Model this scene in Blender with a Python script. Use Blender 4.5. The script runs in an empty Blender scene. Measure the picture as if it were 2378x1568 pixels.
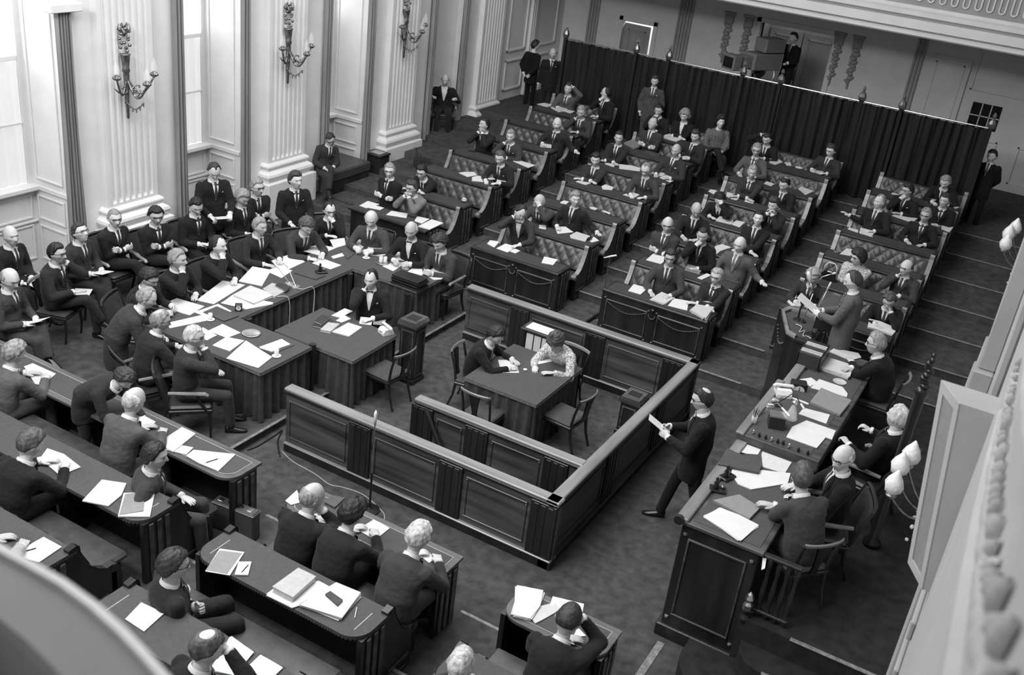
import bpy, bmesh, math, random
import numpy as np
from mathutils import Vector, Matrix, noise
from mathutils.bvhtree import BVHTree

random.seed(7)
SC = bpy.context.scene
COL = SC.collection
PI = math.pi

# ------------------------------------------------------------------ camera
CAM_R = np.array([[0.860627, 0.496384, 0.113683], [0.307049, -0.327731, -0.893484], [-0.406254, 0.803863, -0.434468]])          # rows: right, down, forward (world)
CAM_F = 2387.19                    # focal length in pixels of the 2378 x 1568 frame
CAM_P = np.array([0.0, 0.0, 7.3])
cam_d = bpy.data.cameras.new('camera')
cam_d.sensor_fit = 'HORIZONTAL'
cam_d.sensor_width = 36.0
cam_d.lens = CAM_F * 36.0 / 2378.0
cam_d.clip_start = 0.05
cam_d.clip_end = 200
cam_d.dof.use_dof = True
cam_d.dof.focus_distance = 14.0
cam_d.dof.aperture_fstop = 3.2
cam = bpy.data.objects.new('camera', cam_d)
COL.objects.link(cam)
m = Matrix.Identity(4)
for i in range(3):
    m[i][0] = CAM_R[0][i]
    m[i][1] = -CAM_R[1][i]
    m[i][2] = -CAM_R[2][i]
    m[i][3] = CAM_P[i]
cam.matrix_world = m
SC.camera = cam

# ------------------------------------------------------------------ light
world = bpy.data.worlds.new('daylight')
SC.world = world
world.use_nodes = True
bg = world.node_tree.nodes['Background']
bg.inputs[0].default_value = (1, 1, 1, 1)
bg.inputs[1].default_value = 1.0

def area(name, loc, size, power, rot=(0, 0, 0)):
    l = bpy.data.lights.new(name, 'AREA')
    l.shape = 'RECTANGLE'
    l.size, l.size_y = size
    l.energy = power
    o = bpy.data.objects.new(name, l)
    o.location = loc
    o.rotation_euler = rot
    COL.objects.link(o)
    return o
# soft overhead light added just below the ceiling; its fixture is unseen
area('added_ceiling_light', (-7.4, 9.4, 10.9), (7.0, 15.0), 1150)
# unseen area light added on the camera side to brighten faces and fronts
area('added_front_light', (-8.6, .4, 10.3), (7.0, 1.6), 620, (math.radians(55), 0, 0))
# daylight entering at the tall windows of the window wall
for wy in (9.2, 13.1, 16.9):
    area('window_daylight', (-14.05, wy, 4.2), (1.5, 5.0), 45, (0, -PI / 2, 0))

SC.view_settings.view_transform = 'Standard'
SC.view_settings.look = 'None'
SC.view_settings.gamma = 1.0
SC.view_settings.use_curve_mapping = False
SC.view_settings.exposure = 0.68

# ------------------------------------------------------------------ pixel -> place helpers
def ray(px, py):
    return CAM_R.T @ np.array([(px - 1189.0) / CAM_F, (py - 784.0) / CAM_F, 1.0])
def at(px, py, z):
    d = ray(px, py)
    return CAM_P + d * ((z - CAM_P[2]) / d[2])
def atY(px, py, y):
    d = ray(px, py)
    return CAM_P + d * (y / d[1])
def atX(px, py, x):
    d = ray(px, py)
    return CAM_P + d * (x / d[0])

# ------------------------------------------------------------------ materials
MATS = {}
def mat(name, base, rough=0.6, var=0.25, scale=8.0, bump=0.0, bscale=None, stretch=(1, 1, 1), metal=0.0, spec=0.5, obj_coords=True, sheen=0.0):
    if name in MATS:
        return MATS[name]
    mt = bpy.data.materials.new(name)
    mt.use_nodes = True
    nt = mt.node_tree
    bs = nt.nodes['Principled BSDF']
    tc = nt.nodes.new('ShaderNodeTexCoord')
    mp = nt.nodes.new('ShaderNodeMapping')
    mp.inputs['Scale'].default_value = stretch
    nt.links.new(tc.outputs['Object'], mp.inputs['Vector'])
    nz = nt.nodes.new('ShaderNodeTexNoise')
    nz.inputs['Scale'].default_value = scale
    nz.inputs['Detail'].default_value = 5
    nt.links.new(mp.outputs['Vector'], nz.inputs['Vector'])
    cr = nt.nodes.new('ShaderNodeValToRGB')
    a = base * (1 - var)
    b = base * (1 + var)
    cr.color_ramp.elements[0].position = 0.3
    cr.color_ramp.elements[1].position = 0.7
    cr.color_ramp.elements[0].color = (a, a, a, 1)
    cr.color_ramp.elements[1].color = (min(b, .95), min(b, .95), min(b, .95), 1)
    nt.links.new(nz.outputs['Fac'], cr.inputs['Fac'])
    nt.links.new(cr.outputs['Color'], bs.inputs['Base Color'])
    bs.inputs['Roughness'].default_value = rough
    bs.inputs['Metallic'].default_value = metal
    bs.inputs['Specular IOR Level'].default_value = spec
    if sheen:
        bs.inputs['Sheen Weight'].default_value = sheen
    if bump > 0:
        bn = nt.nodes.new('ShaderNodeBump')
        bn.inputs['Strength'].default_value = bump
        bn.inputs['Distance'].default_value = 0.02
        src = nz
        if bscale:
            src = nt.nodes.new('ShaderNodeTexNoise')
            src.inputs['Scale'].default_value = bscale
            src.inputs['Detail'].default_value = 3
            nt.links.new(mp.outputs['Vector'], src.inputs['Vector'])
        nt.links.new(src.outputs['Fac'], bn.inputs['Height'])
        nt.links.new(bn.outputs['Normal'], bs.inputs['Normal'])
    MATS[name] = mt
    return mt

def glass_mat(name, col=0.95, rough=0.02, alpha=0.35):
    if name in MATS:
        return MATS[name]
    mt = bpy.data.materials.new(name)
    mt.use_nodes = True
    bs = mt.node_tree.nodes['Principled BSDF']
    bs.inputs['Base Color'].default_value = (col, col, col, 1)
    bs.inputs['Roughness'].default_value = rough
    bs.inputs['Alpha'].default_value = alpha
    MATS[name] = mt
    return mt

def printed_mat(name, base=0.62, ink=0.3, lines=60.0):
    # paper with lines of type
    mt = bpy.data.materials.new(name)
    mt.use_nodes = True
    nt = mt.node_tree
    bs = nt.nodes['Principled BSDF']
    tc = nt.nodes.new('ShaderNodeTexCoord')
    wv = nt.nodes.new('ShaderNodeTexWave')
    wv.bands_direction = 'Y'
    wv.inputs['Scale'].default_value = lines
    nz = nt.nodes.new('ShaderNodeTexNoise')
    nz.inputs['Scale'].default_value = 70
    nt.links.new(tc.outputs['Object'], wv.inputs['Vector'])
    nt.links.new(tc.outputs['Object'], nz.inputs['Vector'])
    mu = nt.nodes.new('ShaderNodeMath')
    mu.operation = 'MULTIPLY'
    nt.links.new(wv.outputs['Fac'], mu.inputs[0])
    nt.links.new(nz.outputs['Fac'], mu.inputs[1])
    cr = nt.nodes.new('ShaderNodeValToRGB')
    cr.color_ramp.elements[0].color = (base, base, base, 1)
    cr.color_ramp.elements[1].color = (base - ink, base - ink, base - ink, 1)
    cr.color_ramp.elements[0].position = 0.3
    cr.color_ramp.elements[1].position = 0.6
    nt.links.new(mu.outputs[0], cr.inputs['Fac'])
    nt.links.new(cr.outputs['Color'], bs.inputs['Base Color'])
    bs.inputs['Roughness'].default_value = 0.8
    MATS[name] = mt
    return mt

CARPET = mat('carpet', 0.078, 0.95, 0.32, 8.0, 0.6, 220, spec=0.1)
CARPET_D = mat('carpet_dark', 0.03, 0.95, 0.3, 8.0, 0.6, 220, spec=0.1)
WOOD_D = mat('dark_mahogany', 0.018, 0.33, 0.5, 5, 0.1, 60, (1, 1, .12))
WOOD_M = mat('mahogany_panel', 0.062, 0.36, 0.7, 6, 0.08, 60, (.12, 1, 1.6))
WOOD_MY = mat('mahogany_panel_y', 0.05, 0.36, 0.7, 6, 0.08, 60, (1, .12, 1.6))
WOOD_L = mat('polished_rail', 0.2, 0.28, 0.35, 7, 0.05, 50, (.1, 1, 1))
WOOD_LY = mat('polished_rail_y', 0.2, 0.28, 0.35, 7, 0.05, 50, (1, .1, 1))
LEATHER = mat('tufted_leather', 0.05, 0.32, 0.25, 9, 0.15, 160)
FELT = mat('desk_felt', 0.05, 0.8, 0.12, 30, 0.2, 260, spec=0.2)
FELT_L = mat('desk_felt_light', 0.066, 0.7, 0.12, 30, 0.2, 260, spec=0.3)
BAIZE = mat('table_skirt_cloth', 0.062, 0.85, 0.2, 14, 0.2, 120, spec=0.2)
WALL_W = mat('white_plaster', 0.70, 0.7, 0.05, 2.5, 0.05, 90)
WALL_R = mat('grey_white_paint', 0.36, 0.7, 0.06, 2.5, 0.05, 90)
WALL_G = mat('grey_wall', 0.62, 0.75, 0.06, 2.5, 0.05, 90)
WALL_D = mat('dark_grey_panel', 0.3, 0.7, 0.1, 3)
STONE = mat('pale_stone', 0.55, 0.6, 0.1, 6, 0.1, 60)
CURT_D = mat('dark_green_curtain', 0.02, 0.85, 0.3, 9, 0.2, 140, (1, 1, .1), spec=0.2)
DRAPE = mat('grey_drape', 0.22, 0.85, 0.2, 8, 0.2, 120, (1, 1, .1))
SHEER = mat('sheer_curtain', 0.6, 0.9, 0.08, 4)
_nt = SHEER.node_tree
_tr = _nt.nodes.new('ShaderNodeBsdfTranslucent')
_tr.inputs[0].default_value = (.75, .75, .75, 1)
_mx = _nt.nodes.new('ShaderNodeMixShader')
_mx.inputs[0].default_value = .6
_out = _nt.nodes['Material Output']
_nt.links.new(_nt.nodes['Principled BSDF'].outputs[0], _mx.inputs[1])
_nt.links.new(_tr.outputs[0], _mx.inputs[2])
_nt.links.new(_mx.outputs[0], _out.inputs[0])
BRASS = mat('brass', 0.55, 0.28, 0.15, 12, metal=1.0)
BRONZE = mat('gilt_bronze', 0.26, 0.35, 0.4, 14, 0.3, 60, metal=0.9)
STEEL = mat('bright_steel', 0.75, 0.3, 0.1, 12, metal=1.0)
BLACK = mat('black_enamel', 0.012, 0.3, 0.2, 10)
PAPER = mat('white_paper', 0.63, 0.75, 0.03, 6, 0.06, 14)
PAPER2 = mat('off_white_paper', 0.5, 0.78, 0.06, 7, 0.06, 14)
PRINT = printed_mat('printed_paper')
PRINT2 = printed_mat('newsprint', 0.54, 0.3, 90)
FOLDER = mat('grey_folder', 0.22, 0.6, 0.08, 20)
FOLDER_D = mat('dark_folder', 0.06, 0.5, 0.15, 20)
BOOK_D = mat('dark_book_cloth', 0.03, 0.55, 0.2, 20)
BOOK_L = mat('pale_book_cloth', 0.4, 0.6, 0.1, 20)
SEATCLOTH = mat('seat_upholstery', 0.05, 0.75, 0.25, 40, 0.2, 200)
GLASSM = glass_mat('clear_glass')
FROST = mat('frosted_glass', 0.75, 0.45, 0.1, 20, 0.3, 50)
WHITEP = mat('white_enamel', 0.75, 0.35, 0.05, 8)
PANE = glass_mat('window_pane', 0.9, 0.03, 0.12)

# ------------------------------------------------------------------ mesh collector
class MB:
    def __init__(s):
        s.v = []
        s.f = []
    def add(s, vs, fs):
        n = len(s.v)
        s.v.extend([tuple(p) for p in vs])
        s.f.extend([tuple(i + n for i in f) for f in fs])
        return s
    def box(s, x0, x1, y0, y1, z0, z1):
        v = [(x0, y0, z0), (x1, y0, z0), (x1, y1, z0), (x0, y1, z0), (x0, y0, z1), (x1, y0, z1), (x1, y1, z1), (x0, y1, z1)]
        return s.add(v, [(0, 3, 2, 1), (4, 5, 6, 7), (0, 1, 5, 4), (1, 2, 6, 5), (2, 3, 7, 6), (3, 0, 4, 7)])
    def bev(s, x0, x1, y0, y1, z0, z1, b=0.008):
        # box with chamfered edges
        bm = bmesh.new()
        bmesh.ops.create_cube(bm, size=1)
        for v in bm.verts:
            v.co = Vector(((x0 + x1) / 2 + v.co.x * (x1 - x0), (y0 + y1) / 2 + v.co.y * (y1 - y0), (z0 + z1) / 2 + v.co.z * (z1 - z0)))
        bmesh.ops.bevel(bm, geom=bm.edges[:], offset=b, segments=1, affect='EDGES')
        bm.verts.index_update()
        s.add([v.co[:] for v in bm.verts], [[v.index for v in f.verts] for f in bm.faces])
        bm.free()
        return s
    def prism(s, poly, z0, z1):
        # poly: list of (x, y), counter-clockwise
        n = len(poly)
        v = [(x, y, z0) for x, y in poly] + [(x, y, z1) for x, y in poly]
        f = [tuple(range(n - 1, -1, -1)), tuple(range(n, 2 * n))]
        f += [(i, (i + 1) % n, n + (i + 1) % n, n + i) for i in range(n)]
        return s.add(v, f)
    def prism_x(s, poly, x0, x1):
        # poly: list of (y, z)
        n = len(poly)
        v = [(x0, y, z) for y, z in poly] + [(x1, y, z) for y, z in poly]
        f = [tuple(range(n - 1, -1, -1)), tuple(range(n, 2 * n))]
        f += [(i, (i + 1) % n, n + (i + 1) % n, n + i) for i in range(n)]
        return s.add(v, f)
    def prism_y(s, poly, y0, y1):
        # poly: list of (x, z)
        n = len(poly)
        v = [(x, y0, z) for x, z in poly] + [(x, y1, z) for x, z in poly]
        f = [tuple(range(n)), tuple(range(2 * n - 1, n - 1, -1))]
        f += [((i + 1) % n, i, n + i, n + (i + 1) % n) for i in range(n)]
        return s.add(v, f)
    def tube(s, pts, r, n=8, cap=True):
        pts = [Vector(p) for p in pts]
        rs = r if isinstance(r, (list, tuple)) else [r] * len(pts)
        base = len(s.v)
        up = Vector((0, 0, 1))
        side = None
        vs = []
        for i, p in enumerate(pts):
            t = (pts[min(i + 1, len(pts) - 1)] - pts[max(i - 1, 0)])
            if t.length < 1e-9:
                t = Vector((0, 0, 1))
            t.normalize()
            if side is None:
                side = t.cross(up if abs(t.z) < .95 else Vector((0, 1, 0))).normalized()
            else:
                side = (side - t * side.dot(t))
                side = side.normalized() if side.length > 1e-6 else t.orthogonal().normalized()
            o = t.cross(side)
            for k in range(n):
                a = 2 * PI * k / n
                vs.append(p + (side * math.cos(a) + o * math.sin(a)) * rs[i])
        fs = []
        for i in range(len(pts) - 1):
            for k in range(n):
                fs.append((i * n + k, i * n + (k + 1) % n, (i + 1) * n + (k + 1) % n, (i + 1) * n + k))
        if cap:
            fs.append(tuple(range(n - 1, -1, -1)))
            fs.append(tuple(range((len(pts) - 1) * n, len(pts) * n)))
        return s.add(vs, fs)
    def lathe(s, prof, c=(0, 0, 0), n=12):
        # prof: list of (radius, z)
        vs, fs = [], []
        for r, z in prof:
            for k in range(n):
                a = 2 * PI * k / n
                vs.append((c[0] + r * math.cos(a), c[1] + r * math.sin(a), c[2] + z))
        for i in range(len(prof) - 1):
            for k in range(n):
                fs.append((i * n + k, i * n + (k + 1) % n, (i + 1) * n + (k + 1) % n, (i + 1) * n + k))
        fs.append(tuple(range(n - 1, -1, -1)))
        fs.append(tuple(range((len(prof) - 1) * n, len(prof) * n)))
        return s.add(vs, fs)
    def ball(s, c, r, n=8, m=6):
        rx, ry, rz = r if isinstance(r, (list, tuple)) else (r, r, r)
        vs, fs = [], []
        for i in range(1, m):
            t = PI * i / m
            for k in range(n):
                a = 2 * PI * k / n
                vs.append((c[0] + rx * math.sin(t) * math.cos(a), c[1] + ry * math.sin(t) * math.sin(a), c[2] - rz * math.cos(t)))
        vs += [(c[0], c[1], c[2] - rz), (c[0], c[1], c[2] + rz)]
        b, tp = len(vs) - 2, len(vs) - 1
        for i in range(m - 2):
            for k in range(n):
                fs.append((i * n + k, i * n + (k + 1) % n, (i + 1) * n + (k + 1) % n, (i + 1) * n + k))
        for k in range(n):
            fs.append((b, (k + 1) % n, k))
            fs.append((tp, (m - 2) * n + k, (m - 2) * n + (k + 1) % n))
        return s.add(vs, fs)
    def grid(s, P):
        # P: 2D list of points [i][j]
        h, w = len(P), len(P[0])
        return s.add([p for r in P for p in r], [(i * w + j, i * w + j + 1, (i + 1) * w + j + 1, (i + 1) * w + j) for i in range(h - 1) for j in range(w - 1)])
    def mesh(s, name):
        me = bpy.data.meshes.new(name)
        me.from_pydata([tuple(map(float, p)) for p in s.v], [], s.f)
        return me
    def build(s, name, material, parent=None, smooth=False, loc=None):
        me = s.mesh(name)
        me.materials.append(material)
        if smooth:
            me.polygons.foreach_set('use_smooth', [True] * len(me.polygons))
        o = bpy.data.objects.new(name, me)
        COL.objects.link(o)
        if parent:
            o.parent = parent
        if loc is not None:
            o.location = loc
        return o

def tag(o, label=None, cat=None, group=None, kind=None):
    if label: o['label'] = label
    if cat: o['category'] = cat
    if group: o['group'] = group
    if kind: o['kind'] = kind
    return o
def thing(name, label, cat, loc=(0, 0, 0), rz=0.0, group=None, kind=None):
    o = bpy.data.objects.new(name, None)
    o.empty_display_size = 0.1
    COL.objects.link(o)
    o.location = loc
    o.rotation_euler = (0, 0, rz)
    return tag(o, label, cat, group, kind)
def struct(name, mb, material, parent=None, smooth=False):
    o = mb.build(name, material, parent, smooth)
    if parent is None:
        o['kind'] = 'structure'
    return o
def copy_thing(root, loc, rz, label=None, group=None):
    r = root.copy()
    COL.objects.link(r)
    r.location = loc
    r.rotation_euler = (0, 0, rz)
    if label: r['label'] = label
    if group: r['group'] = group
    for ch in root.children:
        c = ch.copy()
        COL.objects.link(c)
        c.parent = r
        for g in ch.children:
            d = g.copy()
            COL.objects.link(d)
            d.parent = c
    return r
# ------------------------------------------------------------------ the room
PITCH, RISE = 1.12, 0.14
def Yk(k): return 14.34 + PITCH * (k - 1)          # front edge of tier k, far side
def Yn(k): return 7.32 - 1.2 * (k - 1)             # front edge of tier k, near side
XW = -13.12                                        # window wall plane
XR = 0.12                                          # right wall plane
YB = 26.6                                          # back wall plane
NOSE = mat('worn_step_edge', 0.2, 0.5, 0.4, 20, metal=.2)

floor = struct('floor', MB().box(-15, 1.5, -2, 28.6, -.2, 0), CARPET)
for k in range(1, 9):
    y1 = Yk(k + 1) if k < 8 else 28.6
    t = struct('floor_tier', MB().box(XW, XR, Yk(k), y1, (k - 1) * RISE - (.02 if k > 1 else 0), k * RISE), CARPET_D if k > 8 else CARPET)
    for x0, x1 in ((-9.28, -8.36), (-6.62, -5.8), (-3.95, -3.2), (-1.38, XR - .02)):
        MB().bev(x0, x1, Yk(k) - .012, Yk(k) + .03, k * RISE - .012, k * RISE + .004, .004).build('nosing', NOSE, t)
for k in range(1, 5):
    y0 = Yn(k + 1) if k < 4 else -2
    t = struct('floor_tier', MB().box(XW, XR if k > 2 else -1.2, y0, Yn(k), (k - 1) * RISE - (.02 if k > 1 else 0), k * RISE), CARPET)
    for x0, x1 in ((-6.5, -5.85), (-3.88, -3.2)):
        MB().bev(x0, x1, Yn(k) - .03, Yn(k) + .012, k * RISE - .012, k * RISE + .004, .004).build('nosing', NOSE, t)
t = struct('floor_platform', MB().box(XW, -7.78, 7.9, 14.34, 0, .12), CARPET)
MB().bev(-7.80, -7.755, 7.9, 14.3, .108, .124, .004).build('nosing', NOSE, t)
# rostrum platform with its steps
t = struct('floor_rostrum', MB().box(-1.32, XR, 8.28, 14.34, 0, .75).box(-2.3, -1.3, 13.55, 14.34, 0, .70), CARPET_D)
MB().bev(-.82, XR - .01, 8.262, 8.31, .74, .756, .004).build('nosing', NOSE, t)
t2 = MB()
def rstep(y0, y1, z, r, xl):
    pts = [(XR, y1), (xl, y1)]
    for a in range(9):
        an = PI + a * (PI / 2) / 8
        pts.append((xl + r + r * math.cos(an), y0 + r + r * math.sin(an)))
    pts.append((XR, y0))
    t2.prism(pts, 0, z)
rstep(7.62, 8.28, .25, .45, -1.75)
t_ = struct('floor_step', t2, CARPET_D)
t2 = MB()
rstep(7.95, 8.28, .50, .3, -1.25)
t_ = struct('floor_step', t2, CARPET_D)
MB().bev(-.95, XR - .01, 7.935, 7.975, .494, .506, .004).build('nosing', NOSE, t_)
MB().bev(-2.07, -1.99, 6.9, 8.32, 0, .008, .003).build('carpet_edge_strip', NOSE, floor)

# --- window wall
wl = struct('wall_left', MB().box(XW - .01, XW, -2, 8.2, 0, 11).box(XW - .9, XW, 10.2, 12.45, 0, 11).box(XW - .9, XW, 13.95, 16.25, 0, 11).box(XW - .9, XW, 17.65, 19.95, 0, 11).box(XW - .9, XW, 21.35, YB, 0, 11).box(XW - .9, XW, -2, 8.4, 0, 11)
            .box(XW - 1.0, XW, 8.3, 21.4, 8.6, 11), WALL_W)
def flutes(y0, y1, x, z0, z1, n=7):
    """a fluted face towards +x"""
    prof = []
    w = (y1 - y0) / n
    for i in range(n):
        a = y0 + i * w
        prof.append((a, x))
        prof.append((a + w * .18, x))
        for q in range(1, 8):
            an = PI * q / 8
            prof.append((a + w * .18 + w * .64 * (1 - math.cos(an)) / 2, x - w * .34 * math.sin(an)))
        prof.append((a + w * .82, x))
    prof.append((y1, x))
    # rounded stop at the bottom of each flute
    G = []
    for z, k in ((z0 - .06, 0.0), (z0, 0.0), (z0 + .02, .55), (z0 + .05, .9), (z0 + .09, 1.0), (z1, 1.0)):
        G.append([(x - (x - p[1]) * k, p[0], z) for p in prof])
    return MB().grid(G)
def pilaster(yc, parent, zf=0.0):
    sh = flutes(yc - .44, yc + .44, -12.98, 1.26, 9.2)
    sh.box(XW, -12.982, yc - .52, yc - .44, 1.2, 9.2).box(XW, -12.982, yc + .44, yc + .52, 1.2, 9.2)
    p = sh.build('pilaster', WALL_W, parent, False)
    prof = [(.60, .86), (.60, .90), (.645, .93), (.66, .975), (.645, 1.02), (.61, 1.045), (.57, 1.07), (.565, 1.10), (.59, 1.13), (.59, 1.16), (.565, 1.19), (.54, 1.205)]
    b = MB()
    for (w, z), (w2, z2) in zip(prof, prof[1:]):
        b.add([(XW, yc - w, z), (XW, yc + w, z), (-13.5 + w, yc + w, z), (-13.5 + w, yc - w, z), (XW, yc - w2, z2), (XW, yc + w2, z2), (-13.5 + w2, yc + w2, z2), (-13.5 + w2, yc - w2, z2)],
              [(3, 2, 6, 7), (0, 3, 7, 4), (2, 1, 5, 6), (4, 7, 6, 5)])
    b.build('pilaster_base', WALL_W, p)
    MB().bev(XW, -12.80, yc - .70, yc + .70, zf, .86, .012).build('plinth', WALL_W, p)
    return p
for yc in (11.3, 15.06, 18.82, 22.58):
    pilaster(yc, wl)
# flat outer fillets of the piers and the low stone ledge at their feet
b = MB()
for a, c in ((10.2, 12.45), (13.95, 16.25), (17.65, 19.95), (21.35, 23.6)):
    b.bev(XW, XW + .04, a, c, 0, .55, .01)
b.build('pier_ledge', STONE, wl)

def window(n, y0, y1, kind):
    w = struct('window_%d' % n, MB().box(XW - .9, XW - .85, y0, y1, 0, 1.5).box(XW - .9, XW - .86, y0, y0 + .09, 1.5, 8.6).box(XW - .9, XW - .86, y1 - .09, y1, 1.5, 8.6).box(XW - .9, XW - .86, y0, y1, 8.5, 8.6), WALL_W)
    xg = XW - .88
    zs = [1.5, 2.5, 3.5, 4.5, 5.5, 6.5, 7.5, 8.5]
    if kind == 'sash':
        for z in zs[1:-1]:
            MB().bev(xg - .02, xg + .02, y0 + .09, y1 - .09, z - (.035 if z in (3.5,) else .018), z + (.035 if z in (3.5,) else .018), .005).build('glazing_bar', WALL_W, w)
        ym = (y0 + y1) / 2
        for yy in (ym - .22, ym + .22):
            MB().bev(xg - .02, xg + .02, yy - .014, yy + .014, 1.5, 8.5, .005).build('glazing_bar', WALL_W, w)
        ed = [y0 + .09, ym - .22, ym + .22, y1 - .09]
        pm = None
        for za, zb in zip(zs, zs[1:]):
            for ya, yb in zip(ed, ed[1:]):
                MB().box(xg - .004, xg + .004, ya, yb, za, zb).build('pane', PANE, w)
        MB().bev(XW - .9, XW - .70, y0 + .01, y1 - .01, 1.44, 1.52, .012).build('window_sill', WALL_W, w)
        sh = [[(xg - .10 + .025 * math.sin(j * 1.3), y0 + (y1 - y0) * j / 40, z) for j in range(41)] for z in (1.5, 8.5)]
        MB().grid(sh).build('net_curtain', SHEER, w)
    else:
        MB().box(XW - .89, XW - .86, y0 + .02, y1 - .02, 0, 8.6).build('plain_panel', WALL_W, w)
    # raised panels under the sill and on the reveals
    def panel(ax, a0, a1, z0, z1, pos, sgn):
        b = MB()
        t_ = .035
        for (p0, p1, q0, q1) in ((a0, a1, z0, z0 + t_), (a0, a1, z1 - t_, z1), (a0, a0 + t_, z0 + t_, z1 - t_), (a1 - t_, a1, z0 + t_, z1 - t_)):
            if ax == 'x':
                b.bev(min(pos, pos + sgn * .025), max(pos, pos + sgn * .025), p0, p1, q0, q1, .006)
            else:
                b.bev(p0, p1, min(pos, pos + sgn * .025), max(pos, pos + sgn * .025), q0, q1, .006)
        b.build('panel_moulding', WALL_W, w)
    if kind == 'sash':
        panel('x', y0 + .08, y1 - .08, .95, 1.36, XW - .85, 1)
        panel('x', y0 + .08, y1 - .08, .25, .85, XW - .85, 1)
        MB().bev(XW - .85, XW - .81, y0, y1, .88, .92, .008).build('dado_rail', WALL_W, w)
    for yy, sg in ((y0, 1), (y1, -1)):
        panel('y', XW - .78, XW - .15, .95, 1.36, yy, sg)
        panel('y', XW - .78, XW - .15, .25, .85, yy, sg)
        panel('y', XW - .78, XW - .15, 1.62, 8.3, yy, sg)
        MB().bev(XW - .86, XW - .02, min(yy, yy + sg * .03), max(yy, yy + sg * .03), 1.44, 1.52, .008).build('dado_rail', WALL_W, w)
    return w
window(1, 8.4, 10.2, 'sash')
window(2, 12.45, 13.95, 'sash')
window(3, 16.25, 17.65, 'sash')
window(4, 19.95, 21.35, 'plain')
struct('floor_sill', MB().bev(XW - .86, XW + .55, 19.97, 21.9, 0, .72, .015), STONE)

def drape(y, w, z0, z1, label, x=XW + .05, mat_=DRAPE, amp=.05, folds=4, lean=0):
    G = []
    nn = folds * 8
    for z, k in ((z0, 1.0), (z0 + .3, 1.05), ((z0 + z1) / 2, .9), (z1, .8)):
        G.append([(x + .05 + amp * math.sin(2 * PI * folds * j / nn) + .015 * math.sin(j * 2.7 + z), y + (j / nn - .5) * w * k + lean * (z - z0) / (z1 - z0), z) for j in range(nn + 1)])
    G2 = [[(p[0] - .03, p[1], p[2]) for p in r] for r in G]
    b = MB().grid(G)
    b.grid([r[::-1] for r in G2])
    o = b.build('drape', mat_, None, True)
    tag(o, label, 'curtain', 'window drapes')
    return o
drape(10.22, .30, .25, 4.35, 'thick grey drape hanging left of the nearest fluted pilaster', folds=5)
MB().bev(XW, XW + .2, 9.95, 10.5, 4.33, 4.45, .01).build('pelmet', WALL_W, wl)
drape(12.42, .22, .2, 8.5, 'narrow grey drape along the right side of the nearest fluted pilaster', folds=3)
drape(13.98, .22, .2, 8.5, 'narrow grey drape left of the second fluted pilaster', folds=3)
drape(16.26, .20, .2, 8.5, 'narrow grey drape beside the sleeping man at the window niche', folds=3)
drape(17.66, .24, .1, 8.5, 'grey drape left of the third fluted pilaster', folds=3)
drape(19.98, .20, .72, 8.5, 'grey drape on the left of the seated usher', folds=3)
drape(21.33, .22, .72, 8.5, 'grey drape on the right of the seated usher', folds=3)
# wall panels beyond the last pilaster
b = MB()
for (y0, y1, z0, z1) in ((23.55, 24.5, 1.35, 2.15), (23.55, 24.5, 2.35, 8), (25.0, 26.2, 1.35, 2.15), (25.0, 26.2, 2.35, 8)):
    for (p0, p1, q0, q1) in ((y0, y1, z0, z0 + .06), (y0, y1, z1 - .06, z1), (y0, y0 + .06, z0, z1), (y1 - .06, y1, z0, z1)):
        b.bev(XW, XW + .04, p0, p1, q0, q1, .01)
b.build('panel_moulding', WALL_W, wl)
b = MB()
for yy in (24.62, 24.72, 24.82):
    b.bev(XW, XW + .09, yy, yy + .06, 1.12, 9, .012)
b.build('corner_mouldings', WALL_W, wl)

# --- back wall with a door ajar, alcove and the gallery above
wb = struct('wall_back', MB().box(-14.1, -11.30, YB, YB + .25, 0, 11).box(-11.30, -10.42, YB, YB + .25, 3.24, 11).box(-10.42, -7.55, YB, YB + .25, 0, 11).box(-7.55, -5.70, YB, YB + .25, 3.86, 11)
            .box(-5.70, 1.5, YB, YB + .25, 0, 11), WALL_G)
struct('wall_corridor', MB().box(-12.6, -9, 28.3, 28.4, 0, 5), WALL_W)
l = bpy.data.lights.new('corridor_lamp', 'POINT')
l.energy = 90
l.shadow_soft_size = .15
lo = bpy.data.objects.new('corridor_lamp', l)
lo.location = (-10.2, 27.6, 3.7)
COL.objects.link(lo)
struct('wall_alcove', MB().box(-7.8, -5.5, 27.5, 27.6, 1, 4.2).box(-7.75, -7.55, 26.7, 27.55, 1, 4.2).box(-5.7, -5.5, 26.7, 27.55, 1, 4.2), WALL_D)
def door(n, x0, x1, z0, z1, y, m_, handle=True):
    d = struct('door_%d' % n, MB().box(x0, x1, y, y + .05, z0, z1), m_)
    b = MB()
    w = x1 - x0
    for (a0, a1, q0, q1) in ((x0 + .12, x1 - .12, z0 + .15, z0 + .85), (x0 + .12, x1 - .12, z0 + 1.0, z1 - .14)):
        for (p0, p1, r0, r1) in ((a0, a1, q0, q0 + .04), (a0, a1, q1 - .04, q1), (a0, a0 + .04, q0, q1), (a1 - .04, a1, q0, q1)):
            b.bev(p0, p1, y - .02, y, r0, r1, .005)
    b.build('door_panel', m_, d)
    if handle:
        MB().ball((x1 - .08, y - .05, z0 + 1.05), .03).build('door_handle', BRASS, d)
    return d
door(1, -11.30, -10.55, 1.12, 3.17, YB + .16, WALL_D)
for i, (a, c) in enumerate(((-7.5, -6.65), (-6.62, -5.75))):
    door(2 + i, a, c, 1.12, 3.7, 27.4, WALL_D)
b = MB()
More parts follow.
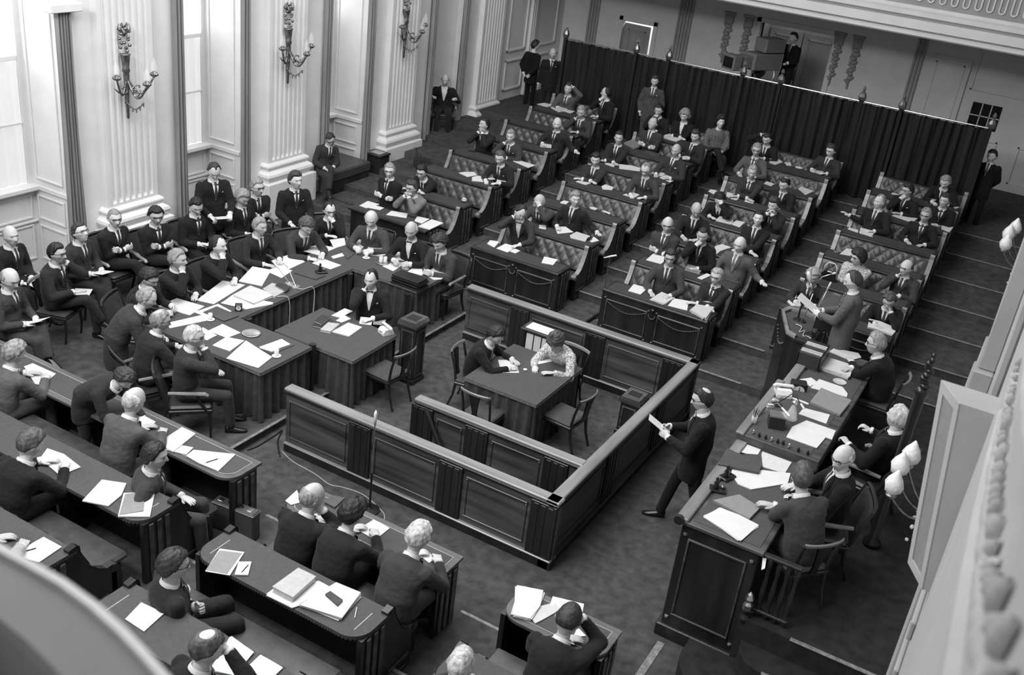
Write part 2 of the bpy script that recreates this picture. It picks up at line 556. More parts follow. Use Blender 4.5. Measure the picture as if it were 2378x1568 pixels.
for (p0, p1, r0, r1) in ((-11.42, -11.30, 1.12, 3.36), (-10.42, -10.30, 1.12, 3.36), (-11.42, -10.30, 3.24, 3.36)):
    b.bev(p0, p1, YB - .04, YB + .02, r0, r1, .01)
b.build('door_frame', WALL_G, wb)
b = MB()
for (p0, p1, r0, r1) in ((-7.68, -7.55, 1.12, 3.98), (-5.70, -5.57, 1.12, 3.98), (-7.68, -5.57, 3.86, 3.98)):
    b.bev(p0, p1, YB - .05, YB + .02, r0, r1, .01)
b.build('alcove_frame', WALL_G, wb)
# fluted strips and flat pilasters on the back wall
for xx, n_ in ((-12.35, 4), (-9.78, 5), (-3.75, 3)):
    b = MB()
    for q in range(n_):
        b.bev(xx + q * .085, xx + q * .085 + .055, YB - .06, YB, 1.12, 8.5, .014)
    b.build('fluted_strip', WALL_D, wb)
d4 = door(4, -3.35, -2.45, 1.12, 3.9, YB - .07, WALL_G, False)
b = MB()
for (p0, p1, r0, r1) in ((-2.3, -1.4, 1.3, 2.2), (-.95, -.3, 1.3, 2.2), (-2.35, -.3, 3.25, 4.3)):
    for (q0, q1, s0, s1) in ((p0, p1, r0, r0 + .05), (p0, p1, r1 - .05, r1), (p0, p0 + .05, r0, r1), (p1 - .05, p1, r0, r1)):
        b.bev(q0, q1, YB - .03, YB, s0, s1, .008)
b.build('panel_moulding', WALL_G, wb)
# small barred window at the right end of the back wall
w5 = struct('window_5', MB().box(-2.18, -1.53, YB - .02, YB, 2.42, 3.0), BLACK)
xs5 = [-2.18, -1.96, -1.75, -1.53]
zs5 = [2.42, 2.71, 3.0]
for xx in xs5[1:-1]:
    MB().box(xx - .012, xx + .012, YB - .035, YB - .02, 2.42, 3.0).build('glazing_bar', WALL_G, w5)
for zz in zs5[1:-1]:
    MB().box(-2.18, -1.53, YB - .035, YB - .02, zz - .012, zz + .012).build('glazing_bar', WALL_G, w5)
for xa, xb in zip(xs5, xs5[1:]):
    for za, zb_ in zip(zs5, zs5[1:]):
        MB().box(xa, xb, YB - .024, YB - .021, za, zb_).build('pane', mat('dark_pane', .02, .1, .1), w5)
# carved hanging ornaments
def garland_drop(xc, ztop):
    b = MB()
    b.bev(xc - .15, xc + .15, YB - .10, YB, ztop - .06, ztop, .01)
    b.bev(xc - .11, xc + .11, YB - .08, YB, ztop - .30, ztop - .06, .01)
    for i in range(9):
        z = ztop - .36 - i * .095
        r = .10 - .006 * i + .02 * (i % 2)
        b.ball((xc + .02 * math.sin(i * 2.1), YB - .03, z), (r, .05, .055), 8, 6)
        b.ball((xc + .07 * (1 if i % 2 else -1), YB - .03, z + .03), (.045, .03, .03), 6, 5)
    b.ball((xc, YB - .03, ztop - .36 - .86), (.03, .03, .08), 6, 5)
    return b.build('carved_festoon', WALL_D, wb, True)
for px in (1692, 1738, 1958, 2003):
    garland_drop(atY(px, 60, YB)[0], atY(px, 45 + (px - 1692) * .19, YB)[2] + .2)
# gallery over the back of the hall
zb = 4.6
prof = [(23.02, zb), (22.98, zb + .03), (22.98, zb + .12), (22.90, zb + .16), (22.90, zb + .34), (22.86, zb + .38), (22.80, zb + .42), (22.80, zb + .50), (22.88, zb + .54), (22.92, zb + .60), (23.02, zb + .60), (23.15, zb + .60), (YB, zb + .3), (YB, zb)]
tr = struct('trim_gallery', MB().prism_x(prof[::-1], XW, XR), WALL_W)
MB().box(XW, XR, 23.02, 23.12, zb + .60, zb + 1.55).build('gallery_panel', WALL_D, tr)
for i in range(58):
    x = -12.9 + i * .225
    pts = [(x - .055, zb + .75), (x - .055, zb + 1.25)] + [(x - .055 * math.cos(PI * q / 6), zb + 1.25 + .055 * math.sin(PI * q / 6)) for q in range(1, 6)] + [(x + .055, zb + 1.25), (x + .055, zb + .75)] + [(x + .055 * math.cos(PI * q / 6), zb + .75 - .055 * math.sin(PI * q / 6)) for q in range(1, 7)]
    MB().tube([(a, 23.0, z) for a, z in pts], .018, 5, False).build('baluster_loop', WALL_W, tr)
MB().bev(XW, XR, 22.9, 23.2, zb + 1.55, zb + 1.7, .02).build('gallery_rail', WALL_W, tr)

# --- right wall, seen almost along its plane
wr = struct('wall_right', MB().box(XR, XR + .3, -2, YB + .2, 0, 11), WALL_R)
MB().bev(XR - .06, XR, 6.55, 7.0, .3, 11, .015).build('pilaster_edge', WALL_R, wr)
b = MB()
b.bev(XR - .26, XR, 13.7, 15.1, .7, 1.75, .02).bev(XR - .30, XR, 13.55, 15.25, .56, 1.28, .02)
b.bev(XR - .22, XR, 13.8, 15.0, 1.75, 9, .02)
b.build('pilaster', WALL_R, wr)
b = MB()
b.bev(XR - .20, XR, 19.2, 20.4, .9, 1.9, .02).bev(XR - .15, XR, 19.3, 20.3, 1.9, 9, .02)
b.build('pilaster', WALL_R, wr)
# carved leaf frieze on the right wall close to the camera
b = MB()
path = [(4.4, 5.58), (4.19, 5.62), (3.67, 5.69), (2.99, 5.85), (2.17, 6.1), (1.6, 6.3), (1.25, 6.45), (.9, 6.6), (.5, 6.8)]
rng = random.Random(3)
def leaf(y, z, ang, ln, wd):
    P = []
    for u in (0, .25, .5, .75, 1.0):
        hw = wd * math.sin(PI * min(u * .9 + .08, 1))
        cy_, cz_ = y + math.cos(ang) * ln * u, z + math.sin(ang) * ln * u
        ny_, nz_ = -math.sin(ang) * hw, math.cos(ang) * hw
        P.append([(XR - .004, cy_ + ny_, cz_ + nz_), (XR - .016 - .012 * math.sin(PI * u), cy_ + ny_ * .4, cz_ + nz_ * .4), (XR - .010 - .010 * math.sin(PI * u), cy_, cz_), (XR - .016 - .012 * math.sin(PI * u), cy_ - ny_ * .4, cz_ - nz_ * .4), (XR - .004, cy_ - ny_, cz_ - nz_)])
    b.grid(P)
for (y0, z0), (y1, z1) in zip(path, path[1:]):
    L_ = math.hypot(y1 - y0, z1 - z0)
    n_ = max(2, int(L_ / .11))
    a0 = math.atan2(z1 - z0, y1 - y0)
    for q in range(n_):
        u = q / n_
        y, z = y0 + (y1 - y0) * u, z0 + (z1 - z0) * u
        for sg in (1, -1):
            leaf(y, z, a0 + sg * rng.uniform(.3, .75), rng.uniform(.09, .14), rng.uniform(.012, .022))
b.build('carved_leaf_frieze', WALL_R, wr, True)
for (dz, wd, dp) in ((.20, .05, .02), (-.24, .06, .022), (.55, .08, .03)):
    G = []
    for y, z in path:
        G.append([(XR, y, z + dz - wd), (XR - dp, y, z + dz - wd * .6), (XR - dp, y, z + dz + wd * .6), (XR, y, z + dz + wd)])
    MB().grid(G).build('frieze_moulding', WALL_R, wr)
for zz in (3.15, 2.75):
    MB().bev(XR - .035, XR, 5.9, 6.5, zz - .15, zz, .01).build('wall_bracket', WALL_D, wr)
# ceiling and the wall behind the camera close the room
struct('ceiling', MB().box(-14.2, 1.5, -2.2, YB + .3, 11, 11.1), WALL_W)
struct('wall_front', MB().box(-14.2, 1.5, -2.2, -2.0, 0, 11), WALL_G)
struct('baseboard_back', MB().bev(-13, 0, YB - .04, YB, 1.12, 1.3, .01), WALL_G)

# --- near gallery: curved parapet in front of the camera
def curve_band(outer, z0, z1, width, name, m_, parent):
    pts = [Vector(at(x, y, z1)) for x, y in outer]
    cen = sum(pts, V3_(0, 0, 0)) / len(pts)
    G0, n = [], len(pts)
    O, I = [], []
    for i, p in enumerate(pts):
        t = (pts[min(i + 1, n - 1)] - pts[max(i - 1, 0)]).normalized()
        nrm = Vector((0, 0, 1)).cross(t)
        if nrm.dot(Vector((0, 0, z1)) - p) < 0 and nrm.x > 0:
            nrm = -nrm
        O.append(p)
        I.append(p + (-nrm if nrm.y > 0 else nrm) * width)
    rows = [[Vector((o.x, o.y, z0)) for o in O], [Vector((o.x, o.y, z1 - .012)) for o in O], [o.lerp(i, .06) for o, i in zip(O, I)], [o.lerp(i, .94) for o, i in zip(O, I)], [Vector((i.x, i.y, z1 - .012)) for i in I], [Vector((i.x, i.y, z0)) for i in I]]
    return MB().grid(rows).build(name, m_, parent, False)
def V3_(*a): return Vector(a)
gal = thing('gallery_parapet', 'curved blurred parapet rail of the near gallery in the lower corner', 'railing', (0, 0, 0))
oc = [(-160, 1180), (-60, 1228), (0, 1260), (80, 1302), (160, 1347), (230, 1398), (300, 1460), (350, 1512), (400, 1568), (450, 1628), (520, 1720)]
PAR = mat('painted_parapet', .17, .6, .08, 6)
curve_band(oc, 6.05, 6.40, .10, 'cap_rail', PAR, gal)
curve_band([(x - 4, y - 1) for x, y in oc], 6.385, 6.408, .012, 'bead_moulding', WALL_W, gal)
curve_band([(x - 140, y + 190) for x, y in oc], 6.0, 6.30, .05, 'inner_rail', mat('inner_rail_paint', .1, .6, .1, 6), gal)
curve_band([(x - 205, y + 205) for x, y in oc], 6.0, 6.28, .07, 'ledge', WALL_W, gal)
# ------------------------------------------------------------------ benches with the desk of the row behind
def tufted(L, h0, h1, y0, y1, px=.105, dep=.032):
    """buttoned leather: from (y0, h0) at the bottom to (y1, h1) at the top, facing -y"""
    nu = max(int(L / px) * 6, 16)
    nv = 16
    hgt = math.hypot(h1 - h0, y1 - y0)
    rows = 3
    G = []
    ny, nz = -(h1 - h0) / hgt, (y1 - y0) / hgt
    for j in range(nv + 1):
        v = j / nv
        r = []
        for i in range(nu + 1):
            u = i / nu
            a = u * L / px
            b = v * rows * .999
            g = abs(math.sin(PI * (a + b) / 1.0 * .5)) * abs(math.sin(PI * (a - b) * .5))
            e = min(1, 8 * min(u, 1 - u) * L) * min(1, 6 * min(v, 1 - v) + .25)
            d = dep * (g ** .55) * e + .012 * e
            r.append((u * L, y0 + (y1 - y0) * v + ny * d, h0 + (h1 - h0) * v + nz * d))
        G.append(r)
    b = MB().grid(G)
    bt = MB()
    n_a = int(L / px * 2)
    for bi in range(rows + 1):
        for ai in range(1, n_a):
            # buttons sit where both sines vanish: a + b and a - b even
            a = ai * 1.0
            if bi in (0, rows) or a * px > L - .04:
                continue
            if (ai + bi) % 2 == 0:
                u, v = a * px, bi / rows
                bt.ball((u, y0 + (y1 - y0) * v + ny * .010, h0 + (h1 - h0) * v + nz * .01), .011, 6, 4)
    return b, bt
WOOD_T = mat('desk_border_wood', .085, .4, .3, 8, .05, 50, (.15, 1, 1))
GILT = mat('gilt_line', .35, .5, .1, 10)
END_POLY = [(.05, .775), (-.035, .79), (-.06, .765), (-.065, .70), (-.10, .62), (-.16, .50), (-.235, .40), (-.33, .345), (-.40, .35), (-.43, .315), (-.42, .27), (-.385, .25), (-.385, -.14), (.05, -.14)]
TUFT = {}
def bench_desk(label, X0, X1, Y, z, group, near=False, desk=True, bench=True, drop=RISE, front=None, kind='bench'):
    """local x along the length; -y is towards the middle of the hall"""
    L = X1 - X0
    root = thing('bench_desk' if (desk and bench) else ('front_desk' if desk else 'bench'), label, kind, (X1, Y, z) if near else (X0, Y, z), PI if near else 0, group)
    if desk:
        if not near:
            MB().bev(0, L, -.03, .45, .715, .745, .008).build('desk_top', WOOD_D, root)
            MB().bev(.05, L - .05, .015, .40, .743, .749, .003).build('writing_surface', FELT, root)
            MB().bev(.0, L, -.042, -.026, .70, .735, .004).build('nailed_trim', WOOD_D, root)
        else:
            def outline(d, r):
                a0, a1, b0, b1 = d, L - d, -.03 + d, .47 - d
                pts = [(a0, b0), (a1, b0)]
                pts += [(a1 - r + r * math.cos(t), b1 - r + r * math.sin(t)) for t in [PI / 2 * q / 8 for q in range(9)]]
                pts += [(a0 + r + r * math.cos(t), b1 - r + r * math.sin(t)) for t in [PI / 2 + PI / 2 * q / 8 for q in range(9)]]
                return pts
            row1 = front == 'plain'
            MB().prism(outline(0, .20), .715, .745).build('desk_top', WOOD_T if row1 else FELT_L, root)
            if row1:
                MB().prism(outline(.07, .14), .744, .748).build('writing_surface', FELT_L, root)
                o1, o2 = outline(.068, .145), outline(.075, .14)
                n_ = len(o1)
                MB().add([(x, y, .7486) for x, y in o1] + [(x, y, .7486) for x, y in o2], [(i, (i + 1) % n_, n_ + (i + 1) % n_, n_ + i) for i in range(n_)]).build('gilt_line', GILT, root)
            else:
                for xx in (.13, L - .13):
                    MB().box(xx - .004, xx + .004, .10, .36, .745, .7462).build('gilt_line', GILT, root)
                # saw-toothed edging hanging round the free sides
                pl = [Vector((x, y, 0)) for x, y in outline(-.004, .20)[1:]]
                pl.append(Vector((-.004, -.03, 0)))
                b = MB()
                for p0, p1 in zip(pl, pl[1:]):
                    n_ = max(1, int((p1 - p0).length / .03))
                    for q in range(n_):
                        a_, c_ = p0.lerp(p1, q / n_), p0.lerp(p1, (q + 1) / n_)
                        m_ = (a_ + c_) / 2
                        b.add([(a_.x, a_.y, .744), (c_.x, c_.y, .744), (c_.x, c_.y, .722), (m_.x, m_.y, .700), (a_.x, a_.y, .722)], [(0, 1, 2, 3, 4)])
                b.build('scalloped_edging', BAIZE, root)['kind'] = 'stuff'
        MB().box(.03, L - .03, .03, .06, 0, .715).build('modesty_board', WOOD_D, root)
        for x in (.0, L - .05):
            e = MB().box(x, x + .05, .05, .42, 0, .715).build('end_panel', WOOD_D, root)
            b = MB()
            s_ = -1 if x == 0 else 1
            xx = x if x == 0 else x + .05
            for yy in (.10, .20, .30):
                b.bev(min(xx, xx + s_ * .018), max(xx, xx + s_ * .018), yy, yy + .055, .03, .69, .006)
            b.build('reeding', WOOD_M, e)
    if bench:
        h0 = .46 - drop
        key = round(L, 2)
        if key not in TUFT:
            TUFT[key] = tufted(L - .14, h0 + .04, .70, -.20, -.045)
        b, bt = TUFT[key]
        o = b.build('backrest', LEATHER, root, True)
        o.location.x = .07
        c = bt.build('buttons', LEATHER, o, True)
        c['kind'] = 'stuff'
        MB().box(.05, L - .05, -.035, .03, 0, .72).build('back_board', WOOD_D, root)
        MB().bev(.07, L - .07, -.66, -.14, h0 - .09, h0, .03).build('seat', LEATHER, root)
        MB().box(.07, L - .07, -.56, -.50, -drop, h0 - .09).build('seat_front', WOOD_D, root)
        for x in (.0, L - .07):
            e = MB().prism_x(END_POLY, x, x + .07).build('bench_end', WOOD_D, root)
            b = MB()
            top = END_POLY[1:10]
            G = [[(x - .004, y_ - .006, z_ + .004), (x + .074, y_ - .006, z_ + .004)] for y_, z_ in top]
            b.grid(G)
            b.tube([(x - .006, -.425, .30), (x + .076, -.425, .30)], .045, 10)
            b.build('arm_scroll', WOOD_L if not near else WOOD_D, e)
            b2 = MB()
            s_ = -1 if x == 0 else 1
            xx = x if x == 0 else x + .07
            for (y0, y1, q0, q1) in ((-.34, -.02, .02, .05), (-.34, -.02, -.10, -.07)):
                b2.bev(min(xx, xx + s_ * .012), max(xx, xx + s_ * .012), y0, y1, q0, q1, .004)
            b2.build('end_moulding', WOOD_M, e)
    if front == 'festoon':
        fp = MB().box(.0, L, -.03, .03, 0, .70).build('front_panel', WOOD_D, root)
        MB().bev(-.01, L + .01, -.05, .03, 0, .07, .01).build('plinth', WOOD_D, root)
        hw = L / 2
        for i in range(2):
            a, c = i * hw + .09, (i + 1) * hw - .09
            b = MB()
            for (p0, p1, r0, r1) in ((a, c, .12, .145), (a, c, .575, .60), (a, a + .02, .145, .575), (c - .02, c, .145, .575)):
                b.bev(p0, p1, -.05, -.03, r0, r1, .006)
            b.build('panel_moulding', WOOD_M, root)
            for qx, qz in ((a - .02, .10), (c + .02, .10), (a - .02, .62), (c + .02, .62)):
                MB().lathe([(.0, -.006), (.016, -.006), (.016, .006), (0, .006)], (qx, -.045, qz), 8).build('rosette', WOOD_L, root)
            b = MB()
            for q in range(25):
                u = q / 24
                b.ball((a + .03 + (c - a - .06) * u, -.052, .555 - .10 * math.sin(PI * u)), (.014, .010, .011), 6, 4)
            b.build('carved_festoon', mat('waxed_carving', .09, .35, .4, 30), root, True)
        b = MB()
        for q in range(13):
            an = PI * q / 12
            b.ball((hw + .055 * math.cos(an), -.05, .56 - .065 * math.sin(an)), .011, 6, 4)
        b.build('carved_wreath', MATS['waxed_carving'], root, True)
        MB().ball((hw, -.05, .655), (.025, .012, .018), 8, 5).build('carved_boss', MATS['waxed_carving'], root)
    return root

XL = {'L': (-11.02, -9.30), 'M': (-8.35, -6.62), 'R1': (-5.79, -3.97), 'R2': (-3.17, -1.40)}
NAME = {'L': 'the block by the window wall', 'M': 'the middle-left block', 'R1': 'the middle-right block', 'R2': 'the block by the far right aisle'}
ORD = ['', 'front', 'second', 'third', 'fourth', 'fifth', 'sixth', 'seventh', 'rearmost']
for blk, (x0, x1) in XL.items():
    for k in range(1, 9):
        if blk == 'R2' and k == 1:
            continue
        fr = k == (1 if blk != 'R2' else 2)
        g = 'benches of ' + NAME[blk]
        if fr:
            bench_desk('dark wooden front desk with carved festoon panels in ' + NAME[blk] if blk != 'L' else 'plain dark front desk of the block by the window wall', x0, x1, Yk(k) + .2, k * RISE, g, bench=False, front='festoon' if blk != 'L' else None, kind='desk')
        elif k == 8:
            bench_desk('rearmost tufted leather bench under the curtain in ' + NAME[blk], x0, x1, Yk(k) + .2, k * RISE, g, desk=False)
        else:
            bench_desk('tufted leather bench and desk, %s row of %s' % (ORD[k], NAME[blk]), x0, x1, Yk(k) + .2, k * RISE, g)
# near side, turned round
NX = {'NL': (-10.9, -6.5), 'NM': (-5.82, -3.88), 'NR': (-3.18, -2.14)}
NNAME = {'NL': 'the near left block', 'NM': 'the near middle block', 'NR': 'the near right block'}
for blk, (x0, x1) in NX.items():
    for k in (1, 2, 3):
        if blk == 'NR' and k == 3:
            continue
        g = 'benches of ' + NNAME[blk]
        z = k * RISE
        if k == 1:
            bench_desk('dark front desk with inset writing leather in ' + NNAME[blk], x0, x1, Yn(k) - .12, z, g, near=True, bench=False, front='plain', kind='desk')
        else:
            bench_desk('leather bench and desk, %s row of %s' % (ORD[k], NNAME[blk]), x0, x1, Yn(k) - .12, z, g, near=True)
# ------------------------------------------------------------------ the enclosure in the middle of the floor
def pen_wall(root, ax, a0, a1, pos, inner, z=.92, cap=.15, post_at=(), thick=.07):
    """ax 'x': runs along x at y = pos"""
    lo_, hi_ = min(a0, a1), max(a0, a1)
    def bx(mb, p0, p1, q0, q1, z0, z1, bv=.006):
        if ax == 'x':
            return mb.bev(p0, p1, q0, q1, z0, z1, bv)
        return mb.bev(q0, q1, p0, p1, z0, z1, bv)
    wm = WOOD_M if ax == 'x' else WOOD_MY
    h = thick / 2
    bx(MB(), lo_, hi_, pos - h, pos + h, .1, z - .05).build('panel_board', wm, root)
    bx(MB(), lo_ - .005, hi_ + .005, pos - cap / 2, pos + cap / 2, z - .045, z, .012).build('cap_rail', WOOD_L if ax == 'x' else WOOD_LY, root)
    bx(MB(), lo_, hi_, pos - h - .03, pos + h + .03, z - .085, z - .045, .01).build('cornice', WOOD_D, root)
    bx(MB(), lo_, hi_, pos - h - .035, pos + h + .035, 0, .11, .008).build('plinth', WOOD_D, root)
    bx(MB(), lo_, hi_, pos - h - .045, pos + h + .045, .105, .13, .01).build('plinth_moulding', WOOD_L if ax == 'x' else WOOD_MY, root)
    ps = sorted(post_at)
    for q in ps:
        bx(MB(), q - .16, q + .16, pos - h - .03, pos + h + .03, .13, z - .085).build('pilaster', WOOD_D, root)
        b = MB()
        for e in (-.09, 0, .09):
            for sg in (1, -1):
                yy = pos + sg * (h + .03)
                bx(b, q + e - .03, q + e + .03, min(yy, yy + sg * .008), max(yy, yy + sg * .008), .16, z - .11, .003)
        b.build('reeding', WOOD_D, root)
    ed = [lo_] + [v for q in ps for v in (q - .16, q + .16)] + [hi_]
    for a, c in zip(ed[::2], ed[1::2]):
        if c - a < .2:
            continue
        for sg in (1, -1):
            yy = pos + sg * h
            y0, y1 = min(yy, yy + sg * .016), max(yy, yy + sg * .016)
            b = MB()
            bx(b, a + .05, c - .05, y0, y1, .20, .225)
            bx(b, a + .05, c - .05, y0, y1, z - .20, z - .17)
            bx(b, a + .05, a + .075, y0, y1, .225, z - .20)
            bx(b, c - .075, c - .05, y0, y1, .225, z - .20)
            b.build('panel_moulding', wm, root)
pen = thing('enclosure', 'low panelled wooden enclosure with polished top rail in the middle of the floor', 'barrier', (0, 0, 0))
pen_wall(pen, 'x', -7.38, -3.52, 8.67, 1, post_at=(-6.22, -4.92, -3.70))
pen_wall(pen, 'x', -7.42, -3.54, 12.98, 1, post_at=(-6.45, -5.15, -3.9))
pen_wall(pen, 'y', 8.60, 13.05, -3.61, 1, post_at=(10.15, 11.7))
pen_wall(pen, 'x', -6.02, -3.66, 9.52, 1, post_at=(-5.9, -5.10, -4.0), cap=.14)
MB().tube([(-5.85, 9.46, .84), (-5.30, 9.30, .12)], .03, 8).build('brace', WOOD_D, pen)

def pedestal(label, x, y, h, w=.135, d=.135):
    root = thing('wooden_pedestal', label, 'pedestal', (x, y, 0), 0, 'wooden pedestals in the enclosure')
    b = MB().bev(-w, w, -d, d, 0, h - .06, .008)
    b.build('body', WOOD_D, root)
    MB().prism_y([(-w - .03, h - .06), (w + .03, h - .06), (w + .03, h - .02), (w, h + .03), (-w, h + .03), (-w - .03, h - .02)][::1], -d - .03, d + .03).build('cap', WOOD_M, root)
    MB().bev(-w + .05, w - .05, -d + .05, d - .05, h + .028, h + .036, .004).build('inlay', WOOD_D, root)
    b = MB()
    for sg in (1, -1):
        for (p0, p1, r0, r1) in ((-w + .03, w - .03, .1, .125), (-w + .03, w - .03, h - .15, h - .125), (-w + .03, -w + .055, .125, h - .15), (w - .055, w - .03, .125, h - .15)):
            yy = sg * d
            b.bev(p0, p1, min(yy, yy + sg * .012), max(yy, yy + sg * .012), r0, r1, .004)
    for (p0, p1, r0, r1) in ((-d + .03, d - .03, .1, .125), (-d + .03, d - .03, h - .15, h - .125), (-d + .03, -d + .055, .125, h - .15), (d - .055, d - .03, .125, h - .15)):
        b.bev(w, w + .012, p0, p1, r0, r1, .004)
    b.build('panel_moulding', WOOD_M, root)
    MB().bev(-w - .02, w + .02, -d - .02, d + .02, 0, .07, .008).build('plinth', WOOD_D, root)
    return root

# ------------------------------------------------------------------ tables with pleated skirts
def pleat_line(b, p0, p1, z0, z1, nrm, amp=.045, pitch=.15):
    L = math.hypot(p1[0] - p0[0], p1[1] - p0[1])
    n = max(int(L / pitch), 2) * 8
    G = []
    for z, k in ((z0, 1.0), ((z0 + z1) / 2, .8), (z1, .35)):
        r = []
        for i in range(n + 1):
            u = i / n
            w = math.sin(2 * PI * u * (n // 8))
            w = w * abs(w) ** .3 + .35 * math.sin(2 * PI * u * (n // 8) * .37)
            r.append((p0[0] + (p1[0] - p0[0]) * u + nrm[0] * amp * k * w, p0[1] + (p1[1] - p0[1]) * u + nrm[1] * amp * k * w, z))
        G.append(r)
    b.grid(G)
def skirted_table(label, poly, z0, z1, sides, top=FELT_L, name='cloth_table', inset=.03):
    """poly: counter-clockwise outline of the top; sides: indices of edges with a skirt"""
    cx = sum(p[0] for p in poly) / len(poly)
    cy = sum(p[1] for p in poly) / len(poly)
    root = thing(name, label, 'table', (cx, cy, z0))
    P = [(x - cx, y - cy) for x, y in poly]
    MB().prism(P, z1 - z0 - .028, z1 - z0).build('table_top', top, root)
    n = len(P)
    b2 = MB()
    for i in range(n):
        a, c = P[i], P[(i + 1) % n]
        dx, dy = c[0] - a[0], c[1] - a[1]
        L = math.hypot(dx, dy)
        nr = (dy / L, -dx / L)
        q = [(a[0] + nr[0] * .004, a[1] + nr[1] * .004), (c[0] + nr[0] * .004, c[1] + nr[1] * .004)]
        m_ = max(int(L / .022), 1)
        if i in sides:
            b = MB()
            ia = (a[0] - nr[0] * inset, a[1] - nr[1] * inset)
            ic = (c[0] - nr[0] * inset, c[1] - nr[1] * inset)
            pleat_line(b, ia, ic, .01, z1 - z0 - .028, nr)
            b.build('skirt', BAIZE, root, True)
            e = MB()
            e.add([(q[0][0], q[0][1], z1 - z0 - .045), (q[1][0], q[1][1], z1 - z0 - .045), (q[1][0], q[1][1], z1 - z0 - .002), (q[0][0], q[0][1], z1 - z0 - .002)], [(0, 1, 2, 3)])
            for j in range(m_):
                u = (j + .5) / m_
                e.ball((q[0][0] + (q[1][0] - q[0][0]) * u, q[0][1] + (q[1][1] - q[0][1]) * u, z1 - z0 - .035), .0065, 5, 3)
            e.build('edging', mat('braid', .13, .6, .3, 40), root)
    for x, y in P:
        k = .90
        MB().lathe([(.03, 0), (.035, .05), (.028, .1), (.04, .55), (.05, z1 - z0 - .03)], (x * k, y * k, 0), 8).build('leg', WOOD_D, root)
    return root
PZ = .12
MT = .87
U_TABLE = [(-7.9, 8.74), (-7.9, 9.74), (-9.18, 9.74), (-9.18, 12.28), (-7.94, 12.28), (-7.94, 13.27), (-10.05, 13.27), (-10.05, 8.74)]
skirted_table('long U-shaped ministers table with dark pleated skirts, strewn with papers', U_TABLE, PZ, MT, (0, 1, 2, 3, 4, 5, 7), name='ministers_table')
skirted_table('square clerks table with pleated skirt standing inside the U-shaped table', [(-7.37, 9.96), (-7.40, 11.02), (-8.75, 11.02), (-8.75, 9.96)], 0, .75, (0, 1, 2, 3))
skirted_table('square cloth-covered table with pleated skirt inside the enclosure', [(-6.0, 10.6), (-4.88, 10.6), (-4.88, 11.96), (-6.0, 11.96)], 0, .75, (0, 1, 2, 3))
pedestal('tall wooden pedestal beside the clerks table', *at(962, 738, 1.0)[:2], .97)
pedestal('short wooden pedestal with sloping cap in the back corner of the enclosure', *at(1475, 915, .62)[:2], .58)

# ------------------------------------------------------------------ chairs
def make_side_chair(label, seat_m=SEATCLOTH):
    """curved top rail, open back with splat; faces +y, seat at .46"""
    r = thing('side_chair', label, 'chair')
    MB().bev(-.23, .23, -.21, .24, .42, .47, .02).build('seat', seat_m, r)
    MB().bev(-.235, .235, -.22, .25, .375, .425, .012).build('seat_rail', WOOD_D, r)
    for sx in (-1, 1):
        MB().tube([(sx * .20, .21, .38), (sx * .20, .225, .2), (sx * .20, .20, 0)], [.022, .018, .014], 6).build('leg', WOOD_D, r)
        MB().tube([(sx * .20, -.20, .40), (sx * .20, -.23, .2), (sx * .20, -.30, 0)], [.022, .018, .015], 6).build('leg', WOOD_D, r)
        MB().tube([(sx * .20, -.20, .42), (sx * .205, -.23, .62), (sx * .215, -.29, .84)], [.02, .018, .016], 6).build('stile', WOOD_D, r)
    pts = [(.25 * math.sin(a), -.235 - .085 * math.cos(a), .86) for a in [-1.15 + 2.3 * i / 10 for i in range(11)]]
    b = MB()
    b.grid([[(x, y, .835) for x, y, z in pts], [(x, y - .008, .868) for x, y, z in pts], [(x, y - .02, .878) for x, y, z in pts], [(x, y - .032, .866) for x, y, z in pts], [(x, y - .024, .835) for x, y, z in pts], [(x, y, .835) for x, y, z in pts]])
    b.build('top_rail', WOOD_L, r)
    b = MB()
    b.grid([[(x, -.245 - (z - .45) * .18, z) for x in (-w, 0, w)] for z, w in ((.44, .05), (.55, .035), (.68, .055), (.82, .08))])
    b.grid([[(x, -.262 - (z - .45) * .18, z) for x in (w, 0, -w)] for z, w in ((.44, .05), (.55, .035), (.68, .055), (.82, .08))])
    b.build('splat', WOOD_D, r)
    return r
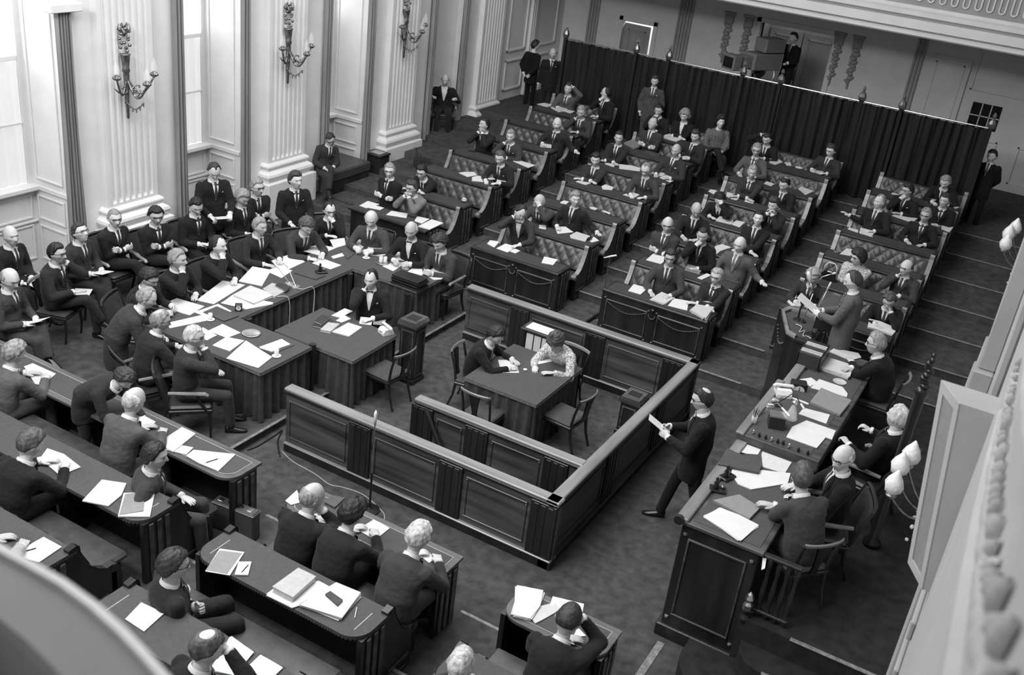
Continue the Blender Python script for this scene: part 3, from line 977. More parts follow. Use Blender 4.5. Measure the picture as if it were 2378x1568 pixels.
def make_armchair(label, back_m=LEATHER, high=.92):
    r = thing('armchair', label, 'chair')
    MB().bev(-.27, .27, -.24, .27, .41, .47, .025).build('seat', back_m, r)
    MB().bev(-.275, .275, -.25, .28, .36, .415, .012).build('seat_rail', WOOD_D, r)
    for sx in (-1, 1):
        MB().tube([(sx * .25, .24, .40), (sx * .25, .25, .2), (sx * .25, .25, 0)], [.026, .022, .016], 6).build('leg', WOOD_D, r)
        MB().tube([(sx * .24, -.22, .40), (sx * .24, -.25, .2), (sx * .24, -.33, 0)], [.026, .022, .018], 6).build('leg', WOOD_D, r)
        MB().tube([(sx * .265, -.24, .66), (sx * .30, 0, .665), (sx * .30, .19, .655), (sx * .30, .225, .63)], [.022, .026, .028, .022], 7).build('arm', WOOD_L, r)
        MB().tube([(sx * .285, .10, .645), (sx * .27, .13, .52), (sx * .27, .2, .42)], [.018, .02, .02], 6).build('arm_post', WOOD_D, r)
    f = MB()
    f.grid([[(x * (1 + .0 * i), -.235 - .14 * t - .03 * (1 - (x / .27) ** 2), .47 + (high - .47) * t) for x in (-.235, -.16, -.08, 0, .08, .16, .235)] for i, t in enumerate((0, .3, .6, .9, .97))])
    f.grid([[(x, -.275 - .14 * t - .035 * (1 - (x / .27) ** 2), .47 + (high - .47) * t) for x in (.235, .16, .08, 0, -.08, -.16, -.235)] for i, t in enumerate((0, .3, .6, .9, .97))])
    f.build('back_cushion', back_m, r, True)
    b = MB()
    top = [(-.26, -.25, .44), (-.265, -.32, .7), (-.262, -.385, high - .03)] + [(.262 * math.sin(a), -.385 - .035 * math.cos(a), high + .015 * math.cos(a)) for a in (-1.2, -.6, 0, .6, 1.2)] + [(.262, -.385, high - .03), (.265, -.32, .7), (.26, -.25, .44)]
    b.tube(top, .021, 7)
    b.build('back_frame', WOOD_D, r)
    return r
CH_SIDE = make_side_chair('empty chair with curved top rail at the near edge of the enclosure table')
CH_ARM = make_armchair('upholstered armchair of the white-haired man at the near wing of the ministers table')
USED = {}
def place_chair(proto, x, y, rz_deg, z, label, group='chairs'):
    rz = math.radians(rz_deg - 90)
    if proto not in USED:
        USED[proto] = 1
        proto.location = (x, y, z)
        proto.rotation_euler = (0, 0, rz)
        proto['label'] = label
        proto['group'] = group
        return proto
    return copy_thing(proto, (x, y, z), rz, label, group)
# empty chairs of the enclosure
def pc(proto, px, py, zz, face, floor, label, group='chairs on the floor'):
    q = at(px, py, zz + floor)
    return place_chair(proto, q[0], q[1], face, floor, label, group)
pc(CH_SIDE, 1125, 955, .46, 90, 0, 'empty chair pushed up to the near edge of the enclosure table')
pc(CH_SIDE, 1315, 962, .46, 175, 0, 'empty chair turned sideways at the right of the enclosure table')
pc(CH_SIDE, 900, 860, .46, 175, 0, 'empty chair at the right end of the clerks table')

# ------------------------------------------------------------------ rostrum desk and lectern
ro = thing('rostrum_desk', 'long dark presidents desk on the rostrum with a raised middle section', 'desk', (0, 0, 0))
MB().bev(-2.12, -1.32, 8.44, 13.55, 0, 1.42, .01).build('body', WOOD_D, ro)
MB().bev(-2.16, -1.28, 8.40, 13.55, 0, .16, .012).build('plinth', WOOD_D, ro)
MB().bev(-2.17, -1.28, 8.40, 10.3, 1.42, 1.465, .008).build('desk_top', WOOD_M, ro)
MB().bev(-2.17, -1.28, 11.85, 13.6, 1.42, 1.465, .008).build('desk_top', WOOD_M, ro)
MB().bev(-2.20, -1.26, 10.27, 11.87, 1.42, 1.575, .008).build('raised_section', WOOD_M, ro)
MB().bev(-2.02, -1.34, 8.47, 10.26, 1.462, 1.472, .003).build('writing_surface', FELT_L, ro)
MB().bev(-2.02, -1.34, 11.9, 13.5, 1.462, 1.472, .003).build('writing_surface', FELT_L, ro)
MB().bev(-2.08, -1.38, 10.36, 11.78, 1.573, 1.580, .003).build('writing_surface', FELT_L, ro)
for (y0, y1, z) in ((8.40, 10.27, 1.50), (11.87, 13.5, 1.50)):
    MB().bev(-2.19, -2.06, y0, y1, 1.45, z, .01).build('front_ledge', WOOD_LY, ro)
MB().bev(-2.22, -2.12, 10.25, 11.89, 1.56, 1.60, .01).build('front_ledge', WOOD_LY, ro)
MB().tube([(-2.15, 8.36, 1.475), (-2.15, 8.41, 1.475)], .05, 10).build('scroll_end', WOOD_D, ro)
for (y0, y1) in ((8.6, 10.1), (10.4, 11.7), (12.0, 13.4)):
    b = MB()
    for (p0, p1, r0, r1) in ((y0, y1, .28, .31), (y0, y1, 1.25, 1.28), (y0, y0 + .03, .31, 1.25), (y1 - .03, y1, .31, 1.25)):
        b.bev(-2.145, -2.12, p0, p1, r0, r1, .006)
    b.build('panel_moulding', WOOD_M, ro)
b = MB()
for (p0, p1, r0, r1) in ((-2.03, -1.42, .30, .325), (-2.03, -1.42, 1.25, 1.275), (-2.03, -2.01, .325, 1.25), (-1.44, -1.42, .325, 1.25)):
    b.bev(p0, p1, 8.42, 8.44, r0, r1, .005)
b.build('panel_moulding', WOOD_M, ro)
for qx, qz in ((-2.07, .26), (-1.38, .26), (-2.07, 1.31), (-1.38, 1.31)):
    MB().lathe([(0, -.012), (.02, -.01), (.02, .01), (0, .012)], (qx, 8.432, qz), 8).build('rosette', WOOD_L, ro)
# little railing with turned balusters at the head of the rostrum steps
rg = thing('rostrum_railing', 'short wooden railing with turned posts at the head of the rostrum steps', 'railing', (0, 0, 0))
ra, rb = Vector((-1.27, 8.40, 0)), Vector((-.93, 8.40, 0))
MB().bev(-1.27, -.90, 8.37, 8.44, 1.44, 1.48, .01).build('hand_rail', WOOD_D, rg)
MB().bev(-1.27, -.90, 8.375, 8.435, .80, .84, .01).build('bottom_rail', WOOD_D, rg)
for i in range(4):
    MB().lathe([(.02, .75), (.028, .8), (.018, .88), (.03, 1.05), (.018, 1.25), (.028, 1.38), (.02, 1.45)], (-1.20 + i * .09, 8.405, 0), 8).build('baluster', WOOD_D, rg)
MB().lathe([(.05, .0), (.05, .68), (.06, .7), (.06, .74), (.035, .78), (.035, .82)], (-1.29, 8.33, 0), 10).build('newel_post', WOOD_D, rg)
MB().lathe([(.036, .82), (.05, .84), (.05, .90), (.03, .93), (.05, .97), (.03, 1.02), (.0, 1.05)], (-1.29, 8.33, 0), 10).build('newel_cap', BRASS, rg)
# speaker's lectern
lc = thing('lectern', 'angular dark wooden speakers lectern with polished rim beside the presidents desk', 'lectern', (0, 0, 0))
lp = [(-2.20, 13.52), (-2.20, 14.30), (-2.55, 14.62), (-2.82, 14.58), (-2.88, 14.37), (-2.59, 13.62), (-2.44, 13.54)][::-1]
cx, cy = -2.48, 14.08
ins = lambda k: [((x - cx) * k + cx, (y - cy) * k + cy) for x, y in lp]
MB().prism(ins(.93), 0, 1.44).build('body', WOOD_D, lc)
MB().prism(ins(1.0), 1.44, 1.475).build('top', WOOD_D, lc)
MB().prism(ins(.80), 1.474, 1.484).build('writing_surface', FELT_L, lc)
b = MB()
n_ = len(lp)
for i in range(n_):
    a, c = ins(1.0)[i], ins(1.0)[(i + 1) % n_]
    a2, c2 = ins(.84)[i], ins(.84)[(i + 1) % n_]
    if i == n_ - 1 or (a[0] > -2.25 and c[0] > -2.25):
        continue
    b.add([(a[0], a[1], 1.47), (c[0], c[1], 1.47), (c2[0], c2[1], 1.47), (a2[0], a2[1], 1.47), (a[0], a[1], 1.515), (c[0], c[1], 1.515), (c2[0], c2[1], 1.515), (a2[0], a2[1], 1.515)], [(0, 3, 2, 1), (4, 5, 6, 7), (0, 1, 5, 4), (1, 2, 6, 5), (2, 3, 7, 6), (3, 0, 4, 7)])
b.build('rim', WOOD_L, lc)
MB().prism(ins(1.0), 0, .15).build('plinth', WOOD_D, lc)
b = MB()
for q in range(11):
    u = q / 10
    x = lp[1][0] * (1 - u) + lp[2][0] * u
    y = lp[1][1] * (1 - u) + lp[2][1] * u
    b.ball((-2.86 + .24 * u, 14.30 - .58 * u, 1.28 - .12 * math.sin(PI * u)), .016, 6, 4)
b.build('carved_festoon', MATS['waxed_carving'], lc, True)
# dark reading desk case on the lectern
rc = thing('reading_stand', 'dark case of the reading stand on the speakers lectern', 'stand', (-2.28, 14.12, 1.484))
MB().prism_x([(-.02, 0), (.30, 0), (.30, .44), (-.02, .30)], -.06, .20).build('case', WOOD_D, rc)
MB().prism_x([(-.03, .30), (.31, .44), (.31, .455), (-.03, .315)], -.08, .22).build('sloping_top', LEATHER, rc)

# ------------------------------------------------------------------ curtain screen behind the benches
YC = 22.78
sc_ = thing('curtain_screen', 'long dark pleated curtain on a brass rod behind the rear benches', 'curtain', (0, YC, 8 * RISE))
zt = 3.13 - 8 * RISE
xa, xb = atY(1312, 88, YC)[0], atY(2300, 302, YC)[0]
G = []
n = 900
for z, k in ((.02, 1.0), (.9, .9), (1.7, .8), (zt - .06, .7), (zt, .55)):
    G.append([(xa + (xb - xa) * i / n, .07 * k * math.sin(i * .30 + 1.3 * math.sin(i * .061) + .8 * math.sin(i * .023)) + .02 * math.sin(i * .83 + z * 2) + .012 * math.sin(i * .17 + z), z) for i in range(n + 1)])
MB().grid(G).build('curtain', CURT_D, sc_, True)
MB().tube([(xa, 0, zt + .03), (xb, 0, zt + .03)], .017, 8).build('rod', BRASS, sc_)
for i in range(64):
    x = xa + (xb - xa) * (i + .5) / 64
    MB().tube([(x + .028 * math.cos(a), 0, zt + .022 + .034 * math.sin(a)) for a in [2 * PI * q / 8 for q in range(9)]], .005, 4, False).build('curtain_ring', BRONZE, sc_)
for px, py in ((1315, 88), (1478, 124), (1553, 140), (1725, 177), (1812, 197), (2000, 238), (2093, 257), (2300, 302)):
    x = atY(px, py, YC)[0]
    pz = MB().box(x - .035, x + .035, -.06, .0, 0, zt + .04).build('post', CURT_D, sc_)
    MB().lathe([(.05, 0), (.075, .04), (.085, .10), (.06, .17), (.03, .21)], (x, -.02, zt + .03), 8).build('finial', BRONZE, pz)
    b = MB()
    for a in range(5):
        an = a * 2 * PI / 5
        b.tube([(x, -.02, zt + .23), (x + .03 * math.cos(an), -.02 + .03 * math.sin(an), zt + .29), (x + .012 * math.cos(an), -.02 + .012 * math.sin(an), zt + .36)], [.008, .012, .003], 5)
    b.build('flame', BRASS, pz)

# ------------------------------------------------------------------ wall sconces
SCGLASS = glass_mat('thin_clear_glass', .9, .05, .18)
def sconce(label, x, y, z, sgn=1, big=1.0):
    """torch with curling arms; sgn +1: arms reach towards +x"""
    r = thing('wall_sconce', label, 'wall lamp', (x, y, z), 0, 'torch-shaped wall sconces')
    r.scale = (.86, .86, .86)
    h = big
    MB().lathe([(.0, -.55), (.025, -.52), (.03, -.3), (.045, 0), (.055, .25), (.05, .30), (.075, .34), (.06, .40), (.085, .62), (.10, .64)], (.06 * sgn, 0, 0), 10).build('torch', BRONZE, r, True)
    b = MB()
    for i in range(14):
        a = i * 2.4
        b.ball((.06 * sgn + .06 * math.cos(a), .10 * math.sin(a), .70 + .03 * i), (.035, .035, .03), 6, 5)
    for i in range(6):
        a = i * PI / 3
        b.tube([(.06 * sgn, 0, .95), (.06 * sgn + .09 * math.cos(a), .12 * math.sin(a), 1.08), (.06 * sgn + .05 * math.cos(a), .10 * math.sin(a), 1.17), (.06 * sgn + .01, .04 * math.sin(a), 1.10)], .012, 5)
    b.build('flame_leaves', BRONZE, r, True)
    for (ay, ax, az) in ((-.30, .10, .10), (.06, .46, .02), (.34, .34, .14)):
        pts = []
        for q in range(15):
            u = q / 14
            pts.append((.06 * sgn + sgn * ax * u, ay * u, .22 - .20 * math.sin(PI * u * 1.15) * (1 + .4 * u) + (az - .22) * u))
        a_ = MB().tube(pts, [.026 - .008 * k / 14 for k in range(15)], 7).build('arm', BRONZE, r, True)
        e = pts[-1]
        m_ = pts[6]
        sp_ = [(m_[0] + sgn * .02 * t * math.cos(t * 1.1) * (ax + .2), m_[1] + ay * .12 * t * math.cos(t), m_[2] + .10 + .022 * t * math.sin(t * 1.1)) for t in [k * .5 for k in range(13)]]
        MB().tube(sp_, .014, 6).build('scroll', BRONZE, a_, True)
        b = MB()
        for k in range(9):
            an = 2 * PI * k / 9
            b.ball((e[0] + .055 * math.cos(an), e[1] + .055 * math.sin(an), e[2] + .035), (.026, .026, .03), 6, 4)
        b.lathe([(.012, -.02), (.05, .0), (.07, .03), (.05, .05), (.03, .09)], e, 10)
        b.build('candle_cup', BRONZE, a_, True)
        MB().lathe([(.028, .07), (.062, .11), (.072, .16), (.055, .23), (.025, .29), (.006, .34)], e, 10).build('glass_shade', SCGLASS, a_, True)
    b = MB()
    for i in range(16):
        u = i / 15
        b.ball((.06 * sgn + sgn * .36 * u, -.05 + .1 * u, -.18 - .14 * math.sin(PI * u)), .018, 6, 4)
        if i % 3 == 0:
            b.ball((.06 * sgn + sgn * .36 * u, -.05 + .1 * u, -.22 - .14 * math.sin(PI * u)), (.012, .012, .035), 6, 4)
    b.build('crystal_festoon', BRONZE, r, True)
    return r
for i, (px, py, lb) in enumerate(((293, 200, 'bronze torch sconce on the nearest fluted pilaster'), (668, 130, 'bronze torch sconce on the second fluted pilaster'), (940, 78, 'bronze torch sconce on the third fluted pilaster, half hidden by its glass'))):
    q = atX(px, py, -12.93)
    sconce(lb, -12.97, q[1], q[2] - .05)
# ------------------------------------------------------------------ people: heads, hair, hands
def sm(a, b, x):
    t = np.clip((x - a) / (b - a), 0, 1)
    return t * t * (3 - 2 * t)

NR, NC = 46, 60
def head_points():
    th = np.linspace(0, PI, NR)[:, None]          # 0 = chin pole ... PI = crown
    ph = np.linspace(0, 2 * PI, NC, endpoint=False)[None, :]
    dx = np.sin(th) * np.sin(ph)
    dy = np.sin(th) * np.cos(ph)
    dz = -np.cos(th) + 0 * ph
    x, y, z = dx * .0765, dy * .097, dz * .122
    x = np.sign(x) * np.abs(x) ** .96 * .0765 ** .04
    low = sm(.0, -.115, z)
    x = x * (1 - .30 * low)
    back = (y < 0)
    y = np.where(back, y * (1 - .42 * sm(-.02, -.11, z)), y)       # nape
    y = np.where(back & (z > -.02), y * 1.06, y)
    front = np.clip(dy, 0, 1)
    y = y + np.where(y > 0, .012 * sm(-.03, -.11, z) * front, 0)    # jaw forward
    y = y - .006 * sm(.05, .11, z) * front                          # sloping forehead
    g = lambda cx, cz, wx, wz: np.exp(-((x - cx) / wx) ** 2 - ((z - cz) / wz) ** 2) * (dy > 0)
    y = y + .010 * g(0, -.004, .0095, .022) + .0165 * g(0, -.025, .0125, .0125) + .007 * g(0, -.030, .019, .008)   # nose
    y = y + .007 * (g(.03, .033, .026, .009) + g(-.03, .033, .026, .009)) # brow
    y = y - .014 * (g(.032, .013, .019, .0115) + g(-.032, .013, .019, .0115))   # sockets
    y = y + .006 * (g(.032, .010, .010, .006) + g(-.032, .010, .010, .006))   # eyelids
    y = y - .007 * g(0, .015, .010, .010)
    y = y + .005 * g(0, -.056, .02, .005) + .006 * g(0, -.068, .018, .006) - .008 * g(0, -.0625, .025, .003)   # lips
    y = y - .004 * g(0, -.080, .02, .006) + .008 * g(0, -.102, .022, .014)    # chin
    y = y - .004 * (g(.045, -.045, .014, .02) + g(-.045, -.045, .014, .02))   # cheek hollow
    x = x + np.sign(dx) * .005 * (g(.058, -.012, .018, .02) + g(-.058, -.012, .018, .02))
    ear = np.exp(-((dy * .097 + .008) / .011) ** 2 - ((z + .004) / .027) ** 2)
    earc = np.exp(-((dy * .097 + .004) / .005) ** 2 - ((z + .0) / .014) ** 2)
    x = x + np.sign(dx) * (.020 * ear - .008 * earc) * (np.abs(dx) > .3)
    y = y - .006 * ear
    return np.stack([x, y, z], -1)
HP = head_points()
HEAD_F, HEAD_M = [], []
for i in range(NR - 1):
    for j in range(NC):
        k = (j + 1) % NC
        c = (HP[i, j] + HP[i + 1, j] + HP[i, k] + HP[i + 1, k]) / 4
        mt_i = 0
        if c[1] > .04:
            ax, z_ = abs(c[0]), c[2]
            if .021 < ax < .044 and .0075 < z_ < .0165: mt_i = 2
            elif .015 < ax < .047 and .027 < z_ < .0335: mt_i = 1
            elif ax < .0225 and -.0685 < z_ < -.0575: mt_i = 3
        HEAD_F.append((i * NC + j, i * NC + k, (i + 1) * NC + k, (i + 1) * NC + j))
        HEAD_M.append(mt_i)
HEAD_V = HP.reshape(-1, 3)
# outward normals of the head grid (approximate)
HN = HP - np.array([0, -.01, 0])
HN = HN / np.linalg.norm(HN, axis=-1, keepdims=True)

def hair_mesh(style, seed):
    """a shell over the skull; returns verts, faces"""
    X, Y, Z = HP[..., 0], HP[..., 1], HP[..., 2]
    az = np.abs(np.arctan2(X, Y))                    # 0 = front, pi = back
    # lower limit of hair by azimuth
    hl, temple, nape, t = {'short': (.070, .050, -.075, .011), 'side': (.066, .046, -.078, .016), 'reced': (.088, .075, -.075, .010),
                           'crown': (.070, .05, -.078, .010), 'bald': (.30, .30, -.07, .007), 'wavy': (.060, .040, -.075, .021),
                           'curly': (.055, .01, -.085, .032), 'bob': (.058, .0, -.10, .030), 'crew': (.070, .052, -.06, .007)}[style]
    lim = np.interp(az, [0, .5, .95, 1.25, 1.5, 1.75, 2.2, PI], [hl, hl + .004, temple + .02, temple - .01 if style != 'bald' else .06, -.005 if style not in ('curly', 'bob') else -.05, -.0 if style not in ('curly', 'bob') else -.06, nape * .9, nape])
    if style == 'bald':
        lim = np.interp(az, [0, 1.2, 1.4, 1.6, 1.8, 2.3, PI], [.3, .3, .05, -.005, .0, nape * .9, nape])
    mask = sm(0, .014, Z - lim)
    if style == 'bald':
        top = np.interp(az, [0, 1.2, 1.5, 2.2, PI], [-.2, -.2, .035, .05, .055])
        mask = mask * (1 - sm(top, top + .02, Z))
    if style == 'crown':
        d = np.sqrt(X ** 2 + (Y + .045) ** 2)
        mask = mask * np.where(Z > .06, sm(.030, .05, d), 1)
    if style == 'reced':
        d = np.sqrt((np.abs(X) - .045) ** 2 + (Y - .055) ** 2)
        mask = mask * np.where(Z > .05, sm(.028, .045, d), 1)
    rng = np.random.RandomState(seed)
    a, b, c = rng.uniform(0, 6, 3)
    rip = .5 + .5 * np.sin(az * 9 + a + Z * 60) * np.sin(Z * 90 + b)
    th = t * (.72 + .45 * rip)
    th = th + np.where((Z > .05) & (Y > 0), t * .5 * (1 + .6 * np.sign(X - .02)), 0) * (style in ('side', 'wavy', 'short'))
    if style in ('curly',):
        th = t * (.6 + .7 * (.5 + .5 * np.sin(X * 190 + a) * np.sin(Y * 190 + b) * np.sin(Z * 190 + c)))
    P = HP + HN * (th * mask)[..., None] - HN * (.004 * (1 - mask))[..., None]
    faces = []
    for i in range(NR - 1):
        for j in range(NC):
            k = (j + 1) % NC
            if mask[i, j] + mask[i + 1, j] + mask[i, k] + mask[i + 1, k] > .05:
                faces.append((i * NC + j, i * NC + k, (i + 1) * NC + k, (i + 1) * NC + j))
    V = P.reshape(-1, 3)
    used = sorted({q for f in faces for q in f})
    remap = {q: n for n, q in enumerate(used)}
    return V[used], [tuple(remap[q] for q in f) for f in faces]
HAIR_CACHE = {}
def hair_of(style, seed):
    k = (style, seed % 3)
    if k not in HAIR_CACHE:
        HAIR_CACHE[k] = hair_mesh(style, seed % 3 + 11)
    return HAIR_CACHE[k]

def hand_mb(kind):
    """right hand, wrist at origin, fingers along +y, palm to -z, thumb on -x"""
    b = MB()
    secs = [(0, .026, .017, 0), (.02, .029, .016, 0), (.05, .038, .0145, 0), (.082, .041, .0125, 0), (.094, .037, .009, 0)]
    vs, fs, n = [], [], 10
    for (y, rx, rz, _) in secs:
        for k in range(n):
            a = 2 * PI * k / n
            vs.append((rx * math.cos(a), y, rz * math.sin(a)))
    for i in range(len(secs) - 1):
        for k in range(n):
            fs.append((i * n + k, i * n + (k + 1) % n, (i + 1) * n + (k + 1) % n, (i + 1) * n + k))
    fs += [tuple(range(n - 1, -1, -1)), tuple(range((len(secs) - 1) * n, len(secs) * n))]
    b.add(vs, fs)
    curl = {'flat': (.12, .18, .15), 'curl': (.55, .75, .5), 'fist': (1.25, 1.45, .8), 'open': (.05, .08, .05)}[kind]
    spread = {'flat': .05, 'curl': .03, 'fist': .0, 'open': .13}[kind]
    for q, (x, L) in enumerate([(-.029, .068), (-.0095, .078), (.0105, .073), (.0285, .058)]):
        ang = 0.0
        p = Vector((x, .080, 0))
        sx = (q - 1.5) * spread
        pts, rs = [p.copy(), p + Vector((0, .014, 0))], [.0095, .0098]
        p = pts[-1].copy()
        for s_, (c, l) in enumerate(zip(curl, (.45, .32, .23))):
            ang += c * (1 + .08 * q)
            p = p + Vector((math.sin(sx) * L * l, math.cos(ang) * L * l, -math.sin(ang) * L * l))
            pts.append(p.copy())
            rs.append([.0092, .0082, .0066][s_])
        b.tube(pts, rs, 8)
        b.ball(pts[-1], .0068, 6, 4)
    tc = {'flat': .25, 'curl': .6, 'fist': .95, 'open': .0}[kind]
    pts = [Vector((-.018, .018, -.004)), Vector((-.040, .042, -.010)), Vector((-.052 + .02 * tc, .068, -.012 - .016 * tc)), Vector((-.056 + .042 * tc, .090 - .006 * tc, -.014 - .026 * tc))]
    b.tube(pts, [.014, .0135, .0105, .0082], 8)
    b.ball(pts[-1], .0084, 6, 4)
    return b

def remesh_obj(mb, name, voxel, smooth_it=3, fac=.5):
    me = mb.mesh(name)
    o = bpy.data.objects.new(name, me)
    COL.objects.link(o)
    r = o.modifiers.new('r', 'REMESH')
    r.mode = 'VOXEL'
    r.voxel_size = voxel
    r.use_smooth_shade = True
    if smooth_it:
        s_ = o.modifiers.new('s', 'SMOOTH')
        s_.factor = fac
        s_.iterations = smooth_it
    return o
def evaluated(objs):
    """meshes of the objects with their modifiers applied (one pass for all)"""
    dg = bpy.context.evaluated_depsgraph_get()
    dg.update()
    return [bpy.data.meshes.new_from_object(o.evaluated_get(dg)) for o in objs]
def mesh_arrays(me):
    v = np.empty(len(me.vertices) * 3)
    me.vertices.foreach_get('co', v)
    return v.reshape(-1, 3), [tuple(p.vertices) for p in me.polygons]

HANDS = {}
_ho = {k: remesh_obj(hand_mb(k), 'hand_' + k, .0042, 2) for k in ('flat', 'curl', 'fist', 'open')}
for k, me_ in zip(_ho, evaluated(list(_ho.values()))):
    HANDS[k] = mesh_arrays(me_)
    bpy.data.meshes.remove(me_)
for o_ in _ho.values():
    bpy.data.objects.remove(o_)

# ------------------------------------------------------------------ people: materials
def cloth(v, kind='suit'):
    if kind == 'tweed':
        return mat('tweed_%d' % int(v * 1000), v, .9, .5, 160, .25, 26, spec=.15)
    if kind == 'print':
        return mat('printed_cloth_%d' % int(v * 1000), v, .85, .75, 45, .2, 26, spec=.2)
    return mat('suit_%d' % int(v * 1000), v, .82, .12, 12, .35, 22, spec=.2, sheen=.06)
SKIN = [mat('skin_%d' % i, b, .5, .07, 22, .05, 90, spec=.35) for i, b in enumerate((.50, .56, .44))]
LIP = mat('lips', .3, .5, .1, 30)
EYE = mat('eyes', .1, .2, .6, 60)
HAIRM = {k: mat('hair_' + k, v, .55, .45, 30, .5, 60, (1, 1, .3)) for k, v in dict(black=.012, dark=.03, brown=.07, grey=.24, light=.30, white=.46).items()}
SHIRT = mat('shirt_cotton', .66, .8, .04, 10, .1, 30)
SHOE = mat('shoe_leather', .012, .25, .2, 20)
SPEC = mat('spectacle_frames', .012, .3, .1, 10)
TIES = {k: mat('tie_' + k, v, .6, vr, 60, .1) for k, (v, vr) in dict(black=(.012, .2), dark=(.03, .3), mid=(.1, .3), pattern=(.16, .8), white=(.75, .04)).items()}

# ------------------------------------------------------------------ people: body
def V3(*a): return Vector(a)
def loft(b, secs, n=16):
    """secs: (centre, side axis * halfwidth, depth axis * halfdepth)"""
    vs, fs = [], []
    for c, sx, sy in secs:
        for k in range(n):
            a = 2 * PI * k / n
            vs.append(c + sx * math.cos(a) + sy * math.sin(a))
    for i in range(len(secs) - 1):
        for k in range(n):
            fs.append((i * n + k, i * n + (k + 1) % n, (i + 1) * n + (k + 1) % n, (i + 1) * n + k))
    fs += [tuple(range(n - 1, -1, -1)), tuple(range((len(secs) - 1) * n, len(secs) * n))]
    b.add(vs, fs)
def ik(a, t, l1, l2, pole):
    d = t - a
    L = min(d.length, (l1 + l2) * .995)
    u = d.normalized()
    t2 = a + u * L
    q = (l1 * l1 - l2 * l2 + L * L) / (2 * L)
    h = math.sqrt(max(l1 * l1 - q * q, 1e-6))
    pv = pole - u * pole.dot(u)
    pv = pv.normalized() if pv.length > 1e-4 else u.orthogonal().normalized()
    return a + u * q + pv * h, t2

PEOPLE = []
def person(label, px, py, face, floor=0.0, pose='desk', lean=.08, side=0.0, yaw=0, pitch=8, roll=0, suit=.02, kind='suit', trouser=None, hair=('short', 'dark'),
           glasses=False, tie='dark', skin=None, stand=False, seat=.46, s=1.0, zh=None, hand=None, square=False, group=None, legs=None, desk=None, wear='jacket', vest=False, stout=1.0, mous=False, hip=None, Yt=None, chair=None, who=None, crot=0, sheet=None):
    PEOPLE.append(dict(locals()))

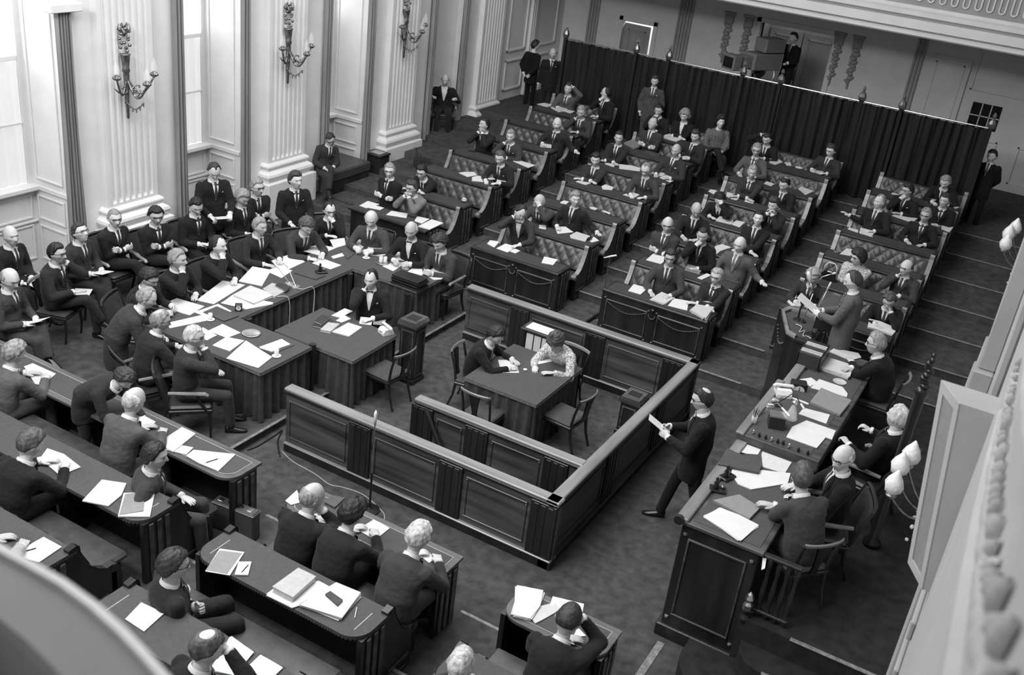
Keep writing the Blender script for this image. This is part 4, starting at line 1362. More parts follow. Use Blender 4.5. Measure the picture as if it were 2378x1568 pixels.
# arm poses: target of right / left wrist in body axes (x right, y forward, z up) relative to the point between the shoulders, unless 'H' (head centre) or 'D' (desk plane, z above it)
POSES = {
    'desk':   (('D', (.16, .40, .035), 'flat', (0, 0, -1)), ('D', (-.16, .38, .035), 'flat', (0, 0, -1))),
    'write':  (('D', (.10, .42, .035), 'curl', (-.3, 0, -1)), ('D', (-.18, .36, .035), 'flat', (0, 0, -1))),
    'foldtable': (('D', (-.08, .32, .04), 'flat', (0, 0, -1)), ('D', (.10, .36, .045), 'flat', (0, 0, -1))),
    'cross':  (('S', (-.075, .165, -.235), 'curl', (0, -1, .1)), ('S', (.065, .20, -.205), 'curl', (0, -1, 0))),
    'chinR':  (('H', (.03, .125, -.155), 'fist', (-.3, -1, 0)), ('D', (-.10, .30, .04), 'flat', (0, 0, -1))),
    'chinL':  (('D', (.10, .30, .04), 'flat', (0, 0, -1)), ('H', (-.03, .125, -.155), 'fist', (.3, -1, 0))),
    'cheekR': (('H', (.085, .075, -.16), 'curl', (-1, -.3, 0)), ('D', (-.08, .32, .04), 'flat', (0, 0, -1))),
    'cheekL': (('D', (.08, .32, .04), 'flat', (0, 0, -1)), ('H', (-.085, .075, -.16), 'curl', (1, -.3, 0))),
    'browR':  (('H', (.07, .13, -.03), 'curl', (-.6, -1, 0)), ('D', (-.08, .32, .04), 'flat', (0, 0, -1))),
    'browL':  (('D', (.08, .32, .04), 'flat', (0, 0, -1)), ('H', (-.07, .13, -.03), 'curl', (.6, -1, 0))),
    'topR':   (('H', (.14, .03, .06), 'curl', (-1, 0, -.3)), ('D', (-.08, .32, .04), 'flat', (0, 0, -1))),
    'topL':   (('D', (.08, .32, .04), 'flat', (0, 0, -1)), ('H', (-.14, .03, .06), 'curl', (1, 0, -.3))),
    'clasp':  (('H', (.045, .13, -.15), 'curl', (-1, -.2, 0)), ('H', (-.045, .13, -.15), 'curl', (1, -.2, 0))),
    'claspL': (('S', (.05, .32, -.22), 'curl', (-1, 0, 0)), ('S', (-.05, .32, -.22), 'curl', (1, 0, 0))),
    'lap':    (('P', (.10, .30, .10), 'flat', (0, 0, -1)), ('P', (-.10, .28, .10), 'flat', (0, 0, -1))),
    'laphold': (('P', (.10, .30, .17), 'curl', (-.6, 0, -1)), ('P', (-.12, .32, .16), 'curl', (.6, 0, -1))),
    'read':   (('S', (.13, .36, -.24), 'curl', (-1, 0, -.2)), ('S', (-.13, .36, -.24), 'curl', (1, 0, -.2))),
    'readlow': (('D', (.14, .36, .08), 'curl', (-1, 0, -.4)), ('D', (-.14, .36, .08), 'curl', (1, 0, -.4))),
    'sides':  (('S', (.27, .04, -.56), 'flat', (-1, 0, 0)), ('S', (-.27, .04, -.56), 'flat', (1, 0, 0))),
    'back':   (('S', (.10, -.16, -.46), 'fist', (0, 1, 0)), ('S', (-.10, -.16, -.46), 'fist', (0, 1, 0))),
    'pocket': (('S', (.22, .10, -.50), 'fist', (-1, 0, 0)), ('S', (-.22, .10, -.50), 'fist', (1, 0, 0))),
    'phoneR': (('H', (.10, .05, -.10), 'fist', (-1, 0, 0)), ('D', (-.12, .40, .05), 'flat', (0, 0, -1))),
    'benchR': (('S', (.52, -.02, -.18), 'flat', (0, 0, -1)), ('D', (-.14, .34, .04), 'flat', (0, 0, -1))),
    'benchL': (('D', (.14, .34, .04), 'flat', (0, 0, -1)), ('S', (-.56, .10, -.22), 'flat', (0, 0, -1))),
    'armsrest': (('P', (.27, .24, .30), 'curl', (0, 0, -1)), ('P', (-.27, .24, .30), 'curl', (0, 0, -1))),
    'elbowR': (('S', (.33, .16, -.30), 'curl', (0, 0, -1)), ('P', (-.10, .30, .10), 'flat', (0, 0, -1))),
    'readstand': (('S', (.12, .36, -.33), 'curl', (-1, 0, -.2)), ('S', (-.12, .36, -.30), 'curl', (1, 0, -.2))),
    'down':   (('S', (.16, .30, -.42), 'curl', (0, 0, -1)), ('S', (-.16, .34, -.40), 'curl', (0, 0, -1))),
    'camera': (('S', (.18, .34, -.16), 'fist', (0, 0, -1)), ('S', (-.18, .34, -.30), 'fist', (0, 0, -1))),
}

def build_people():
    jobs = []
    for n, p in enumerate(PEOPLE):
        rng = random.Random(n * 13 + 5)
        s = p['s']
        fa = math.radians(p['face'])
        F = V3(math.cos(fa), math.sin(fa), 0)
        Rt = V3(math.sin(fa), -math.cos(fa), 0)
        U = V3(0, 0, 1)
        fl = p['floor']
        desk = p['desk'] if p['desk'] is not None else fl + .75
        lean, sd = p['lean'], p['side']
        hipz = (.92 * s if p['stand'] else p['seat'] + .10) if p['hip'] is None else p['hip']
        L = .66 * s
        zz = math.sqrt(max(L * L - lean * lean - sd * sd, .02))
        zh = p['zh'] if p['zh'] is not None else fl + hipz + zz
        Hd = Vector(at(p['px'], p['py'], zh))
        if p['Yt'] is not None:
            yt = p['Yt'] + F.y * lean
            Hd = Vector(atY(p['px'], p['py'], yt))
            lo_, hi_ = zh - .09, zh + .11
            if Hd.z < lo_ or Hd.z > hi_:
                Hd = Vector(at(p['px'], p['py'], min(max(Hd.z, lo_), hi_)))
        Pv = V3(Hd.x, Hd.y, 0) - F * lean - Rt * sd
        Pv.z = fl + hipz
        T = (Hd - Pv)
        Tu = T.normalized()
        # spine (slightly rounded back)
        bow = .03 + .12 * max(lean - .1, 0)
        neck = Hd - (Tu * .6 + U * .4).normalized() * .145 * s - F * .026
        def sp(t, Pv=Pv, neck=neck, F=F, bow=bow, s=s):
            c = Pv.lerp(neck, t)
            return c - F * bow * math.sin(PI * t) * s
        # torso axes
        def axes(t, sp=sp, Rt=Rt):
            tg = (sp(min(t + .05, 1)) - sp(max(t - .05, 0))).normalized()
            sx = (Rt - tg * Rt.dot(tg)).normalized()
            return tg, sx, tg.cross(sx)     # depth axis points forward
        so = p['stout'] * s * 1.10
        jb, bb = MB(), MB()
        prof = [(-.02, .165, .125), (.12, .168, .125), (.3, .160 * so / s, .122 * so / s), (.5, .172, .120), (.68, .192, .128), (.80, .190, .122), (.89, .158, .104), (.945, .112, .088), (.965, .088, .078)]
        if p['stand']:
            prof = [(-.52, .175, .125), (-.3, .178, .13)] + prof
        secs, bsecs = [], []
        for t, a, d in prof:
            if t < 0:
                c = sp(0) + U * t * .5 * s
                tg, sx, fy = U, Rt, F
            else:
                c = sp(t)
                tg, sx, fy = axes(t)
            secs.append((c, sx * a * so, fy * d * so))
            if t >= 0:
                bsecs.append((c, sx * a * so * .8, fy * d * so * .75))
        loft(jb, secs)
        loft(bb, bsecs, 10)
        tgs, sxs, fys = axes(.9)
        S0 = sp(.82)
        shR, shL = S0 + sxs * .186 * s, S0 - sxs * .186 * s
        # arms
        hands = []
        pz = POSES[p['pose']] if isinstance(p['pose'], str) else p['pose']
        for q, (mode, off, hk, pal) in enumerate(pz):
            sg = 1 if q == 0 else -1
            sh = shR if q == 0 else shL
            off = V3(*off)
            vec = Rt * off.x + F * off.y + U * off.z
            if mode == 'D':
                base = V3(S0.x, S0.y, desk)
            elif mode == 'H':
                base = Hd
            elif mode == 'P':
                base = Pv.copy()
            elif mode == 'W':
                base, vec = V3(0, 0, 0), V3(*at(*pz[q][1]))
            else:
                base = S0
            tgt = base + vec
            pole = Rt * (.7 * sg) - U * 1.0 - F * .35
            if mode == 'H' or mode == 'D':
                pole = Rt * (.8 * sg) - U * .9
            el, wr = ik(sh, tgt, .285 * s, .255 * s, pole)
            jb.ball(sh, .072 * s, 10, 8)
            jb.tube([sh, sh.lerp(el, .5), el], [.072 * s, .068 * s, .061 * s], 12)
            jb.ball(el, .061 * s, 10, 8)
            wj = el.lerp(wr, .97)
            jb.tube([el, el.lerp(wr, .4), wj], [.061 * s, .056 * s, .046 * s], 12)
            bb.tube([sh, el, wr, wr + (wr - el).normalized() * .02], [.05 * s, .04 * s, .026 * s, .024 * s], 8)
            bb.ball(sh, .05 * s, 8, 6)
            bb.ball(el, .04 * s, 8, 6)
            f = (wr - el).normalized()
            palm = Rt * pal[0] + F * pal[1] + U * pal[2]
            palm = palm - f * palm.dot(f)
            if palm.length < .05:
                palm = (-U) - f * (-U).dot(f)
            palm.normalize()
            # let the hand bend a little towards a flat surface
            if mode == 'D':
                f2 = (f - U * f.z * .85).normalized()
                palm = (palm - f2 * palm.dot(f2)).normalized()
            else:
                f2 = f
            hands.append((sg, wr, f2, palm, hk, el))
        # legs
        tb = MB()
        lg = p['legs']
        feet = []
        for sg in (1, -1):
            hp = Pv + Rt * (.092 * s * sg) - U * .01
            if p['stand']:
                st = (.0, .0) if not lg else lg[0 if sg > 0 else 1]
                an = V3(Pv.x, Pv.y, fl + .085) + Rt * (.11 * s * sg) + F * (.02 + st[0])
                kn = hp.lerp(an, .5) + F * (.03 + .35 * max(st[1], 0))
                if st[1] > 0:
                    an = an + U * st[1]
                fd = F.copy()
            else:
                if lg == 'crossR' and sg > 0:
                    kn = hp + F * .42 * s - Rt * .10 + U * .12
                    an = kn + F * .16 - Rt * .12 - U * .36
                    fd = (F * .9 - Rt * .2 - U * .3).normalized()
                elif lg == 'crossL' and sg < 0:
                    kn = hp + F * .42 * s + Rt * .10 + U * .12
                    an = kn + F * .16 + Rt * .12 - U * .36
                    fd = (F * .9 + Rt * .2 - U * .3).normalized()
                else:
                    kn = hp + F * .43 * s + Rt * .04 * sg
                    kn.z = fl + p['seat'] + .075
                    an = V3(kn.x, kn.y, fl + .085) + F * (.04 if lg != 'back' else -.12)
                    fd = F.copy()
            hk_ = .86 if p['stand'] else 1
            tb.tube([hp, hp.lerp(kn, .5), kn], [.094 * s * hk_, .080 * s, .066 * s], 12)
            tb.ball(hp, .096 * s * hk_, 10, 8)
            tb.ball(kn, .066 * s, 10, 8)
            tb.tube([kn, kn.lerp(an, .5), an], [.066 * s, .062 * s, .056 * s], 12)
            bb.tube([hp, kn, an], [.07 * s, .05 * s, .035 * s], 8)
            feet.append((an, fd))
        loft(tb, [(Pv + U * z_, Rt * a_ * so * (.9 if p['stand'] else 1), F * d_ * so * (.85 if p['stand'] else 1)) for z_, a_, d_ in ((-.10, .13, .10), (-.02, .165, .125), (.10, .160, .118), (.16, .150, .105))])
        bb.tube([sp(.9), neck, neck.lerp(Hd, .55)], [.062 * s, .056 * s, .054 * s], 12)
        jobs.append(dict(p=p, n=n, Hd=Hd, Pv=Pv, F=F, Rt=Rt, S0=S0, neck=neck, sp=sp, axes=axes, hands=hands, feet=feet, s=s,
                         j=remesh_obj(jb, 'jacket', .0185, 3, .5), t=remesh_obj(tb, 'trousers', .022, 3, .5), b=remesh_obj(bb, 'body', .024, 1, .4)))
    objs = [o for J in jobs for o in (J['j'], J['t'], J['b'])]
    meshes = evaluated(objs)
    for i, J in enumerate(jobs):
        finish_person(J, *meshes[3 * i:3 * i + 3])
    for o in objs:
        md = o.data
        bpy.data.objects.remove(o)
        bpy.data.meshes.remove(md)

def simple(name, verts, faces, material, parent, smooth=True, mids=None, mats=None, origin=None):
    me = bpy.data.meshes.new(name)
    vv = [tuple(Vector(v) - origin) for v in verts] if origin is not None else [tuple(v) for v in verts]
    me.from_pydata(vv, [], faces)
    for m_ in (mats or [material]):
        me.materials.append(m_)
    if mids is not None:
        me.polygons.foreach_set('material_index', mids)
    if smooth:
        me.polygons.foreach_set('use_smooth', [True] * len(me.polygons))
    o = bpy.data.objects.new(name, me)
    COL.objects.link(o)
    o.parent = parent
    return o

def finish_person(J, mj, mt_, mb_):
    p, s, F, Rt = J['p'], J['s'], J['F'], J['Rt']
    U = V3(0, 0, 1)
    n = J['n']
    rng = random.Random(n * 31 + 3)
    org = V3(J['Pv'].x, J['Pv'].y, p['floor'])
    root = thing('person', p['label'], 'person', org, 0, p['group'])
    skin = SKIN[p['skin'] if p['skin'] is not None else n % 3]
    hs, hc = p['hair'] if p['hair'] else (None, 'dark')
    # head frame
    yaw, pit, rol = map(math.radians, (p['yaw'], p['pitch'], p['roll']))
    hf = (F * math.cos(yaw) + Rt * math.sin(yaw)).normalized()
    hr = (Rt * math.cos(yaw) - F * math.sin(yaw)).normalized()
    fw = (hf * math.cos(pit) - U * math.sin(pit)).normalized()
    up = hr.cross(fw).normalized()
    hr2 = hr * math.cos(rol) + up * math.sin(rol)
    up2 = up * math.cos(rol) - hr * math.sin(rol)
    HM = np.array([hr2, fw, up2]).T * (1.10 * s)
    hs_x = 1 + rng.uniform(-.05, .05)
    fat = 1 + rng.uniform(-.04, .08)
    hvar = np.array([hs_x * fat, 1 + rng.uniform(-.03, .03), 1 + rng.uniform(-.04, .04)])
    tr = lambda A: (np.asarray(A) * hvar) @ HM.T + np.array(J['Hd'])
    # --- body (head, neck, hands and the figure under the clothes) as one mesh
    bv, bf = mesh_arrays(mb_)
    V, Fc, M = [bv], list(bf), [0] * len(bf)
    off = len(bv)
    V.append(tr(HEAD_V))
    Fc += [tuple(i + off for i in f) for f in HEAD_F]
    M += HEAD_M
    off += len(HEAD_V)
    for sg, wr, f, palm, hk, el in J['hands']:
        hv, hf_ = HANDS[p['hand'] or hk] if isinstance(p['hand'], (str, type(None))) else HANDS[hk]
        zax = -palm
        xax = f.cross(zax).normalized()
        hm = np.array([xax * s, f * s, zax * s]).T
        A = hv.copy()
        if sg < 0:
            A[:, 0] *= -1
        V.append(A @ hm.T + np.array(wr - f * .012))
        Fc += [tuple(i + off for i in (q if sg > 0 else q[::-1])) for q in hf_]
        M += [0] * len(hf_)
        off += len(hv)
    simple('body', np.concatenate(V), Fc, None, root, True, M, [skin, HAIRM[hc], EYE, LIP], org)
    # --- hair
    if hs:
        hv, hf_ = hair_of(hs, n)
        simple('hair', tr(hv), hf_, HAIRM[hc], root, True, None, None, org)
    if p['mous']:
        b = MB().ball((0, .098, -.052), (.026, .008, .006), 8, 5)
        simple('moustache', tr(b.v), b.f, HAIRM[hc], root, True, None, None, org)
    # --- jacket, trousers
    jk = cloth(p['suit'], p['kind'])
    jv, jf = mesh_arrays(mj)
    nr_ = np.empty(len(mj.vertices) * 3)
    mj.vertices.foreach_get('normal', nr_)
    nr_ = nr_.reshape(-1, 3)
    w_ = np.array([noise.noise(Vector(c_) * 9.0 + Vector((n, 0, 0))) * .006 - abs(noise.noise(Vector((c_[0] * 16, c_[1] * 16 + n, c_[2] * 30)))) * .009 for c_ in jv])
    mj.vertices.foreach_set('co', (jv + nr_ * w_[:, None]).ravel())
    mj.materials.append(jk)
    mj.transform(Matrix.Translation(-org))
    mj.name = p['wear']
    o = bpy.data.objects.new(p['wear'], mj)
    COL.objects.link(o)
    o.parent = root
    tv = cloth(p['trouser'] if p['trouser'] is not None else p['suit'], 'suit' if p['kind'] == 'print' else p['kind'])
    mt_.materials.append(tv)
    mt_.transform(Matrix.Translation(-org))
    nm = 'skirt' if p['wear'] in ('blouse', 'cardigan', 'dress') else 'trousers'
    mt_.name = nm
    o = bpy.data.objects.new(nm, mt_)
    COL.objects.link(o)
    o.parent = root
    bpy.data.meshes.remove(mb_)
    # --- shoes
    for an, fd in J['feet']:
        r_ = fd.cross(U).normalized()
        u_ = r_.cross(fd).normalized()
        b = MB()
        loft(b, [(an - fd * .075 - u_ * .035, r_ * .030, u_ * .045), (an - fd * .03 - u_ * .03, r_ * .038, u_ * .052), (an + fd * .04 - u_ * .045, r_ * .041, u_ * .038), (an + fd * .12 - u_ * .058, r_ * .046, u_ * .026), (an + fd * .18 - u_ * .064, r_ * .038, u_ * .019), (an + fd * .205 - u_ * .067, r_ * .018, u_ * .012)], 10)
        simple('shoe', b.v, b.f, SHOE, root, True, None, None, org)
    # --- shirt front, collar, cuffs, tie, lapels laid on the jacket's chest
    bvh = BVHTree.FromPolygons([tuple(v) for v in jv], jf)
    tg, sx, fy = J['axes'](.75)
    sp = J['sp']
    def on(u, t, lift):
        """point on the chest: u metres to the right, t along the spine"""
        c = sp(t)
        tg_, sx_, fy_ = J['axes'](t)
        o_ = c + sx_ * u + fy_ * .18 * p['stout'] * s
        h = bvh.ray_cast(o_, -fy_, .25)
        q = h[0] if h[0] is not None and t < 1.0 else c + sx_ * u + fy_ * (.074 if t < 1.0 else .066) * s
        return q + fy_ * lift
    if p['wear'] == 'jacket':
        t0, t1 = 1.03, (.46 if not p['vest'] else .58)
        if p['lean'] > .3: t1 = .62
        vw = .050 if p['tie'] != 'whitebow' else .075
        if p['tie'] == 'whitebow': t1 = .40
        rows = 9
        G = []
        for i in range(rows):
            k = i / (rows - 1)
            t = t0 + (t1 - t0) * k
            w = (vw * (1 - k) ** .8 + .004) * s
            G.append([on(w * (j / 3 - 1), t, .006) for j in range(7)])
        b = MB().grid(G)
        simple('shirt_front', b.v, b.f, SHIRT, root, True, None, None, org)
        b = MB()
        # collar: a folded band round the neck
        nk, cf = J['neck'], []
        cu = (J['Hd'] - nk).normalized()
        cx = (Rt - cu * Rt.dot(cu)).normalized()
        cy = cu.cross(cx)
        ring = []
        for hgt, ra, rb in ((-.026, .076, .080), (-.008, .072, .076), (.010, .0665, .071), (.008, .063, .067), (-.012, .060, .064)):
            ring.append([nk + cu * (hgt - .022 * math.cos(a_) * (1 if hgt < .01 else .6)) * s + (cx * math.sin(a_) * ra + cy * math.cos(a_) * rb) * s for a_ in [2 * PI * k / 18 for k in range(19)]])
        b.grid(ring)
        simple('collar', b.v, b.f, SHIRT, root, True, None, None, org)
        for sg, wr, f, palm, hk, el in J['hands']:
            fd = (wr - el).normalized()
            b = MB()
            b.tube([wr - fd * .03, wr + fd * .012], [.040 * s, .0375 * s], 10)
            simple('cuff', b.v, b.f, SHIRT, root, True, None, None, org)
        # lapels
        for sg in (1, -1):
            b = MB()
            G = []
            for i in range(8):
                k = i / 7
                t = .985 + (t1 - .02 - .985) * k
                w = (vw * (1 - k) ** .8 + .002) * s
                lw = (.018 + .05 * math.sin(PI * min(k * 1.15 + .08, 1)) ** 1.2) * s
                G.append([on(sg * (w + lw * e), t, l) for e, l in ((-.12, .004), (0, .012), (.5, .012), (1, .010), (1.06, .001))])
            b.grid(G)
            simple('lapel', b.v, b.f, jk, root, True, None, None, org)
        if p['tie'] == 'bow':
            b = MB()
            c = on(0, 1.0, .016)
            tg_, sx_, fy_ = J['axes'](.95)
            for sg in (1, -1):
                loft(b, [(c, sx_ * .001, tg_ * .008), (c + sx_ * .02 * sg, fy_ * .008, tg_ * .016), (c + sx_ * .045 * sg, fy_ * .006, tg_ * .02)], 8)
            b.ball(c, .009, 8, 6)
            simple('bow_tie', b.v, b.f, TIES['black'], root, True, None, None, org)
        elif p['tie'] not in ('none', 'whitebow'):
            G = []
            for i in range(8):
                k = i / 7
                t = 1.015 + (t1 + .03 - 1.015) * k
                w = (.019 if i == 0 else .013 + .016 * k) * s
                G.append([on(w * e, t, l) for e, l in ((-1, .009), (0, .016), (1, .009))])
            b = MB().grid(G)
            simple('tie', b.v, b.f, TIES[p['tie']], root, True, None, None, org)
        elif p['tie'] == 'whitebow':
            b = MB()
            c = on(0, 1.0, .016)
            tg_, sx_, fy_ = J['axes'](.95)
            for sg in (1, -1):
                loft(b, [(c, sx_ * .001, tg_ * .01), (c + sx_ * .02 * sg, fy_ * .008, tg_ * .018), (c + sx_ * .045 * sg, fy_ * .006, tg_ * .02)], 8)
            simple('bow_tie', b.v, b.f, TIES['white'], root, True, None, None, org)
        if p['square']:
            G = [[on(-(.095 + .02 * e) * s, .70 + .03 * g_ + .012 * (e == 1) * g_, .008) for e in (-1, 0, 1)] for g_ in (0, .5, 1)]
            b = MB().grid(G)
            simple('pocket_square', b.v, b.f, SHIRT, root, True, None, None, org)
    else:
        nk = J['neck']
        cu = (J['Hd'] - nk).normalized()
        b = MB()
        ring = []
        cx = (Rt - cu * Rt.dot(cu)).normalized()
        cy = cu.cross(cx)
        for hgt, ra in ((-.03, .092), (-.005, .085), (.0, .072)):
            ring.append([nk + cu * (hgt - .02 * math.cos(a_)) * s + (cx * math.sin(a_) + cy * math.cos(a_)) * ra * s for a_ in [2 * PI * k / 16 for k in range(17)]])
        b.grid(ring)
        simple('collar', b.v, b.f, jk if p['kind'] != 'suit' else SHIRT, root, True, None, None, org)
    # --- glasses
    if p['glasses']:
        b = MB()
        th = .0026 if p['glasses'] != 'thin' else .0014
        for sg in (1, -1):
            pts = [(sg * (.033 + .021 * math.cos(a_)), .094 - .012 * abs(.033 + .021 * math.cos(a_)) / .054, .011 + .0155 * math.sin(a_)) for a_ in [2 * PI * k / 12 for k in range(13)]]
            b.tube(pts, th, 5)
            b.tube([(sg * .054, .084, .016), (sg * .0755, .05, .016), (sg * .081, -.005, .014)], th * .9, 5)
            if p['glasses'] != 'thin':
                b.tube([(sg * .012, .096, .022), (sg * .033, .096, .028), (sg * .055, .085, .022)], th * 1.3, 5)
        b.tube([(-.012, .098, .016), (.012, .098, .016)], th, 5)
        simple('spectacles', tr(b.v), b.f, SPEC, root, True, None, None, org)
    J['root'] = root
    if p['sheet']:
        lb, w_, h_, kind_ = p['sheet']
        tips = [wr + f * .085 for sg, wr, f, palm, hk, el in J['hands']]
        c = (tips[0] + tips[1]) / 2 + U * .012
        xa_ = (tips[0] - tips[1])
        xa_.z *= .3
        xa_ = xa_.normalized() if xa_.length > .03 else Rt.copy()
        nn_ = ((J['Hd'] - c).normalized() * .55 + U * (.8 if kind_ != 'read' else .15)).normalized()
        nn_ = (nn_ - xa_ * nn_.dot(xa_)).normalized()
        ya_ = nn_.cross(xa_).normalized()
        c = c + ya_ * h_ * .18
        vs_ = []
        for e in (-.0015, .0015):
            for u_, v_ in ((-1, -1), (1, -1), (1, 1), (-1, 1)):
                vs_.append(xa_ * u_ * w_ / 2 + ya_ * v_ * h_ / 2 + nn_ * (e + .012 * (v_ == 1)))
        o = MB().add(vs_, [(0, 3, 2, 1), (4, 5, 6, 7), (0, 1, 5, 4), (1, 2, 6, 5), (2, 3, 7, 6), (3, 0, 4, 7)]).build('held_paper', PAPER)
        o.location = c
        tag(o, lb, 'paper', 'papers held in the hand')
    if p['chair']:
        fa = p['face'] + p['crot']
        pr = {'arm': CH_ARM, 'side': CH_SIDE}[p['chair']]
        off = V3(math.cos(math.radians(fa)), math.sin(math.radians(fa)), 0) * .03
        place_chair(pr, J['Pv'].x + off.x, J['Pv'].y + off.y, fa, p['floor'], ('upholstered armchair' if p['chair'] == 'arm' else 'chair with curved top rail') + ' occupied by ' + p['who'], 'occupied chairs')
# ------------------------------------------------------------------ everybody in the hall
def far(label, px, py, k, pose='desk', face=-90, **kw):
    g = kw.pop('group', 'members seated on the far benches')
    kw.setdefault('s', 1.07)
    person(label, px, py, face, floor=k * RISE, pose=pose, Yt=Yk(k) + .97, desk=k * RISE + .75, group=g, **kw)
def near(label, px, py, k, pose='write', face=90, **kw):
    kw.setdefault('s', 1.15)
    person(label, px, py, face, floor=k * RISE, pose=pose, Yt=Yn(k) - .94, desk=k * RISE + .75, group='members seated on the near benches', **kw)
MG, AG, LG = 'ministers at the U-shaped table', 'officials seated along the window wall', 'people standing in the hall'
G1 = dict(floor=PZ, desk=MT, s=1.13)
# officials along the window wall
person('man in dark suit at the far left edge turning to look across the hall', 25, 548, 10, **G1, pose='lap', yaw=15, pitch=0, hair=('bald', 'grey'), suit=.015, group=AG, chair='arm', who='the man at the far left edge by the window')
person('man in grey tweed with glasses reading a sheet at the left edge', 22, 648, 20, **G1, pose='laphold', pitch=22, yaw=8, hair=('bald', 'grey'), suit=.05, kind='tweed', glasses='thin', vest=True, group=AG, legs='crossL', chair='side', who='the tweed-suited man reading at the left edge', sheet=('folded white sheet read by the man in tweed at the left edge', .2, .26, 'read'))
person('man in dark suit and glasses resting his cheek on his hand', 132, 588, 20, **G1, pose='cheekL', pitch=4, hair=('short', 'black'), glasses=True, suit=.02, group=AG, legs='crossR', chair='side', who='the man resting his cheek on his hand')
person('man with glasses gazing up, clipboard on his knee', 186, 540, 10, **G1, pose='laphold', pitch=-18, yaw=5, hair=('short', 'dark'), glasses=True, suit=.03, group=AG, legs='crossL', chair='side', who='the man gazing up with a clipboard', sheet=('white notepad on the knee of the man gazing up', .21, .28, 'lap'))
person('bald man with glasses and folded arms before the nearest pilaster', 266, 507, 0, **G1, pose='cross', yaw=20, pitch=5, hair=('crew', 'grey'), glasses=True, suit=.015, group=AG, legs='crossR', chair='arm', who='the bald man with folded arms')
person('dark-haired man with glasses and folded arms beside the nearest pilaster', 362, 500, -10, **G1, pose='cross', yaw=15, pitch=12, hair=('side', 'black'), glasses=True, suit=.015, group=AG, legs='crossR', chair='arm', who='the dark-haired man with folded arms')
person('dark-haired man in dark suit bent over a notepad on his knee', 455, 478, -10, **G1, pose='laphold', pitch=28, yaw=12, hair=('short', 'black'), suit=.012, group=AG, chair='arm', who='the man bent over his notepad', sheet=('white notepad on the knee of the dark-haired man bent forward', .21, .28, 'lap'))
person('standing man in dark suit looking down at papers beside the window', 497, 396, -25, **G1, pose='down', stand=True, pitch=38, yaw=5, hair=('reced', 'dark'), suit=.012, square=True, group=LG, sheet=('white papers in the hands of the standing man beside the window', .22, .28, 'lap'))
person('grey-haired man in dark suit looking down at papers behind the ministers', 562, 458, -5, **G1, pose='laphold', pitch=32, yaw=-8, hair=('side', 'grey'), suit=.012, group=AG, chair='arm', who='the grey-haired man looking down at papers', sheet=('white sheet in the hands of the grey-haired man behind the ministers', .2, .27, 'lap'))
person('man with dark-rimmed glasses and folded arms looking aside before the second pilaster', 597, 435, -20, **G1, pose='cross', yaw=-15, pitch=5, hair=('short', 'grey'), glasses=True, suit=.02, group=AG, chair='arm', who='the man looking aside with folded arms')
person('young man with swept-back hair sitting upright with notes before the second pilaster', 686, 418, -30, **G1, pose='down', zh=1.66, hip=.80, lean=.05, yaw=-18, pitch=2, hair=('side', 'dark'), suit=.012, square=True, stand=True, group=LG, sheet=('small notebook held by the young man before the second pilaster', .10, .14, 'lap'))
person('man dozing with bowed head on the bench in the window niche', 768, 322, -25, floor=.32, pose='lap', lean=.12, side=-.10, yaw=20, pitch=38, roll=-22, hair=('short', 'dark'), glasses=True, suit=.03, legs='crossL', square=True, group=AG)
person('usher in evening dress with white bow tie seated in the niche', 1034, 186, -55, floor=.72, pose='armsrest', yaw=5, pitch=12, hair=('bald', 'grey'), tie='whitebow', suit=.012, s=1.06, group=AG, chair='arm', who='the usher in the wall niche')
# ministers
person('minister with glasses covering his mouth at the far corner of the table', 765, 488, -35, **G1, pose='chinL', yaw=-5, pitch=12, hair=('reced', 'black'), glasses=True, suit=.012, group=MG, zh=1.28, chair='arm', who='the minister covering his mouth')
person('grey-haired minister sitting upright behind the long side of the table', 603, 525, -10, **G1, pose='desk', lean=.14, yaw=-12, pitch=8, hair=('short', 'grey'), suit=.02, group=MG, chair='arm', who='the upright grey-haired minister')
person('young curly-haired minister writing with bowed head at the table', 712, 523, -20, **G1, pose='write', lean=.30, yaw=-10, pitch=40, hair=('wavy', 'brown'), suit=.04, group=MG, chair='arm', who='the young minister writing')
person('dark-haired balding minister in profile with hand at his mouth', 506, 570, 0, **G1, pose='chinR', yaw=-20, pitch=2, hair=('reced', 'black'), suit=.012, group=MG, chair='arm', who='the dark-haired minister in profile')
person('grey-haired minister resting his chin on his hand at the long table', 412, 602, 0, **G1, pose='chinR', yaw=-25, pitch=4, hair=('short', 'grey'), suit=.012, group=MG, chair='arm', who='the grey-haired minister resting his chin')
person('minister with dark hair and glasses reading with bowed head at the table corner', 345, 645, 25, **G1, pose='readlow', lean=.2, pitch=32, hair=('side', 'black'), glasses=True, suit=.012, group=MG, chair='arm', who='the minister reading at the near corner')
person('stooping grey-haired man in dark grey suit leaning over the ministers', 340, 692, 55, **G1, pose='down', stand=True, hip=.80, lean=.40, pitch=28, yaw=10, hair=('reced', 'grey'), suit=.035, group=LG)
person('grey-haired minister with glasses seen from behind at the near wing', 372, 745, 70, **G1, pose='desk', lean=.2, yaw=15, pitch=15, hair=('crown', 'grey'), glasses=True, suit=.02, group=MG, chair='arm', who='the minister with glasses at the near wing')
person('white-haired minister with glasses and hand at his mouth at the near wing', 450, 782, 45, **G1, pose='chinR', lean=.10, yaw=10, pitch=6, hair=('crew', 'white'), glasses=True, suit=.03, group=MG, chair='arm', who='the white-haired minister')
person('balding minister with waistcoat leafing through a book at the far wing', 862, 508, -75, **G1, pose='readlow', lean=.16, yaw=-12, pitch=26, hair=('bald', 'light'), suit=.05, vest=True, group=MG, chair='arm', who='the minister leafing through a book')
